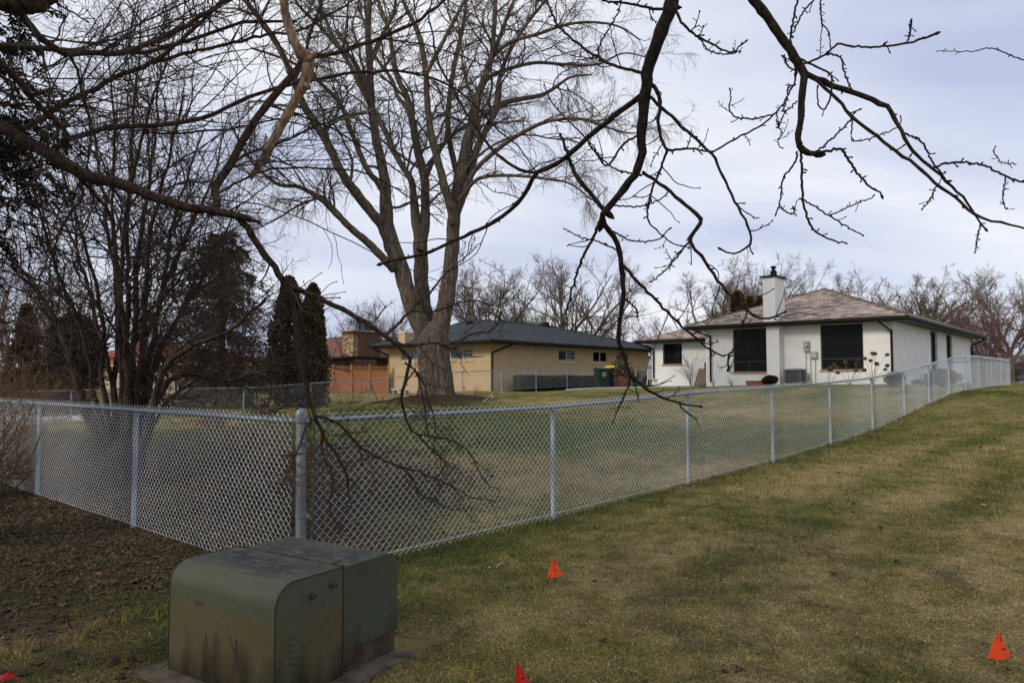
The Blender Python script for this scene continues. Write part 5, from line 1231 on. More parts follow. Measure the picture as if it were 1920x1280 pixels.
# ------------------------------------------------------------------ the many stemmed shrub tree behind the left fence
cb0 = gp(232, 902, 8); CZ = cb0[1]
clump = empty('shrub_tree', cb0, 0, 'dense dark many stemmed bare tree behind the left run of the fence', 'tree'); bpy.context.view_layer.update()
tops = [((215, 885), (150, 745), (122, 640), (75, 550), (10, 480), (-60, 470)), ((225, 885), (180, 760), (160, 640), (110, 520), (70, 380), (30, 260)),
 ((228, 880), (195, 740), (190, 600), (165, 480), (120, 330), (95, 180)), ((232, 880), (215, 740), (222, 600), (205, 440), (180, 280), (150, 120)),
 ((236, 880), (228, 720), (225, 560), (210, 420), (215, 260), (200, 90)), ((240, 880), (236, 700), (240, 560), (238, 420), (250, 250), (262, 60)),
 ((243, 880), (246, 720), (255, 600), (262, 450), (285, 300), (300, 120)), ((246, 880), (258, 720), (270, 620), (278, 470), (300, 360), (345, 180)),
 ((250, 885), (268, 740), (290, 620), (312, 500), (330, 400), (380, 250)), ((252, 885), (272, 760), (300, 660), (338, 590), (390, 500), (450, 380)),
 ((255, 890), (285, 770), (310, 690), (360, 650), (430, 620), (500, 560)), ((255, 890), (290, 790), (330, 740), (390, 700), (450, 675), (560, 690)),
 ((222, 890), (170, 770), (140, 700), (110, 650), (60, 610), (-20, 600)), ((238, 880), (205, 700), (170, 560), (130, 440), (60, 330), (20, 200)), ((244, 880), (262, 700), (300, 560), (350, 440), (400, 330), (430, 210)),
 ((238, 880), (240, 700), (228, 540), (240, 380), (275, 230), (330, 60)), ((248, 880), (300, 740), (350, 700), (420, 715), (480, 700), (520, 720))]
polys = []
for i, tp in enumerate(tops):
    dz = [0, .2, .5, .9, 1.4, 1.9]; sgn = random.choice([-1, 1, .3, -.5]); sz_ = random.uniform(.7, 1.1)
    polys.append([(*at(a, b_, CZ+sgn*dz[j]), r_*sz_*CZ/FPX) for j, ((a, b_), r_) in enumerate(zip(tp, [11, 6.6, 5.2, 4.2, 3, 1.6]))])
P0c, R0c = uniform_polys(polys, 30)
P0c += np.random.default_rng(5).normal(0, .012, P0c.shape)
P0c[:, 0, 2] -= .1
big = Tubes(); big.add(P0c, R0c, 8)
V, F = loft_trunk([(cb0[0], cb0[1], cb0[2]-.15, .36), (cb0[0], cb0[1], cb0[2]+.1, .28), (cb0[0], cb0[1], cb0[2]+.35, .24), (cb0[0], cb0[1], cb0[2]+.62, .14)], 40, 3)
big.V.append(V); big.F.append(F+big.n); big.n += len(V)
offs(big.build('stems', M['clumpbark'], clump), clump)
rc = np.random.default_rng(31)
S, Dr, Ln, rr = spawn(P0c, R0c, 17, .25, 1, 25, 65, .42, .5, rc, up=.5)
P1, R1 = grow(S, Dr, np.clip(Ln, .6, 3.2), np.clip(rr, .0045, .014), 12, .18, (0, 0, .25), .4, rc)
S, Dr, Ln, rr = spawn(P1, R1, 10, .1, 1, 25, 75, .5, .6, rc)
P2, R2 = grow(S, Dr, np.clip(Ln, .3, 1.5), np.clip(rr, .0028, .007), 8, .2, (0, 0, .1), .5, rc)
S, Dr, Ln, rr = spawn(P2, R2, 5, .1, 1, 25, 70, .5, .7, rc)
P3, R3 = grow(S, Dr, np.clip(Ln, .12, .6), np.clip(rr, .0018, .0035), 5, .2, (0, 0, 0), .7, rc)
P3, R3 = buds(P3, R3, 1.7)
tw = Tubes(); tw.add(P1, R1, 5); tw.add(P2, R2, 4); tw.add(P3, R3, 3); offs(tw.build('twigs', M['clumptwig'], clump), clump)
print('clump twigs', len(P3))

# ------------------------------------------------------------------ the near tree on the left whose limbs reach over the fence
LT = np.array([-3.6, 2.9]); zLT = gh(*LT)
ltree = empty('overhanging_tree', (LT[0], LT[1], zLT), 0, 'dark bare tree at the left edge, its heavy limb ending in a broken stub', 'tree'); bpy.context.view_layer.update()
def tpx(pts, Z0, Z1, *rpts): return pxpoly(pts, Z0, Z1, 0, 0, list(rpts))
L = [
 tpx([(-300, 215), (-120, 215), (0, 240), (40, 262), (80, 283), (130, 312), (170, 332), (240, 350), (300, 373), (360, 390), (400, 396), (440, 402), (470, 412)], 2.9, 3.1, 15, 13, 12, 12, 12, 10, 9, 8, 7, 6),
 tpx([(396, 398), (407, 385), (406, 372), (404, 352), (420, 325), (450, 275), (490, 210), (530, 160), (560, 130), (568, 114), (600, 104), (640, 97), (757, 54), (830, 5), (880, -40)], 3.1, 3.6, 8, 7.5, 7.5, 7.5, 7, 6.5, 5.5, 4, 3.5, 3, 2),
 tpx([(40, 242), (80, 222), (110, 200), (160, 175), (230, 140), (290, 115), (340, 75), (380, 40), (425, -10)], 2.95, 3.5, 5, 5, 4.5, 4, 3.5, 3),
 tpx([(288, 118), (350, 100), (420, 85), (500, 65), (560, 58), (640, 15), (690, -20)], 3.3, 3.8, 3.5, 3, 2.6, 2, 1.6),
 tpx([(118, 262), (150, 255), (210, 238), (280, 236), (340, 230), (400, 215), (450, 190), (520, 165), (640, 140), (724, 133), (774, 138), (841, 158), (892, 198), (925, 235), (976, 279), (1010, 330)], 3.0, 4.3, 5, 4.8, 4.5, 4, 3.6, 3, 2.6, 2.2, 1.8, 1.4, 1),
 tpx([(-60, -30), (20, 5), (60, 55), (100, 88), (130, 103), (170, 98), (220, 100), (270, 85), (310, 70), (360, 40), (420, 5), (470, -30)], 2.6, 3.3, 9, 7, 6, 5, 4.5, 4, 3.5, 3),
 tpx([(130, 103), (145, 130), (158, 190), (170, 260), (165, 330), (190, 420)], 2.8, 3.1, 3, 2.5, 2, 1.5, 1),
 tpx([(-60, 60), (0, 115), (30, 145), (60, 185), (90, 215), (120, 245), (125, 290)], 2.7, 3.0, 6, 6, 5.5, 5, 3),
 tpx([(-80, -20), (0, 0), (60, 8), (100, -10), (160, -40)], 2.2, 2.3, 22, 20, 18, 12, 9),
 tpx([(445, 405), (470, 435), (487, 467), (514, 500), (534, 531), (544, 541), (571, 547), (638, 578), (707, 618), (741, 645), (764, 665), (769, 678), (759, 719), (753, 750), (756, 765)], 3.1, 3.5, 6, 6.5, 6, 5.8, 5.5, 4.5, 4, 3.5, 3.2, 3, 2.5),
 tpx([(724, 628), (751, 601), (781, 571), (801, 554), (838, 510), (855, 497), (885, 470), (905, 450)], 3.4, 3.7, 3, 2.6, 2.2, 1.6, 1, .8),
 tpx([(737, 643), (774, 648), (801, 643), (828, 645), (855, 653), (868, 635), (895, 623), (919, 621), (935, 604), (939, 574), (938, 545)], 3.4, 3.7, 2.8, 2.4, 2.2, 2, 1.8, 1.4, 1),
 tpx([(771, 584), (818, 583), (855, 569), (895, 564), (929, 574), (956, 561), (975, 545)], 3.5, 3.8, 1.8, 1.6, 1.2, 1, .8),
 tpx([(544, 541), (551, 578), (558, 645), (568, 699), (578, 732), (586, 767), (602, 807), (620, 837), (637, 862), (647, 880), (652, 905), (656, 945)], 3.3, 3.7, 4.2, 4.2, 4, 3.6, 3.4, 3, 2.6, 2, 1.4),
 tpx([(592, 780), (612, 784), (640, 797), (655, 817), (686, 845), (717, 860), (742, 871), (779, 881), (817, 897), (854, 914), (883, 931), (930, 940)], 3.5, 4.0, 2.8, 2.6, 2.4, 2.2, 1.8, 1.5, 1.1, .8),
 tpx([(742, 871), (770, 892), (783, 918), (798, 933), (823, 942), (845, 954), (875, 956)], 3.8, 4.0, 1.8, 1.6, 1.3, 1, .8),
 tpx([(756, 765), (768, 800), (781, 813), (807, 817), (845, 824), (871, 839), (890, 866), (912, 905), (937, 916)], 3.5, 3.9, 2, 1.8, 1.4, 1, .8),
 tpx([(783, 815), (800, 834), (819, 849), (834, 867), (828, 884), (817, 897)], 3.6, 3.8, 1.6, 1.3, .9),
 tpx([(586, 784), (572, 807), (560, 840), (545, 870), (535, 900), (522, 925)], 3.5, 3.4, 1.8, 1.6, 1.2, .8),
 tpx([(578, 737), (550, 752), (520, 768), (490, 775)], 3.5, 3.3, 2, 1.6, 1),
 tpx([(602, 807), (606, 850), (625, 900), (618, 950), (640, 1000)], 3.6, 3.8, 2.2, 1.8, 1.3, .8),
 tpx([(757, 719), (780, 700), (795, 760), (803, 820)], 3.5, 3.6, 1.6, 1.2, .8),
 tpx([(760, 680), (790, 710), (815, 790), (812, 850)], 3.5, 3.7, 2, 1.4, .8),
 tpx([(155, 335), (160, 345), (200, 390), (215, 430), (220, 500), (228, 560)], 3.0, 3.2, 4, 3.6, 3, 2, 1.2),
 tpx([(150, 330), (152, 370), (130, 400), (110, 440), (98, 480), (92, 520), (100, 590)], 3.0, 3.1, 3, 2.4, 1.8, 1.2),
 tpx([(65, 320), (75, 370), (90, 430), (95, 470), (75, 520), (60, 600)], 3.0, 2.9, 2.4, 2, 1.4, .9),
 tpx([(95, 300), (85, 250), (70, 330), (0, 390), (-40, 420)], 2.9, 2.8, 3, 2.4, 1.6, 1),
 tpx([(408, 365), (440, 345), (500, 320), (560, 315), (640, 318), (700, 330), (780, 380), (830, 420)], 3.2, 4.0, 2.4, 2, 1.8, 1.4, 1),
 tpx([(425, 320), (460, 290), (520, 270), (600, 235), (660, 215), (720, 215)], 3.2, 3.9, 2.6, 2.2, 1.6, 1.2),
 tpx([(500, 196), (560, 215), (620, 240), (700, 290), (760, 330), (830, 400)], 3.4, 4.2, 2.2, 1.8, 1.4, 1),
 tpx([(640, 97), (700, 75), (760, 78), (820, 90), (900, 120), (960, 150)], 3.5, 4.2, 2.2, 1.6, 1.2, .9),
 tpx([(570, 110), (583, 60), (600, 10), (608, -30)], 3.3, 3.4, 3, 2.6, 2),
 tpx([(640, 200), (560, 215), (440, 240), (330, 250), (250, 245)], 3.9, 3.4, 1.2, 1.6, 2, 2.2),
 tpx([(0, 330), (60, 300), (180, 170), (300, 60), (420, -20)], 4.2, 4.6, 1.6, 1.6, 1.3, 1),
 tpx([(60, 140), (140, 100), (250, 50), (400, -20)], 3.8, 4.4, 2, 1.8, 1.4),
]
P0l, R0l = uniform_polys(L, 40)
P0l += np.random.default_rng(8).normal(0, .0022, P0l.shape)
rl = np.random.default_rng(41)
knob = 1+.10*np.maximum(0, np.sin(np.arange(40)[None]*1.9+np.arange(len(L))[:, None]))
big = Tubes(); big.add(P0l, R0l*knob, 10, cap=True)
# broken splintered stub at the end of the heavy limb, a knuckle where the side limb leaves
e0 = P0l[0, -1]; d0 = unit(P0l[0, -1]-P0l[0, -3])
for k in range(5):
    o_ = rl.normal(0, .004, 3); big.add(np.array([e0-d0*.03+o_, e0+d0*.02+o_*1.2, e0+d0*(.035+.03*rl.random())+o_*1.8+[0, 0, .006*(k-2)]]), np.array([.007, .005, .0012]), 5)
# trunk, outside the frame
trk = crom(np.array([(LT[0], LT[1], zLT-.2, .24), (LT[0], LT[1], .8, .18), (LT[0]+.15, LT[1], 2.0, .15), (LT[0]+.1, LT[1]-.1, 3.5, .13), (LT[0]+.3, LT[1]-.2, 5.2, .09), (LT[0]+.6, LT[1], 7.0, .04)]), 30)
big.add(trk[:, :3], trk[:, 3], 14)
for i, zz in ((0, 2.35), (5, 3.2), (7, 2.6), (8, 3.0)):
    s_ = np.array([LT[0]+.12, LT[1]-.02, zz-.25]); e_ = P0l[i, 0]; big.add(crom(np.array([s_, (s_+e_)/2+[0, 0, .1], e_]), 10), np.linspace(max(.03, R0l[i, 0]*1.5), R0l[i, 0], 10), 8)
offs(big.build('limbs', M['darkbark'], ltree), ltree)
# side shoots: spread over each traced branch
S, Dr, Ln, rr = spawn(P0l, R0l, 11, .08, 1, 30, 75, .22, .5, rl, tshrink=.4)
Ln = np.clip(Ln, .12, .62); rr = np.clip(rr, .0016, .0042)
P1, R1 = grow(S, Dr, Ln, rr, 9, .16, (0, 0, .1), .55, rl)
S, Dr, Ln, rr = spawn(P1, R1, 5, .2, 1, 30, 70, .45, .75, rl)
P2, R2 = grow(S, Dr, np.clip(Ln, .04, .25), np.clip(rr, .0012, .002), 5, .16, (0, 0, .1), .75, rl)
P1b, R1b = buds(P1, R1, 2.0); P2b, R2b = buds(P2, R2, 2.0)
# long whips that web the sky at the upper left
wi = [0, 1, 2, 3, 4, 5, 7, 28, 29, 33, 34]; S, Dr, Ln, rr = spawn(P0l[wi], R0l[wi], 9, .05, .8, 20, 65, .3, .45, rl, up=1.2); Dr[:, 2] = np.where(Dr[:, 2] < -.1, -Dr[:, 2]*.6, Dr[:, 2]); Pw, Rw = grow(S, Dr, rl.uniform(.5, 1.5, len(S)), np.clip(rr, .0018, .0036), 14, .10, (0, .2, .3), .45, rl)
S, Dr, Ln, rr = spawn(Pw, Rw, 6, .15, 1, 25, 60, .28, .6, rl); Pv, Rv = grow(S, Dr, Ln, np.clip(rr, .0012, .002), 7, .12, (0, 0, .2), .7, rl); Pwb, Rwb = buds(Pw, Rw, 1.8); Pvb, Rvb = buds(Pv, Rv, 1.9)
# short bud spurs along everything
S, Dr, Ln, rr = spawn(np.concatenate([P0l[:, ::1]]), R0l, 16, .1, 1, 40, 75, .01, .6, rl); Ln = rl.uniform(.006, .022, len(S)); rr = np.clip(rr, .0012, .002)
P3, R3 = grow(S, Dr, Ln, rr, 3, .1, (0, 0, 0), .9, rl); P3, R3 = buds(P3, R3, 1.6)
# the thick tangle near the corner post and to the left of the frame
S, Dr, Ln, rr = spawn(P0l[[13, 14, 20, 18]], R0l[[13, 14, 20, 18]], 12, .35, 1, 30, 85, .22, .6, rl, tshrink=.2); Ln = np.clip(Ln, .08, .38); rr = np.clip(rr, .0013, .0024)
P5, R5 = grow(S, Dr, Ln, rr, 8, .24, (0, 0, -.1), .5, rl)
S, Dr, Ln, rr = spawn(P5, R5, 4, .2, 1, 30, 70, .45, .75, rl); P6, R6 = grow(S, Dr, np.clip(Ln, .03, .16), np.clip(rr, .001, .0018), 5, .2, (0, 0, 0), .75, rl); P6, R6 = buds(P6, R6, 1.9)
tw = Tubes(); tw.add(Pwb, Rwb, 5); tw.add(Pvb, Rvb, 4); tw.add(P1b, R1b, 5); tw.add(P2b, R2b, 4); tw.add(P3, R3, 4); tw.add(P5, R5, 4); tw.add(P6, R6, 4)
# upper crown overhead, out of view, so the cabinet stands in its shade
S = np.repeat(trk[12:, :3], 9, 0); Dr = rl.normal(0, 1, S.shape); Dr[:, 2] = np.abs(Dr[:, 2])*.8+.25; Ln = rl.uniform(1.5, 3.2, len(S))
keep = (Dr[:, 1] < .5); S, Dr, Ln = S[keep], Dr[keep], Ln[keep]
Pa, Ra = grow(S, Dr, Ln, np.full(len(S), .022), 10, .15, (0, 0, .2), .3, rl)
S, Dr, Ln, rr = spawn(Pa, Ra, 12, .1, 1, 30, 70, .45, .5, rl); Pb, Rb = grow(S, Dr, Ln, np.clip(rr, .003, .01), 7, .2, (0, 0, .2), .5, rl)
tw.add(Pa, Ra, 5); tw.add(Pb, Rb, 3)
offs(tw.build('twigs', M['darktwig'], ltree), ltree)

# ------------------------------------------------------------------ the near tree overhead whose limbs hang in from the top
RT = np.array([1.6, -2.6]); zRT = gh(*RT)
rtree = empty('overhanging_tree', (RT[0], RT[1], zRT), 0, 'dark bare tree overhead whose knobbly limbs hang in from the top right', 'tree'); bpy.context.view_layer.update()
L = [
 tpx([(1285, -90), (1272, -30), (1261, 0), (1238, 67), (1218, 118), (1211, 168), (1204, 235), (1201, 302), (1177, 346), (1137, 393), (1127, 413)], 2.5, 2.8, 14, 13, 13, 12, 11, 10, 8, 7, 6, 5),
 tpx([(1127, 413), (1110, 450), (1090, 490), (1073, 541), (1063, 581), (1056, 605)], 2.8, 2.9, 3, 2.6, 2.2, 1.6, 1),
 tpx([(1130, 408), (1140, 430), (1157, 457), (1164, 497), (1169, 554), (1162, 600), (1159, 635), (1167, 658), (1181, 699), (1208, 726), (1245, 746), (1278, 757), (1312, 762)], 2.8, 3.1, 5, 5, 4.8, 4.2, 3.8, 3.2, 2.8, 2, 1.5),
 tpx([(1181, 699), (1180, 720), (1170, 745), (1158, 768), (1150, 790)], 3.0, 3.05, 2, 1.6, 1.2, .9), tpx([(1183, 702), (1190, 720), (1198, 752)], 3.0, 3.05, 1.6, 1.2, .8),
 tpx([(1167, 495), (1194, 527), (1224, 558), (1255, 590), (1280, 612), (1306, 634), (1332, 657), (1351, 665), (1366, 666), (1400, 659), (1409, 644)], 2.85, 3.0, 3, 2.8, 2.4, 2, 1.6, 1.2, 1),
 tpx([(1366, 666), (1377, 650), (1381, 631), (1398, 594), (1399, 581)], 3.0, 3.0, 1.6, 1.5, 1.4, 1.3),
 tpx([(1366, 667), (1365, 680), (1367, 690)], 3.0, 3.0, 1.4, 1.3, 1.6),
 tpx([(1203, 180), (1164, 208), (1110, 252), (1070, 286), (1040, 310), (1003, 324), (989, 356), (962, 390), (925, 417), (895, 432), (855, 450), (801, 474), (754, 485), (716, 494)], 2.7, 3.3, 5.5, 5, 4.6, 4.2, 4, 3.6, 3.2, 2.8, 2.2),
 tpx([(1003, 324), (969, 316), (932, 289), (902, 252), (872, 208), (848, 165), (821, 114), (811, 67), (805, 25), (815, -20)], 3.0, 3.3, 3.2, 2.8, 2.4, 2, 1.6, 1.3),
 tpx([(1212, 138), (1154, 124), (1120, 107), (1077, 77), (1043, 44), (1023, -5)], 2.65, 2.9, 3, 2.6, 2.2, 1.8),
 tpx([(1218, 155), (1233, 172), (1238, 200), (1235, 235), (1251, 279), (1290, 279), (1330, 284)], 2.65, 2.6, 4, 4, 3.6, 3, 2.2, 1.6),
 tpx([(1251, 279), (1238, 319), (1224, 353), (1214, 400), (1220, 420), (1260, 455), (1290, 464)], 2.65, 2.7, 2.4, 2.2, 1.8, 1.4, 1),
 tpx([(1215, 178), (1245, 205), (1280, 238), (1307, 262), (1330, 285), (1344, 302), (1354, 329), (1371, 363), (1391, 400), (1404, 430), (1407, 455), (1394, 467), (1377, 475), (1352, 469)], 2.65, 2.5, 3.2, 3, 2.6, 2.4, 2.2, 2, 1.6),
 tpx([(1332, 287), (1381, 259), (1424, 237), (1451, 215), (1471, 191), (1485, 165), (1492, 145)], 2.5, 2.4, 1.8, 1.7, 1.5, 1.5, 1.8),
 tpx([(1451, 214), (1414, 223), (1381, 220), (1368, 208), (1369, 190), (1370, 171)], 2.45, 2.4, 1.6, 1.5, 1.4, 1.1),
 tpx([(1456, 213), (1458, 235), (1466, 250), (1458, 265), (1464, 277)], 2.4, 2.4, 1.3, 1.2, 1),
 tpx([(1203, 322), (1245, 349), (1280, 380), (1300, 396), (1315, 412), (1312, 422), (1300, 436), (1293, 452), (1320, 487), (1347, 527), (1374, 558), (1398, 578), (1421, 595), (1445, 595), (1468, 585)], 2.75, 2.6, 3.2, 3.4, 4, 3.6, 3, 2.6, 2.2, 1.6),
 tpx([(1293, 452), (1270, 480), (1250, 505), (1222, 527)], 2.7, 2.7, 2, 1.6, 1.2),
 tpx([(1050, 250), (1067, 296), (1083, 333), (1110, 366), (1136, 397)], 2.9, 2.8, 2.2, 3.4, 4.2, 4.2, 4.4),
 tpx([(1168, -15), (1162, 17), (1144, 50), (1124, 84), (1122, 107)], 2.8, 2.8, 1.2, 1.4, 1.6, 1.8),
 tpx([(1100, -10), (1127, 0), (1177, 7), (1228, 17), (1262, 15)], 2.8, 2.6, 1.8, 2, 2.4, 3),
 tpx([(1262, 5), (1280, 45), (1310, 70), (1345, 88), (1375, 98), (1395, 78)], 2.5, 2.4, 3, 2.4, 2, 1.6, 1.4),
 tpx([(1310, 70), (1330, 95), (1360, 102), (1385, 97)], 2.45, 2.4, 1.5, 1.3, 1.2),
 tpx([(1204, 250), (1170, 270), (1140, 310), (1120, 290), (1090, 250), (1040, 200), (1020, 160)], 2.75, 2.9, 2.2, 2, 1.8, 1.4, 1),
 tpx([(1385, -90), (1408, -12), (1428, 17), (1455, 57), (1482, 94), (1503, 128), (1508, 141), (1503, 188), (1500, 235), (1496, 262), (1500, 278), (1512, 286), (1527, 289)], 2.3, 2.4, 9, 9, 8.5, 8, 8, 7.5, 7, 6, 5.5, 6, 6, 5),
 tpx([(1507, 136), (1549, 155), (1582, 168), (1616, 178), (1643, 191), (1666, 203), (1680, 228), (1697, 259), (1717, 289), (1750, 319), (1777, 343), (1807, 373), (1831, 406), (1848, 428)], 2.4, 2.3, 5, 5.5, 4.6, 5, 4, 3.4, 3, 2.6, 2.4, 2, 1.5),
 tpx([(1515, 142), (1529, 150), (1569, 185), (1602, 222), (1643, 255), (1683, 286), (1717, 309), (1757, 346), (1794, 373), (1831, 406), (1868, 415), (1901, 423), (1930, 430)], 2.4, 2.2, 3, 3, 3, 3, 2.8, 2.6, 2.2, 1.8),
 tpx([(1745, 316), (1777, 306), (1817, 306), (1851, 312), (1885, 331), (1925, 342)], 2.3, 2.2, 2.2, 2, 2, 1.8),
 tpx([(1502, 122), (1549, 101), (1569, 84), (1600, 87), (1633, 89), (1700, 81), (1752, 65)], 2.35, 2.25, 2, 2, 1.9, 2.2), tpx([(1700, 80), (1706, 62), (1708, 42)], 2.3, 2.3, 1.4, 1.6),
 tpx([(1549, 101), (1576, 107), (1582, 134), (1599, 173)], 2.35, 2.35, 1.8, 1.6, 1.4),
 tpx([(1496, 108), (1535, 128), (1555, 138), (1560, 155), (1555, 188), (1545, 205), (1534, 195), (1532, 165)], 2.4, 2.35, 2, 1.8, 1.6, 1.2),
 tpx([(1527, 288), (1549, 284), (1576, 280), (1589, 296), (1609, 326), (1629, 349), (1653, 363)], 2.4, 2.35, 2.8, 2.6, 2.4, 2, 1.6),
 tpx([(1530, 286), (1565, 255), (1592, 228), (1600, 215)], 2.4, 2.35, 1.8, 1.6, 1.4),
 tpx([(1502, 282), (1503, 322), (1505, 370), (1512, 403), (1525, 430), (1542, 443), (1569, 453), (1586, 454)], 2.4, 2.4, 2.4, 2.2, 1.8, 1.3),
 tpx([(1507, 375), (1555, 405), (1592, 428), (1616, 440)], 2.4, 2.35, 1.6, 1.4, 1.2), tpx([(1555, 405), (1596, 386), (1638, 370)], 2.38, 2.35, 1.3, 1.1),
 tpx([(1496, 284), (1492, 302), (1468, 336), (1464, 370), (1455, 401)], 2.4, 2.45, 2, 1.8, 1.6, 1.2), tpx([(1462, 388), (1475, 398), (1488, 400), (1491, 392)], 2.45, 2.45, 1.2, 1.4),
 tpx([(1695, 250), (1727, 265), (1750, 306), (1777, 339)], 2.3, 2.3, 1.8, 1.8, 1.6),
 tpx([(1600, 225), (1598, 260), (1625, 262), (1680, 240), (1690, 222)], 2.35, 2.3, 1.4, 1.3, 1),
 tpx([(1500, -15), (1495, 0), (1487, 40), (1483, 67), (1487, 110), (1492, 130)], 2.5, 2.45, 1.8, 2, 1.8, 2),
 tpx([(1536, -10), (1508, 20), (1498, 40), (1483, 67)], 2.4, 2.45, 1.6, 1.6, 1.4),
 tpx([(1538, -20), (1540, 37), (1555, 64), (1556, 86)], 2.4, 2.4, 1.4, 1.2, 1), tpx([(1539, 0), (1540, 60), (1537, 105)], 2.4, 2.4, 1, .7),
 tpx([(1492, 160), (1478, 165), (1475, 190), (1465, 210)], 2.4, 2.4, 1.6, 1.4, 1.2), tpx([(1494, 190), (1470, 215), (1459, 240)], 2.4, 2.4, 1.3, 1.2),
 tpx([(1492, 132), (1482, 128), (1474, 118), (1472, 108)], 2.4, 2.4, 1.4, 1.6),
 tpx([(1838, 420), (1833, 445), (1829, 470)], 2.3, 2.3, 1.4, 1), tpx([(1885, 333), (1880, 372), (1888, 392)], 2.2, 2.2, 1.3, 1),
 tpx([(1757, 346), (1745, 372), (1730, 392)], 2.3, 2.3, 1.5, 1.1), tpx([(1905, 308), (1880, 305), (1865, 290), (1864, 278)], 2.3, 2.3, 1, .8),
 tpx([(1936, 115), (1905, 108), (1861, 91), (1820, 97), (1760, 96)], 2.8, 2.7, 1.2, 1.2, 1, .7),
 tpx([(1204, 330), (1160, 320), (1130, 300), (1110, 270)], 2.75, 2.8, 2, 1.6, 1.1),
 tpx([(1160, 470), (1120, 452), (1090, 445), (1060, 430)], 2.85, 2.9, 1.6, 1.3, 1), tpx([(1169, 560), (1190, 575), (1196, 590)], 2.9, 2.9, 1.8, 1.4),
 tpx([(1137, 425), (1180, 450), (1230, 450), (1255, 430)], 2.8, 2.75, 1.6, 1.4, 1.2), tpx([(1150, 385), (1200, 387), (1240, 372), (1253, 360)], 2.8, 2.75, 1.6, 1.4, 1.1),
]
P0r, R0r = uniform_polys(L, 34)
rr_g = np.random.default_rng(51)
P0r += rr_g.normal(0, .0016, P0r.shape)
knob = 1+.16*np.maximum(0, np.sin(np.arange(34)[None]*2.3+np.arange(len(L))[:, None]))**2
P0t, R0t = buds(P0r, R0r*knob, 1.5)
big = Tubes(); big.add(P0t, R0t, 10)
trk = crom(np.array([(RT[0], RT[1], zRT-.2, .26), (RT[0], RT[1], 1.5, .2), (RT[0]-.05, RT[1]+.1, 3.0, .17), (RT[0]-.1, RT[1]+.6, 4.4, .12), (RT[0]-.2, RT[1]+2.2, 5.0, .09), (RT[0]-.5, RT[1]+4.0, 4.6, .06), (.95, 2.2, 4.0, .045)]), 40)
big.add(trk[:, :3], trk[:, 3], 12)
for i in (0, 25):
    e_ = P0r[i, 0]; s_ = trk[-1, :3] if i == 0 else trk[-5, :3]; big.add(crom(np.array([s_, (s_+e_)/2+[.05, 0, .05], e_]), 12), np.linspace(.04, R0r[i, 0], 12), 9)
offs(big.build('limbs', M['rbark'], rtree), rtree)
S, Dr, Ln, rr = spawn(P0r, R0r, 8, .15, 1, 35, 75, .01, .65, rr_g); Ln = rr_g.uniform(.003, .013, len(S))*(1+1.5*(rr_g.random(len(S)) < .15)); rr = np.clip(rr, .0013, .0026)
P3, R3 = grow(S, Dr, Ln, rr, 3, .12, (0, 0, 0), .9, rr_g); P3, R3 = buds(P3, R3, 1.5)
sel = [i for i in range(len(L)) if i not in (0, 25)]
sel = [i for i in sel if i < 24]; S, Dr, Ln, rr = spawn(P0r[sel], R0r[sel], 2, .3, .95, 35, 70, .25, .6, rr_g); Ln = np.clip(Ln, .05, .2); rr = np.clip(rr, .0014, .0026)
P1, R1 = grow(S, Dr, Ln, rr, 8, .13, (0, 0, .7), .7, rr_g); P1b, R1b = buds(P1, R1, 2.0)
S, Dr, Ln, rr = spawn(P1, R1, 3, .2, 1, 40, 75, .1, .8, rr_g); Ln = rr_g.uniform(.006, .015, len(S)); P2, R2 = grow(S, Dr, Ln, np.clip(rr, .001, .0018), 2, .1, (0, 0, 0), .9, rr_g); P2, R2 = buds(P2, R2, 1.5)
# denser twigs round the middle limb, where the photo shows a tangle
mid = [1, 2, 5, 8, 9, 10, 11, 12, 17, 19, 24]
S, Dr, Ln, rr = spawn(P0r[mid], R0r[mid], 5, .1, 1, 35, 70, .3, .6, rr_g); Ln = np.clip(Ln, .08, .32); rr = np.clip(rr, .0014, .0026)
P5, R5 = grow(S, Dr, Ln, rr, 9, .14, (0, 0, .6), .6, rr_g); P5b, R5b = buds(P5, R5, 2.0)
tw = Tubes(); tw.add(P3, R3, 5); tw.add(P1b, R1b, 5); tw.add(P2, R2, 4); tw.add(P5b, R5b, 5)
# crown above and behind the camera
S = np.repeat(trk[8:34, :3], 6, 0); Dr = rr_g.normal(0, 1, S.shape); Dr[:, 2] = np.abs(Dr[:, 2])+.5; Dr[:, 1] -= .4; Ln = rr_g.uniform(1.2, 3, len(S))
Pa, Ra = grow(S, Dr, Ln, np.full(len(S), .02), 10, .15, (0, 0, .3), .3, rr_g); S, Dr, Ln, rr = spawn(Pa, Ra, 10, .1, 1, 30, 70, .4, .5, rr_g); Pb, Rb = grow(S, Dr, Ln, np.clip(rr, .003, .01), 7, .2, (0, 0, .2), .5, rr_g)
okk = (Pb[:, -1, 2] > 1.5+.60*Pb[:, -1, 1]); oka = (Pa[:, -1, 2] > 1.5+.60*Pa[:, -1, 1]); tw.add(Pa[oka], Ra[oka], 5); tw.add(Pb[okk], Rb[okk], 3)
offs(tw.build('twigs', M['rbark'], rtree), rtree)

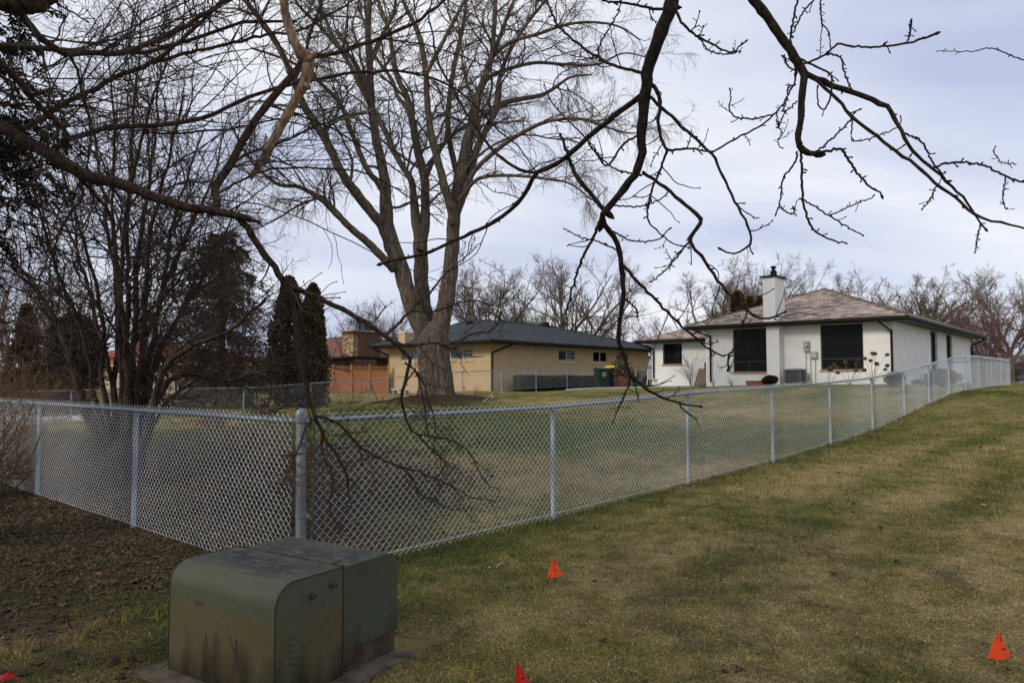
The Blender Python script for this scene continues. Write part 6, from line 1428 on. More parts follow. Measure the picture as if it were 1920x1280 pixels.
# ------------------------------------------------------------------ broken barkless branch caught in the limbs
db = tpx([(524, -40), (532, 0), (537, 34), (551, 77), (562, 95), (573, 106), (579, 118), (575, 144), (567, 166), (552, 190), (537, 218), (504, 279), (486, 310), (470, 330)], 3.15, 3.3, 8, 8.5, 8.5, 9, 10, 12, 12, 11, 10, 8.5, 8, 8, 8, 7, 5)
q = crom(np.array(db), 60); q[:, :3] += np.random.default_rng(2).normal(0, .0012, (60, 3)); q[:, 3] *= 1+.06*np.sin(np.arange(60)*1.3)
tb = Tubes(); tb.add(q[:, :3], q[:, 3], 12, cap=True)
k_ = q[27, :3]
for dpx in (((576, 112), (586, 108), (590, 98)), ((572, 160), (578, 162), (580, 166))): w_ = tpx(dpx, 3.2, 3.17, 6, 5, 3.5); w_ = crom(np.array(w_), 8); tb.add(w_[:, :3], w_[:, 3], 8, cap=True)
for (a, b_) in (((538, 60), (541, 70)),): pass
e0 = q[-1, :3]
for k in range(3): tb.add(np.array([q[-3, :3], e0+[.004*k-.004, 0, -.012-.006*k]]), np.array([.010, .003]), 5)
tag(tb.build('broken_branch', M['deadwood']), 'pale barkless broken branch hanging caught among the dark limbs', 'branch')
# ------------------------------------------------------------------ far bare trees
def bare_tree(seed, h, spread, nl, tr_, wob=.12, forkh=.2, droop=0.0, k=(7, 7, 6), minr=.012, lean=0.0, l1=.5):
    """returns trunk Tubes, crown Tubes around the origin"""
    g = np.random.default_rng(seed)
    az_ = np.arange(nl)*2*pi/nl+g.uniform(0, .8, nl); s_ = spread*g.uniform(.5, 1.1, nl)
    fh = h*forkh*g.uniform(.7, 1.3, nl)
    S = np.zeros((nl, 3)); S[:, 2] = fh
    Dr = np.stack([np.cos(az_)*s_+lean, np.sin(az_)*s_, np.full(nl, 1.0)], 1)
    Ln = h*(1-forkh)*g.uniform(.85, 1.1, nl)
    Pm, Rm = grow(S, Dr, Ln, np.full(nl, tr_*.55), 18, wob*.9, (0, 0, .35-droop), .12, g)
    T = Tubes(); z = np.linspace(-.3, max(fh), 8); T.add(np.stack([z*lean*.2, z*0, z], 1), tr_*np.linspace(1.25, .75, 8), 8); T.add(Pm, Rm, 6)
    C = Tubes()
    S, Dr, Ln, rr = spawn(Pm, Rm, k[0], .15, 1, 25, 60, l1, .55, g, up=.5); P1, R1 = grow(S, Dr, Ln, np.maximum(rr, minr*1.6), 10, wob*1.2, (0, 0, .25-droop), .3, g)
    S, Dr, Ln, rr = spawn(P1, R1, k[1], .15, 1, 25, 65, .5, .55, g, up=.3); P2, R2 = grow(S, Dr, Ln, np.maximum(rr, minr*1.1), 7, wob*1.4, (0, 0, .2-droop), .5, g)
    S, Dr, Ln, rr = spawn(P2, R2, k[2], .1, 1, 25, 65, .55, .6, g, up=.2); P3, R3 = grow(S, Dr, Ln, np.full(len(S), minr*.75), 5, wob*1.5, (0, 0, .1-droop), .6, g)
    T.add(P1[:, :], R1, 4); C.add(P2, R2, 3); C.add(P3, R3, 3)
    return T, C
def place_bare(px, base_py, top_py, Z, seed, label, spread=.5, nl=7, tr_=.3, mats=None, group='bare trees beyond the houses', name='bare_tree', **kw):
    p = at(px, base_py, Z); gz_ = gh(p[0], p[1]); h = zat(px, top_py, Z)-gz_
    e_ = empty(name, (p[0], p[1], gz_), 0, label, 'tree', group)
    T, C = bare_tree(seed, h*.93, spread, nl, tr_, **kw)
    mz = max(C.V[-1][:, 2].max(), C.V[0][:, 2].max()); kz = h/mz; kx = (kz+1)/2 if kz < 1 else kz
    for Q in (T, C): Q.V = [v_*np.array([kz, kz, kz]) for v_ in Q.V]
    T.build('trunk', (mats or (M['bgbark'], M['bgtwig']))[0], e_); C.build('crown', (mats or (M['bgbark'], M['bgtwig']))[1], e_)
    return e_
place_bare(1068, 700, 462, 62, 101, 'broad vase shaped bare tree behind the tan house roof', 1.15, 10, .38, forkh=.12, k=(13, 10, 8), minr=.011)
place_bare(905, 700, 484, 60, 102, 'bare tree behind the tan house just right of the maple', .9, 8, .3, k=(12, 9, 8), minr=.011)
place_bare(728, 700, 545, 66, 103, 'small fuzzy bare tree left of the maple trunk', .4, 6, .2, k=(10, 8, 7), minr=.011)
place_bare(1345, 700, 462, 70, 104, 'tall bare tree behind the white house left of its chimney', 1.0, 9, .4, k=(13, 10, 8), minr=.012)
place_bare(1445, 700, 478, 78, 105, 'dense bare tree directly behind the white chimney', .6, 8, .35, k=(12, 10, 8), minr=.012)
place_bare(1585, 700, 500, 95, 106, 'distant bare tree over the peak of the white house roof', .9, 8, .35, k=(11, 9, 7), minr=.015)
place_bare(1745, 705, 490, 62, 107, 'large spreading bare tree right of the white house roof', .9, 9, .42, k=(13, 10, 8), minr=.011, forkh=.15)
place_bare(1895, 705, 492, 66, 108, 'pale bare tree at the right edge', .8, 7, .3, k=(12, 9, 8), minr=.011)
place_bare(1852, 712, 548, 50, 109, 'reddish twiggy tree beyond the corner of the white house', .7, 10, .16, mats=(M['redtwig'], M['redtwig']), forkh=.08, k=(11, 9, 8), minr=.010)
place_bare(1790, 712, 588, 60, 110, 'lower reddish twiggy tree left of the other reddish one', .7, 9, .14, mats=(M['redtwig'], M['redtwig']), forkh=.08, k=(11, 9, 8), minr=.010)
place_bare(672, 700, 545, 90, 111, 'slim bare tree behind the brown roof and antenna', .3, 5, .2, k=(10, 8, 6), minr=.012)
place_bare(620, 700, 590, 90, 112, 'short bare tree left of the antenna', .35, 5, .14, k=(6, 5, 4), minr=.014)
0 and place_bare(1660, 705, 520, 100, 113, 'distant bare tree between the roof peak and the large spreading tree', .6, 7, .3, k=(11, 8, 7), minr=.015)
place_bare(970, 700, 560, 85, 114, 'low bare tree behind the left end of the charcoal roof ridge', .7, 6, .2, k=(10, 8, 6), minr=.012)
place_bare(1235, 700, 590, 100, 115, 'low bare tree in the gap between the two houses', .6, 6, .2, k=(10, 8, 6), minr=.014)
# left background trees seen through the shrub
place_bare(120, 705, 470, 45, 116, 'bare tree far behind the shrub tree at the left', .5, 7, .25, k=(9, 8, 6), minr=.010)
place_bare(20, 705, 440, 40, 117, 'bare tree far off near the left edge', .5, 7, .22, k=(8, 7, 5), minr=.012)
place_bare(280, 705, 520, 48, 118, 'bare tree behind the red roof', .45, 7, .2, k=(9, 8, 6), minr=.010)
# ------------------------------------------------------------------ leafy evergreens
def sprays(name, C, N_, size, cols, mat_, parent, rg, asp=.35, lift=.4):
    """C centres (n,3), N_ outward normals; each spray is a pair of narrow crossed leaflets"""
    n = len(C); d = unit(N_+rg.normal(0, .55, (n, 3))+[0, 0, lift]); s_ = unit(np.cross(d, rg.normal(0, 1, (n, 3))))
    L_ = size*rg.uniform(.5, 1.3, n)[:, None]; w = L_*asp
    a = C-s_*w*.3; b_ = C+s_*w*.3; c = C+d*L_*.6+s_*w; e_ = C+d*L_*.6-s_*w; tip = C+d*L_
    V = np.stack([a, b_, c, tip, e_], 1).reshape(-1, 3); i = np.arange(n)[:, None]*5
    F = np.concatenate([i+np.array([[0, 1, 2, 4]]), i+np.array([[4, 2, 3, 3]])], 0)
    F1 = i+np.array([[0, 1, 2, 4]]); F2 = i+np.array([[4, 2, 3]])
    k = rg.random(n)[:, None]; cc = np.array(cols[0])*(1-k)+np.array(cols[1])*k
    if len(cols) > 2: m_ = rg.random(n) < .22; cc[m_] = cols[2]
    col = np.repeat(cc, 5, 0)
    me = bpy.data.meshes.new(name); nv = len(V)
    me.vertices.add(nv); me.vertices.foreach_set('co', V.astype(np.float32).ravel())
    me.loops.add(n*7); me.loops.foreach_set('vertex_index', np.concatenate([F1.ravel(), F2.ravel()]).astype(np.int32))
    me.polygons.add(2*n); me.polygons.foreach_set('loop_start', np.concatenate([np.arange(n)*4, n*4+np.arange(n)*3]).astype(np.int32))
    at_ = me.attributes.new('tint', 'FLOAT_COLOR', 'POINT'); cl = np.ones((nv, 4), np.float32); cl[:, :3] = col; at_.data.foreach_set('color', cl.ravel())
    me.update(calc_edges=True); me.validate()
    return link(name, me, mat_, parent)
def evergreen(px, base_py, top_py, wpx, Z, seed, label, shape='column', n=9000, size=.16, cols=((.030, .036, .018), (.085, .075, .034), (.15, .095, .04)), name='arborvitae', cat='evergreen', grp=None, thin=.0, core=True):
    p = at(px, base_py, Z); g_ = gh(p[0], p[1]); h = zat(px, top_py, Z)-g_; w = wpx*Z/FPX/2
    e_ = empty(name, (p[0], p[1], g_), 0, label, cat, grp); rg = np.random.default_rng(seed)
    t_ = rg.random(n)**.85; a = rg.uniform(0, 2*pi, n)
    if shape == 'column': pr = lambda t: np.minimum(1, 1.35*(1-t)**.5)*np.minimum(1, .75+1.2*t)
    elif shape == 'cone': pr = lambda t: (1-t)**.9*np.minimum(1, .8+3*t)
    elif shape == 'round': pr = lambda t: np.sqrt(np.maximum(0, 1-(2*t-1)**2))
    else: pr = lambda t: np.sqrt(np.maximum(0, 1-((t-.42)/.60)**2))
    lump = 1+.22*np.sin(3*a+seed+5*t_)+.14*np.sin(7*a+11*t_)+.10*np.sin(17*t_*2+4*a)
    r_ = w*pr(t_)*lump*rg.uniform(.55 if shape != 'open' else .15, 1.05, n)
    if shape in ('open', 'cone'):
        lay = np.sin(t_*h*7+3*np.sin(2*a+seed)); keep = lay > (-.35 if shape == 'cone' else .15); t_, a, r_ = t_[keep], a[keep], r_[keep]
    C = np.stack([r_*np.cos(a), r_*np.sin(a), t_*h*.97+.05], 1); Nn = np.stack([np.cos(a), np.sin(a), np.full(len(a), .35)], 1)
    sprays('foliage', C, Nn, size, cols, M['foliage'], e_, rg, lift=.5 if shape == 'column' else .05)
    T = Tubes(); T.add(np.array([[0, 0, -.2], [0, 0, h*.5], [0, 0, h*.93]]), np.array([w*.13+.05, w*.08+.03, .02]), 8)
    m_ = 60; zz = rg.uniform(.1, .9, m_); aa = rg.uniform(0, 2*pi, m_); rr = w*pr(zz)*.75
    Pm = np.stack([np.stack([0*zz, 0*zz, zz*h-.1*rr], 1), np.stack([rr*np.cos(aa)*.5, rr*np.sin(aa)*.5, zz*h], 1), np.stack([rr*np.cos(aa), rr*np.sin(aa), zz*h+.05*rr], 1)], 1)
    T.add(Pm, np.tile([.03, .02, .008], (m_, 1)), 4); T.build('trunk', M['clumpbark'], e_)
    return e_
evergreen(584, 738, 530, 52, 33, 1, 'tall columnar evergreen just left of the brown roof', n=12000, size=.15)
evergreen(538, 738, 515, 62, 34, 2, 'tall columnar evergreen left of the other one, partly behind the limb', n=12000, size=.15)
evergreen(1385, 700, 545, 36, 52, 5, 'brownish columnar evergreen behind the white roof, widest of the three', n=5000, size=.28, cols=((.05, .035, .010), (.12, .075, .02)), grp='evergreens behind the white house')
evergreen(1408, 700, 556, 22, 54, 6, 'brownish columnar evergreen behind the white roof, middle of the three', n=3500, size=.26, cols=((.05, .04, .012), (.11, .075, .02)), grp='evergreens behind the white house')
evergreen(1427, 700, 556, 22, 54, 7, 'brownish columnar evergreen behind the white roof, nearest the chimney', n=3500, size=.26, cols=((.05, .035, .012), (.11, .07, .02)), grp='evergreens behind the white house')
evergreen(45, 735, 570, 80, 28, 8, 'rusty brown evergreen at the left edge behind the brush', 'cone', n=7000, size=.2, cols=((.05, .03, .012), (.11, .07, .03)))
evergreen(135, 735, 590, 90, 30, 9, 'dull green evergreen behind the shrub tree, beside the tan house wall', 'round', n=7000, size=.2, cols=((.035, .03, .012), (.08, .065, .03)))
# round clipped bushes and hedge
evergreen(1444, 723, 707, 23, 30.3, 11, 'small round dark bush by the white chimney breast', 'round', n=3500, size=.07, cols=((.03, .02, .010), (.07, .04, .02)), name='bush', cat='bush')
evergreen(1678, 726, 700, 27, 27.2, 12, 'round grey green bush behind the fence at the white house corner', 'round', n=3500, size=.08, cols=((.03, .03, .02), (.07, .065, .05)), name='bush', cat='bush')
evergreen(1768, 730, 695, 46, 31.5, 13, 'loose bush with pinkish seed heads behind the fence', 'round', n=3500, size=.10, cols=((.05, .05, .03), (.10, .09, .05), (.30, .16, .13)), name='bush', cat='bush')
evergreen(1722, 730, 716, 16, 29, 14, 'low grey bush between the two larger bushes behind the fence', 'round', n=1500, size=.08, cols=((.06, .05, .04), (.12, .10, .08)), name='bush', cat='bush')
# clipped hedge along the tan wall
Z0h = 43.2; ha_ = np.array([0.0, 0]);
def onl(px, c): Z = c/((tan(TH))-(px-960)/FPX); return np.array([(px-960)/FPX*Z, Z])
h0, h1 = onl(972, 36.35), onl(1113, 36.35); Lh = np.linalg.norm(h1-h0); zg = gh(*h0)
hz0 = at(972, 731, h0[1])[2]; htop = zat(972, 706.5, h0[1]); htop2 = zat(1110, 706.5, h1[1])
hd = empty('hedge', (h0[0], h0[1], min(hz0, zg)), 0, 'long clipped dark green hedge along the tan brick wall', 'hedge'); rg = np.random.default_rng(77); n = 16000
s = rg.random(n)*Lh; face = rg.random(n); u = rg.random(n); wd = .75; Hh = htop-hd.location[2]
off = np.where(face < .45, -wd/2, np.where(face < .6, wd/2, (u-.5)*wd)); zz = np.where(face < .6, u*Hh, Hh*(.97+.03*rg.random(n)))
endm = rg.random(n) < .05; s = np.where(endm, 0, s); off = np.where(endm, (rg.random(n)-.5)*wd, off)
off = off*(1+.05*np.sin(s*2.3)); zz = zz*(1+.03*np.sin(s*1.7))
C = np.stack([DV[0]*s-NR[0]*(-off)*1, DV[1]*s-NR[1]*(-off), zz+(htop2-htop)*s/Lh], 1)
Nn = np.where((face < .6)[:, None], np.stack([NR[0]*np.sign(off), NR[1]*np.sign(off), .2+0*off], 1), np.array([[0, 0, 1.]]))
sprays('foliage', C, Nn, .10, ((.008, .018, .012), (.022, .036, .020)), M['foliage'], hd, rg)
mb = MB(); q = [tuple(DV*a+NR*b_) for a, b_ in ((.05, -wd/2+.08), (Lh-.05, -wd/2+.08), (Lh-.05, wd/2-.08), (.05, wd/2-.08))]; mb.prism(q, 2, 0, Hh-.08); mb.build('branch_core', M['clumptwig'], hd)

# ------------------------------------------------------------------ brush: twiggy shrubs low on the left
def brush(px, py, Z, h, spread, seed, label, mt, n=26, lvl=(9, 7), wob=.2, r0=.012, name='bare_shrub', grp=None, p=None, minr=.0022, cat='shrub', lean=(0, 0)):
    if p is None: q = at(px, py, Z); p = np.array([q[0], q[1], gh(q[0], q[1])])
    e_ = empty(name, p, 0, label, cat, grp); g = np.random.default_rng(seed)
    S = g.normal(0, .12*spread, (n, 3)); S[:, 2] = 0; Dr = g.normal(0, .55*spread, (n, 3)); Dr[:, 2] = 1; Dr[:, 0] += lean[0]; Dr[:, 1] += lean[1]
    P0, R0 = grow(S, Dr, h*g.uniform(.7, 1.15, n), np.full(n, r0), 12, wob*.7, (0, 0, -.1), .3, g)
    S, Dr, Ln, rr = spawn(P0, R0, lvl[0], .1, 1, 25, 70, .45, .55, g); P1, R1 = grow(S, Dr, Ln, np.maximum(rr, minr*1.3), 8, wob, (0, 0, .1), .4, g)
    S, Dr, Ln, rr = spawn(P1, R1, lvl[1], .1, 1, 25, 70, .5, .6, g); P2, R2 = grow(S, Dr, Ln, np.maximum(rr, minr), 5, wob, (0, 0, .1), .5, g)
    T = Tubes(); T.add(P0, R0, 5); T.build('stems', mt, e_); T = Tubes(); T.add(P1, R1, 4); T.add(P2, R2, 3); T.build('twigs', mt, e_); return e_
brush(10, 800, 14, 2.7, .8, 201, 'tan twiggy brush at the left edge beyond the fence', M['tantwig'], n=34, lvl=(10, 8))
brush(95, 800, 31, 4.0, 1.1, 202, 'reddish brown brush left of the shrub tree', M['clumptwig'], n=34, lvl=(10, 8), minr=.003)
brush(-20, 880, 9.3, 2.0, .8, 203, 'tan brush behind the far left fence post', M['tantwig'], n=24, lvl=(10, 7))
brush(-130, 930, 6.6, 1.0, .9, 204, 'brown twiggy bush in front of the fence at the left edge', M['darktwig'], n=24, lvl=(8, 6), lean=(.25, 0))
brush(400, 775, 20, .75, 1.6, 205, 'low reddish brush in front of the wide pine', M['redtwig'], n=24, lvl=(8, 6), minr=.003)
brush(480, 770, 21, .7, 1.5, 206, 'low brown brush left of the columnar evergreens', M['clumptwig'], n=20, lvl=(8, 6), minr=.003)
brush(350, 742, 32, 5.2, .8, 207, 'taller purplish bare shrub in front of the pine', M['redtwig'], n=17, lvl=(8, 7), minr=.003)
brush(470, 742, 33, 5.8, .8, 208, 'tall purplish bare shrub between the pine and the columnar evergreens', M['redtwig'], n=17, lvl=(8, 7), minr=.003)
brush(330, 905, 10.5, .8, 1.3, 209, 'sparse low twigs right of the shrub tree foot', M['clumptwig'], n=14, lvl=(6, 4), r0=.006)
brush(470, 915, 9.0, .55, 1.6, 210, 'sprawling brown twigs behind the mesh left of the corner post', M['clumptwig'], n=14, lvl=(6, 4), r0=.006)
brush(650, 960, 7.2, .7, 1.2, 211, 'thin brown stems behind the mesh right of the corner post', M['clumptwig'], n=12, lvl=(5, 4), r0=.005)
brush(640, 790, 18, 1.3, .9, 212, 'sparse upright twigs between the rear fence and the corner post', M['clumptwig'], n=14, lvl=(5, 4), r0=.006)
brush(420, 850, 12.5, .8, 1.9, 221, 'low brown tangle of stems behind the mesh, left of the corner post', M['clumptwig'], n=26, lvl=(8, 6), r0=.006, minr=.002)
brush(510, 810, 15.5, .9, 2.0, 222, 'reddish tangle of stems deeper in the yard left of the corner post', M['redtwig'], n=28, lvl=(8, 6), r0=.006, minr=.002)
brush(150, 830, 13, .8, 2.0, 223, 'low brown tangle left of the shrub tree foot', M['clumptwig'], n=26, lvl=(8, 6), r0=.006, minr=.002)
brush(60, 860, 11, .7, 1.8, 224, 'low tan tangle near the far left fence post', M['tantwig'], n=20, lvl=(8, 6), r0=.005, minr=.002)
brush(0, 700, 34, 3.0, 1.6, 213, 'brown thicket far off at the left edge', M['tantwig'], n=40, lvl=(10, 8), minr=.006)
# far thickets closing the gaps at the horizon
for i, (px, Z, h, lb) in enumerate(((1240, 80, 3.2, 'brown thicket far off in the gap left of the white house'), (1890, 75, 3.6, 'reddish thicket beyond the far end of the fence'), (1835, 80, 4.2, 'purplish thicket behind the far corner of the white house'), (1760, 85, 5.0, 'brown thicket behind the white house roof at the right'), (1960, 70, 4.0, 'brown thicket past the right edge'))):
    brush(px, 705, Z, h, 1.6, 300+i, lb, M['redtwig'] if i in (1, 2) else M['bgtwig'], n=50, lvl=(9, 8), minr=.012, r0=.03)
# planter plant, hydrangeas, climbing twigs and small stalks
g = np.random.default_rng(9); n = 1400; w = PLANTER[3]
e_ = empty('planter_shrub', PLANTER[:3], 0, 'mixed dull green plant growing in the wooden planter', 'plant')
C = g.normal(0, 1, (n, 3))*[.2*w/.7, .2*w/.7, .26]+[0, 0, .32]; C[:, 2] = np.abs(C[:, 2])
sprays('foliage', C, unit(C), .13, ((.05, .06, .035), (.12, .12, .07), (.22, .12, .06)), M['foliage'], e_, g)
Pq, Rq = grow(np.zeros((16, 3)), g.normal(0, .3, (16, 3))+[0, 0, 1], np.full(16, .8), np.full(16, .008), 6, .15, (0, 0, 0), .4, g); T = Tubes(); T.add(Pq, Rq, 4); T.build('stems', M['tantwig'], e_)
def hydrangea(px, py, Z, h, seed, label, nb=7, heads=True):
    p = at(px, py, Z); gz_ = min(p[2], gh(p[0], p[1])); e_ = empty('hydrangea', (p[0], p[1], gz_), 0, label, 'plant', 'dried hydrangeas along the white wall'); g = np.random.default_rng(seed)
    Dr = g.normal(0, .35, (nb, 3)); Dr[:, 2] = 1; P_, R_ = grow(np.zeros((nb, 3)), Dr, h*g.uniform(.7, 1.1, nb), np.full(nb, .008), 7, .1, (0, 0, 0), .5, g)
    T = Tubes(); T.add(P_, R_, 5); T.build('stems', M['tantwig'], e_)
    if heads:
        for k in range(nb):
            n = 150; C = g.normal(0, 1, (n, 3)); C = unit(C)*.06*g.uniform(.4, 1.15, n)[:, None]*[1, 1, .8]*g.uniform(.7, 1.2)+P_[k, -1]
            sprays('flower_head', C, unit(C-P_[k, -1]), .035, ((.11, .065, .035), (.23, .14, .075)), M['foliage'], e_, g, asp=.6)
hydrangea(1592, 722, 28.2, .85, 61, 'dried hydrangea under the right black window', 6)
hydrangea(1636, 720, 27.6, 1.25, 62, 'taller dried hydrangea with many brown heads right of the window', 11)
hydrangea(1555, 722, 28.8, .85, 63, 'sparse dried stalks at the left end of the right window', 6)
hydrangea(1513, 722, 29.3, .5, 64, 'thin dry tuft beside the air conditioner', 9, False)
hydrangea(1372, 724, 31.5, .45, 65, 'dry stalks under the left black window', 10, False)
hydrangea(1338, 725, 33, .3, 66, 'small dry tuft at the left corner of the white house', 10, False)
hydrangea(848, 737, 37.5, .5, 67, 'dry tuft at the tan wall right of the maple', 14, False)
hydrangea(890, 737, 39, .6, 68, 'darker dry tuft by the tan wall downspout', 16, False)
p = toworld(WHw, (xw-.35, WHw.onx(xw-.35, 1296, 700)[0], 0)); p[2] = gh(p[0], p[1])
brush(0, 0, 0, 1.9, .30, 401, 'bare climbing shrub trained on the white wall by the corner', M['darktwig'], n=9, lvl=(5, 3), r0=.010, p=p, minr=.004)
# fallen branches at the lower left edge
fbp = gp(-30, 915, 4.5); tb = Tubes(); gq = np.random.default_rng(14)
Sx = np.tile(np.array([[fbp[0]-.05, fbp[1], .12]]), (9, 1))+gq.normal(0, .05, (9, 3)); Drx = np.array([[1, .1, .45]])+gq.normal(0, .35, (9, 3)); Pq, Rq = grow(Sx, Drx, gq.uniform(.3, .75, 9), np.full(9, .011), 8, .14, (0, 0, -.2), .4, gq); tb.add(Pq, Rq, 6)
S, Dr, Ln, rr = spawn(Pq, Rq, 5, .2, 1, 25, 60, .5, .5, gq); P1, R1 = grow(S, Dr, Ln, np.maximum(rr, .003), 6, .15, (0, 0, 0), .4, gq); tb.add(P1, R1, 5)
tag(tb.build('fallen_branch', M['darkbark']), 'pile of forked dead branches at the lower left edge by the fence', 'branch')

# ------------------------------------------------------------------ big conifer at the left edge, two unseen ones added to shade the foreground
def conifer(x, y, h, w, z0, seed, label, n=26000, name='spruce_tree', ns_=.1, cols=((.006, .012, .008), (.02, .03, .016), (.035, .035, .018)), nb=210, asp=.09, tp=.75, dome=False):
    g_ = gh(x, y); e_ = empty(name, (x, y, g_), 0, label, 'tree'); g = np.random.default_rng(seed)
    zz = z0+(h-z0)*g.random(nb)**1.15; aa = g.uniform(0, 2*pi, nb); ln = w*((h-zz)/(h-z0))**tp*g.uniform(.75, 1.1, nb)
    if dome: tt = (zz-z0)/(h-z0); ln = w*np.sqrt(np.clip(1-((tt-.38)/.64)**2, .02, 1))*g.uniform(.65, 1.15, nb)
    Dr = np.stack([np.cos(aa), np.sin(aa), np.full(nb, .05)], 1); Pb, Rb = grow(np.stack([0*zz, 0*zz, zz], 1), Dr, ln, np.full(nb, .017), 12, .05, (0, 0, -.45), .2, g)
    T = Tubes(); T.add(np.array([[0, 0, -.2], [0, 0, h*.5], [0, 0, h*.97]]), np.array([.24, .16, .02]), 10); T.build('trunk', M['clumpbark'], e_)
    S, Dr, Ln, rr = spawn(Pb, Rb, 14, .15, 1, 35, 70, .30, .4, g, tshrink=.5); P1, R1 = grow(S, Dr, Ln, np.full(len(S), .006), 6, .08, (0, 0, -.9), .5, g)
    T = Tubes(); T.add(Pb, Rb, 5); T.add(P1, R1, 3); T.build('branches', M['clumptwig'], e_)
    i = g.integers(0, len(P1), n); t_ = g.random(n)*5; a = t_.astype(int); u = (t_-a)[:, None]; C = P1[i, a]*(1-u)+P1[i, a+1]*u; Tn = unit(P1[i, a+1]-P1[i, a])
    sprays('needles', C, Tn+g.normal(0, .7, (n, 3)), ns_, cols, M['foliage'], e_, g, asp=asp, lift=-.2)
    return e_
conifer(-6.05, 5.9, 9.0, 2.2, 3.3, 71, 'tall dark evergreen with drooping sprays at the left edge', 260000, ns_=.065, nb=620, asp=.14, tp=.6)
pq = at(412, 745, 31); conifer(pq[0], pq[1], 7.6, 2.45, .4, 75, 'broad rounded brownish pine behind the shrub tree', 70000, 'pine_tree', .13, ((.045, .038, .026), (.125, .085, .055), (.10, .10, .05)), 330, .12, .42, True)
conifer(-4.6, -1.2, 9, 3.0, 1.2, 72, 'dark evergreen standing behind the viewer on the left', 30000)  # out of view, added to block sky light from the left foreground
conifer(-1.2, -5.0, 9, 3.2, 1.0, 73, 'dark evergreen standing behind the viewer', 30000)  # second added blocker out of view, darkens the near ground

# ------------------------------------------------------------------ grass blades and leaf litter
def blades(name, xr, yr, n, seed, hmin, hmax, wid, flat, pick):
    g = np.random.default_rng(seed)
    Z = yr[0]*(yr[1]/yr[0])**g.random(n)              # more of them near the camera
    X = g.uniform(-1, 1, n)*(Z*.76+.3); m_ = (X > xr[0]) & (X < xr[1]); X, Z = X[m_], Z[m_]
    dry, soil, lit = masks(X, Z); keep = g.random(len(X)) > np.clip(soil*.8+lit*.75, 0, .93)
    ca, sa = cos(rz), sin(rz); lx = (X-A2[0])*ca+(Z-A2[1])*sa; ly = -(X-A2[0])*sa+(Z-A2[1])*ca
    keep &= ~((lx > -.12) & (lx < LX+.18) & (ly > -.12) & (ly < LY+.18)); keep &= np.hypot(X-TREE[0], Z-TREE[1]) > 1.8
    X, Z, dry = X[keep], Z[keep], dry[keep]; n = len(X); gz_ = ghv(X, Z)
    dd = np.clip(dry+g.normal(0, .25, n), 0, 1)
    az_ = g.uniform(0, 2*pi, n); el = np.where(dd > .5, g.uniform(.05, .6, n), g.uniform(.35, 1.2, n))*flat
    sc_ = 1+.10*(Z-3); L_ = g.uniform(hmin, hmax, n)*np.minimum(sc_, 2.2); w = wid*g.uniform(.6, 1.3, n)*np.minimum(1+.16*(Z-3), 3.2)
    qf = X*cos(TH)-Z*sin(TH)-QF; tuft = np.exp(-(qf/.14)**2); L_ = L_*(1+1.6*tuft*g.random(n)); el = np.where(tuft > .4, np.maximum(el, .8*g.random(n)+.4), el)
    d = np.stack([np.cos(az_)*np.cos(el), np.sin(az_)*np.cos(el), np.sin(el)], 1); s_ = np.stack([-np.sin(az_), np.cos(az_), 0*az_], 1)
    b0 = np.stack([X, Z, gz_+.001+.006*g.random(n)*(dd > .5)], 1); mid = b0+d*(L_*.55)[:, None]; tip = b0+d*L_[:, None]; tip[:, 2] -= L_*.12; tip[:, 2] = np.maximum(tip[:, 2], gz_+.002)
    V = np.stack([b0-s_*(w/2)[:, None], b0+s_*(w/2)[:, None], mid+s_*(w*.42)[:, None], tip, mid-s_*(w*.42)[:, None]], 1).reshape(-1, 3)
    i = np.arange(n)[:, None]*5; F1 = i+np.array([[0, 1, 2, 4]]); F2 = i+np.array([[4, 2, 3]])
    gr = np.array([.060, .088, .016]); ol = np.array([.170, .148, .040]); st = np.array([.40, .305, .130])
    k = dd[:, None]; c = np.where(k < .5, gr*(1-2*k)+ol*2*k, ol*(2-2*k)+st*(2*k-1))*(g.uniform(.5, 1.4, n)*(.72+.56*vnoise(X, Z, .05, 88)))[:, None]
    me = bpy.data.meshes.new(name); me.vertices.add(len(V)); me.vertices.foreach_set('co', V.astype(np.float32).ravel())
    me.loops.add(n*7); me.loops.foreach_set('vertex_index', np.concatenate([F1.ravel(), F2.ravel()]).astype(np.int32))
    me.polygons.add(2*n); me.polygons.foreach_set('loop_start', np.concatenate([np.arange(n)*4, n*4+np.arange(n)*3]).astype(np.int32))
    a_ = me.attributes.new('tint', 'FLOAT_COLOR', 'POINT'); cl = np.ones((len(V), 4), np.float32); cl[:, :3] = np.repeat(c, 5, 0); a_.data.foreach_set('color', cl.ravel())
    me.update(calc_edges=True)
    return tag(link(name, me, M['blade']), pick, 'grass', kind='stuff')
blades('grass', (-30, 30), (2.9, 26), 640000, 5, .014, .038, .0026, 1.0, 'short winter grass, green and straw coloured, over the whole lawn')
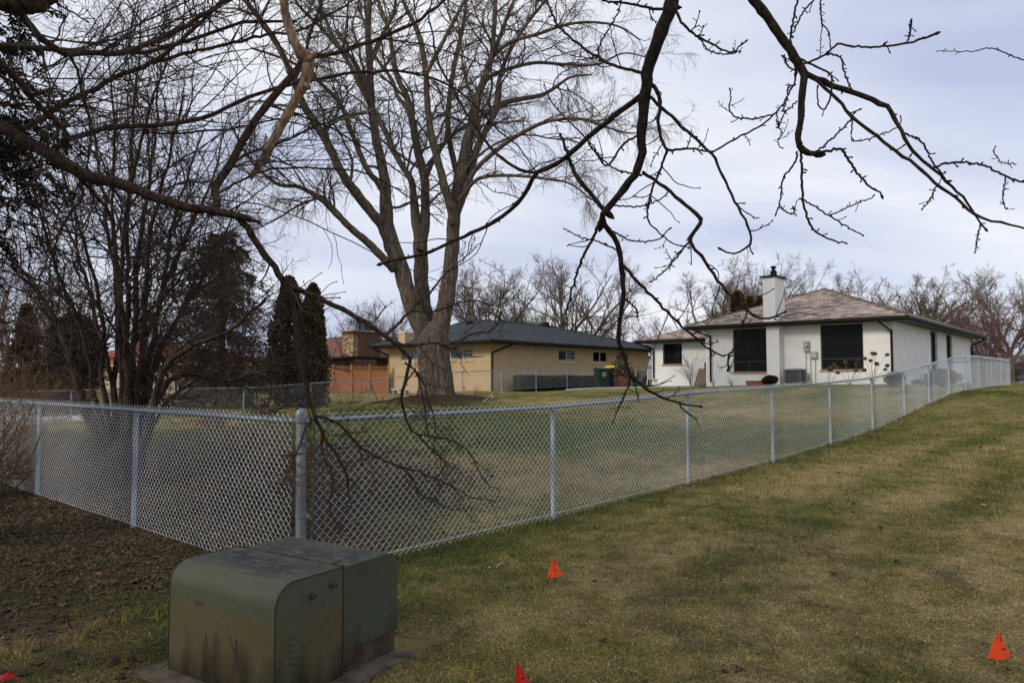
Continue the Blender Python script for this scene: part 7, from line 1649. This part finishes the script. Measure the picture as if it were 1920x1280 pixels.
def leaves(name, X, Y, size, seed, cols, label, curl=1.1):
    g = np.random.default_rng(seed); n = len(X); Zg = ghv(X, Y)
    az_ = g.uniform(0, 2*pi, n); s_ = size*(.45+1.1*g.random(n)**2.0)*.95
    out = np.array([[0, -.5], [.35, -.18], [.5, .15], [.22, .28], [0, .55], [-.24, .3], [-.48, .12], [-.33, -.2]]); m_ = len(out)
    u = out[None, :, 0]*(1+.3*g.normal(0, 1, (n, m_))*.5); v = out[None, :, 1]*(1+.15*g.normal(0, 1, (n, m_)))
    zc = curl*g.uniform(-.2, 1, n)[:, None]*(u**2)*1.4+g.normal(0, .25, n)[:, None]*v*.6+g.normal(0, .05, (n, m_))
    zc -= zc.min(1, keepdims=True)
    c, s2 = np.cos(az_)[:, None], np.sin(az_)[:, None]; S_ = s_[:, None]
    V = np.stack([X[:, None]+(u*c-v*s2)*S_, Y[:, None]+(u*s2+v*c)*S_, Zg[:, None]+.004+zc*S_], -1).reshape(-1, 3)
    i = np.arange(n)[:, None]*m_; F = np.concatenate([i+np.array([[0, 1, 2, 7]]), i+np.array([[7, 2, 3, 6]]), i+np.array([[6, 3, 4, 5]])], 0)
    k = g.random(n)[:, None]; cc = np.array(cols[0])*(1-k)+np.array(cols[1])*k; p_ = g.random(n) < .02; cc[p_] = cols[2]
    me = fast_mesh(name, V, F, False, np.repeat(cc, m_, 0)); return tag(link(name, me, M['leaf']), label, 'leaves', kind='stuff')
g = np.random.default_rng(99)
X = g.uniform(-8.5, 0, 26000); Y = g.uniform(4.3, 12.5, 26000); _, _, li = masks(X, Y); k = g.random(26000) < li*.80; X1, Y1 = X[k], Y[k]
X2 = g.uniform(-3.2, -1.3, 900); Y2 = g.uniform(3.3, 5.4, 900); kk = g.random(900) < .42; X2, Y2 = X2[kk], Y2[kk]
X3 = g.uniform(-1.5, 9, 420); Y3 = 3+11*g.random(420)**1.4
X1, Y1 = np.concatenate([X1, X2, X3]), np.concatenate([Y1, Y2, Y3])
ca, sa = cos(rz), sin(rz); lx = (X1-A2[0])*ca+(Y1-A2[1])*sa; ly = -(X1-A2[0])*sa+(Y1-A2[1])*ca; k = ~((lx > -.12) & (lx < LX+.18) & (ly > -.12) & (ly < LY+.18)); X1, Y1 = X1[k], Y1[k]
leaves('leaf_litter', X1, Y1, .046, 15, ((.022, .016, .011), (.095, .066, .044), (.20, .085, .035)), 'brown fallen leaves scattered over the ground, thickest at the left')
print('leaves', len(X1))
# straw and thin stalks lying near the left front corner
tb = Tubes(); n = 260; X = g.uniform(-3.2, -1.4, n); Y = g.uniform(3.2, 4.8, n); az_ = g.uniform(0, 2*pi, n); L_ = g.uniform(.05, .28, n)
p0 = np.stack([X, Y, ghv(X, Y)+.008], 1); p2 = p0+np.stack([np.cos(az_)*L_, np.sin(az_)*L_, g.uniform(0, .02, n)], 1); p1 = (p0+p2)/2+g.normal(0, .012, (n, 3)); p1[:, 2] = p0[:, 2]+.006+.01*g.random(n)
tb.add(np.stack([p0, p1, p2], 1), np.full((n, 3), .0009), 3); tag(tb.build('dry_stalks', mat('straw', (.16, .115, .07), .8, .3, 30)), 'thin dry stalks lying on the worn ground left of the cabinet', 'straw', kind='stuff')
print('done', len(bpy.data.objects))
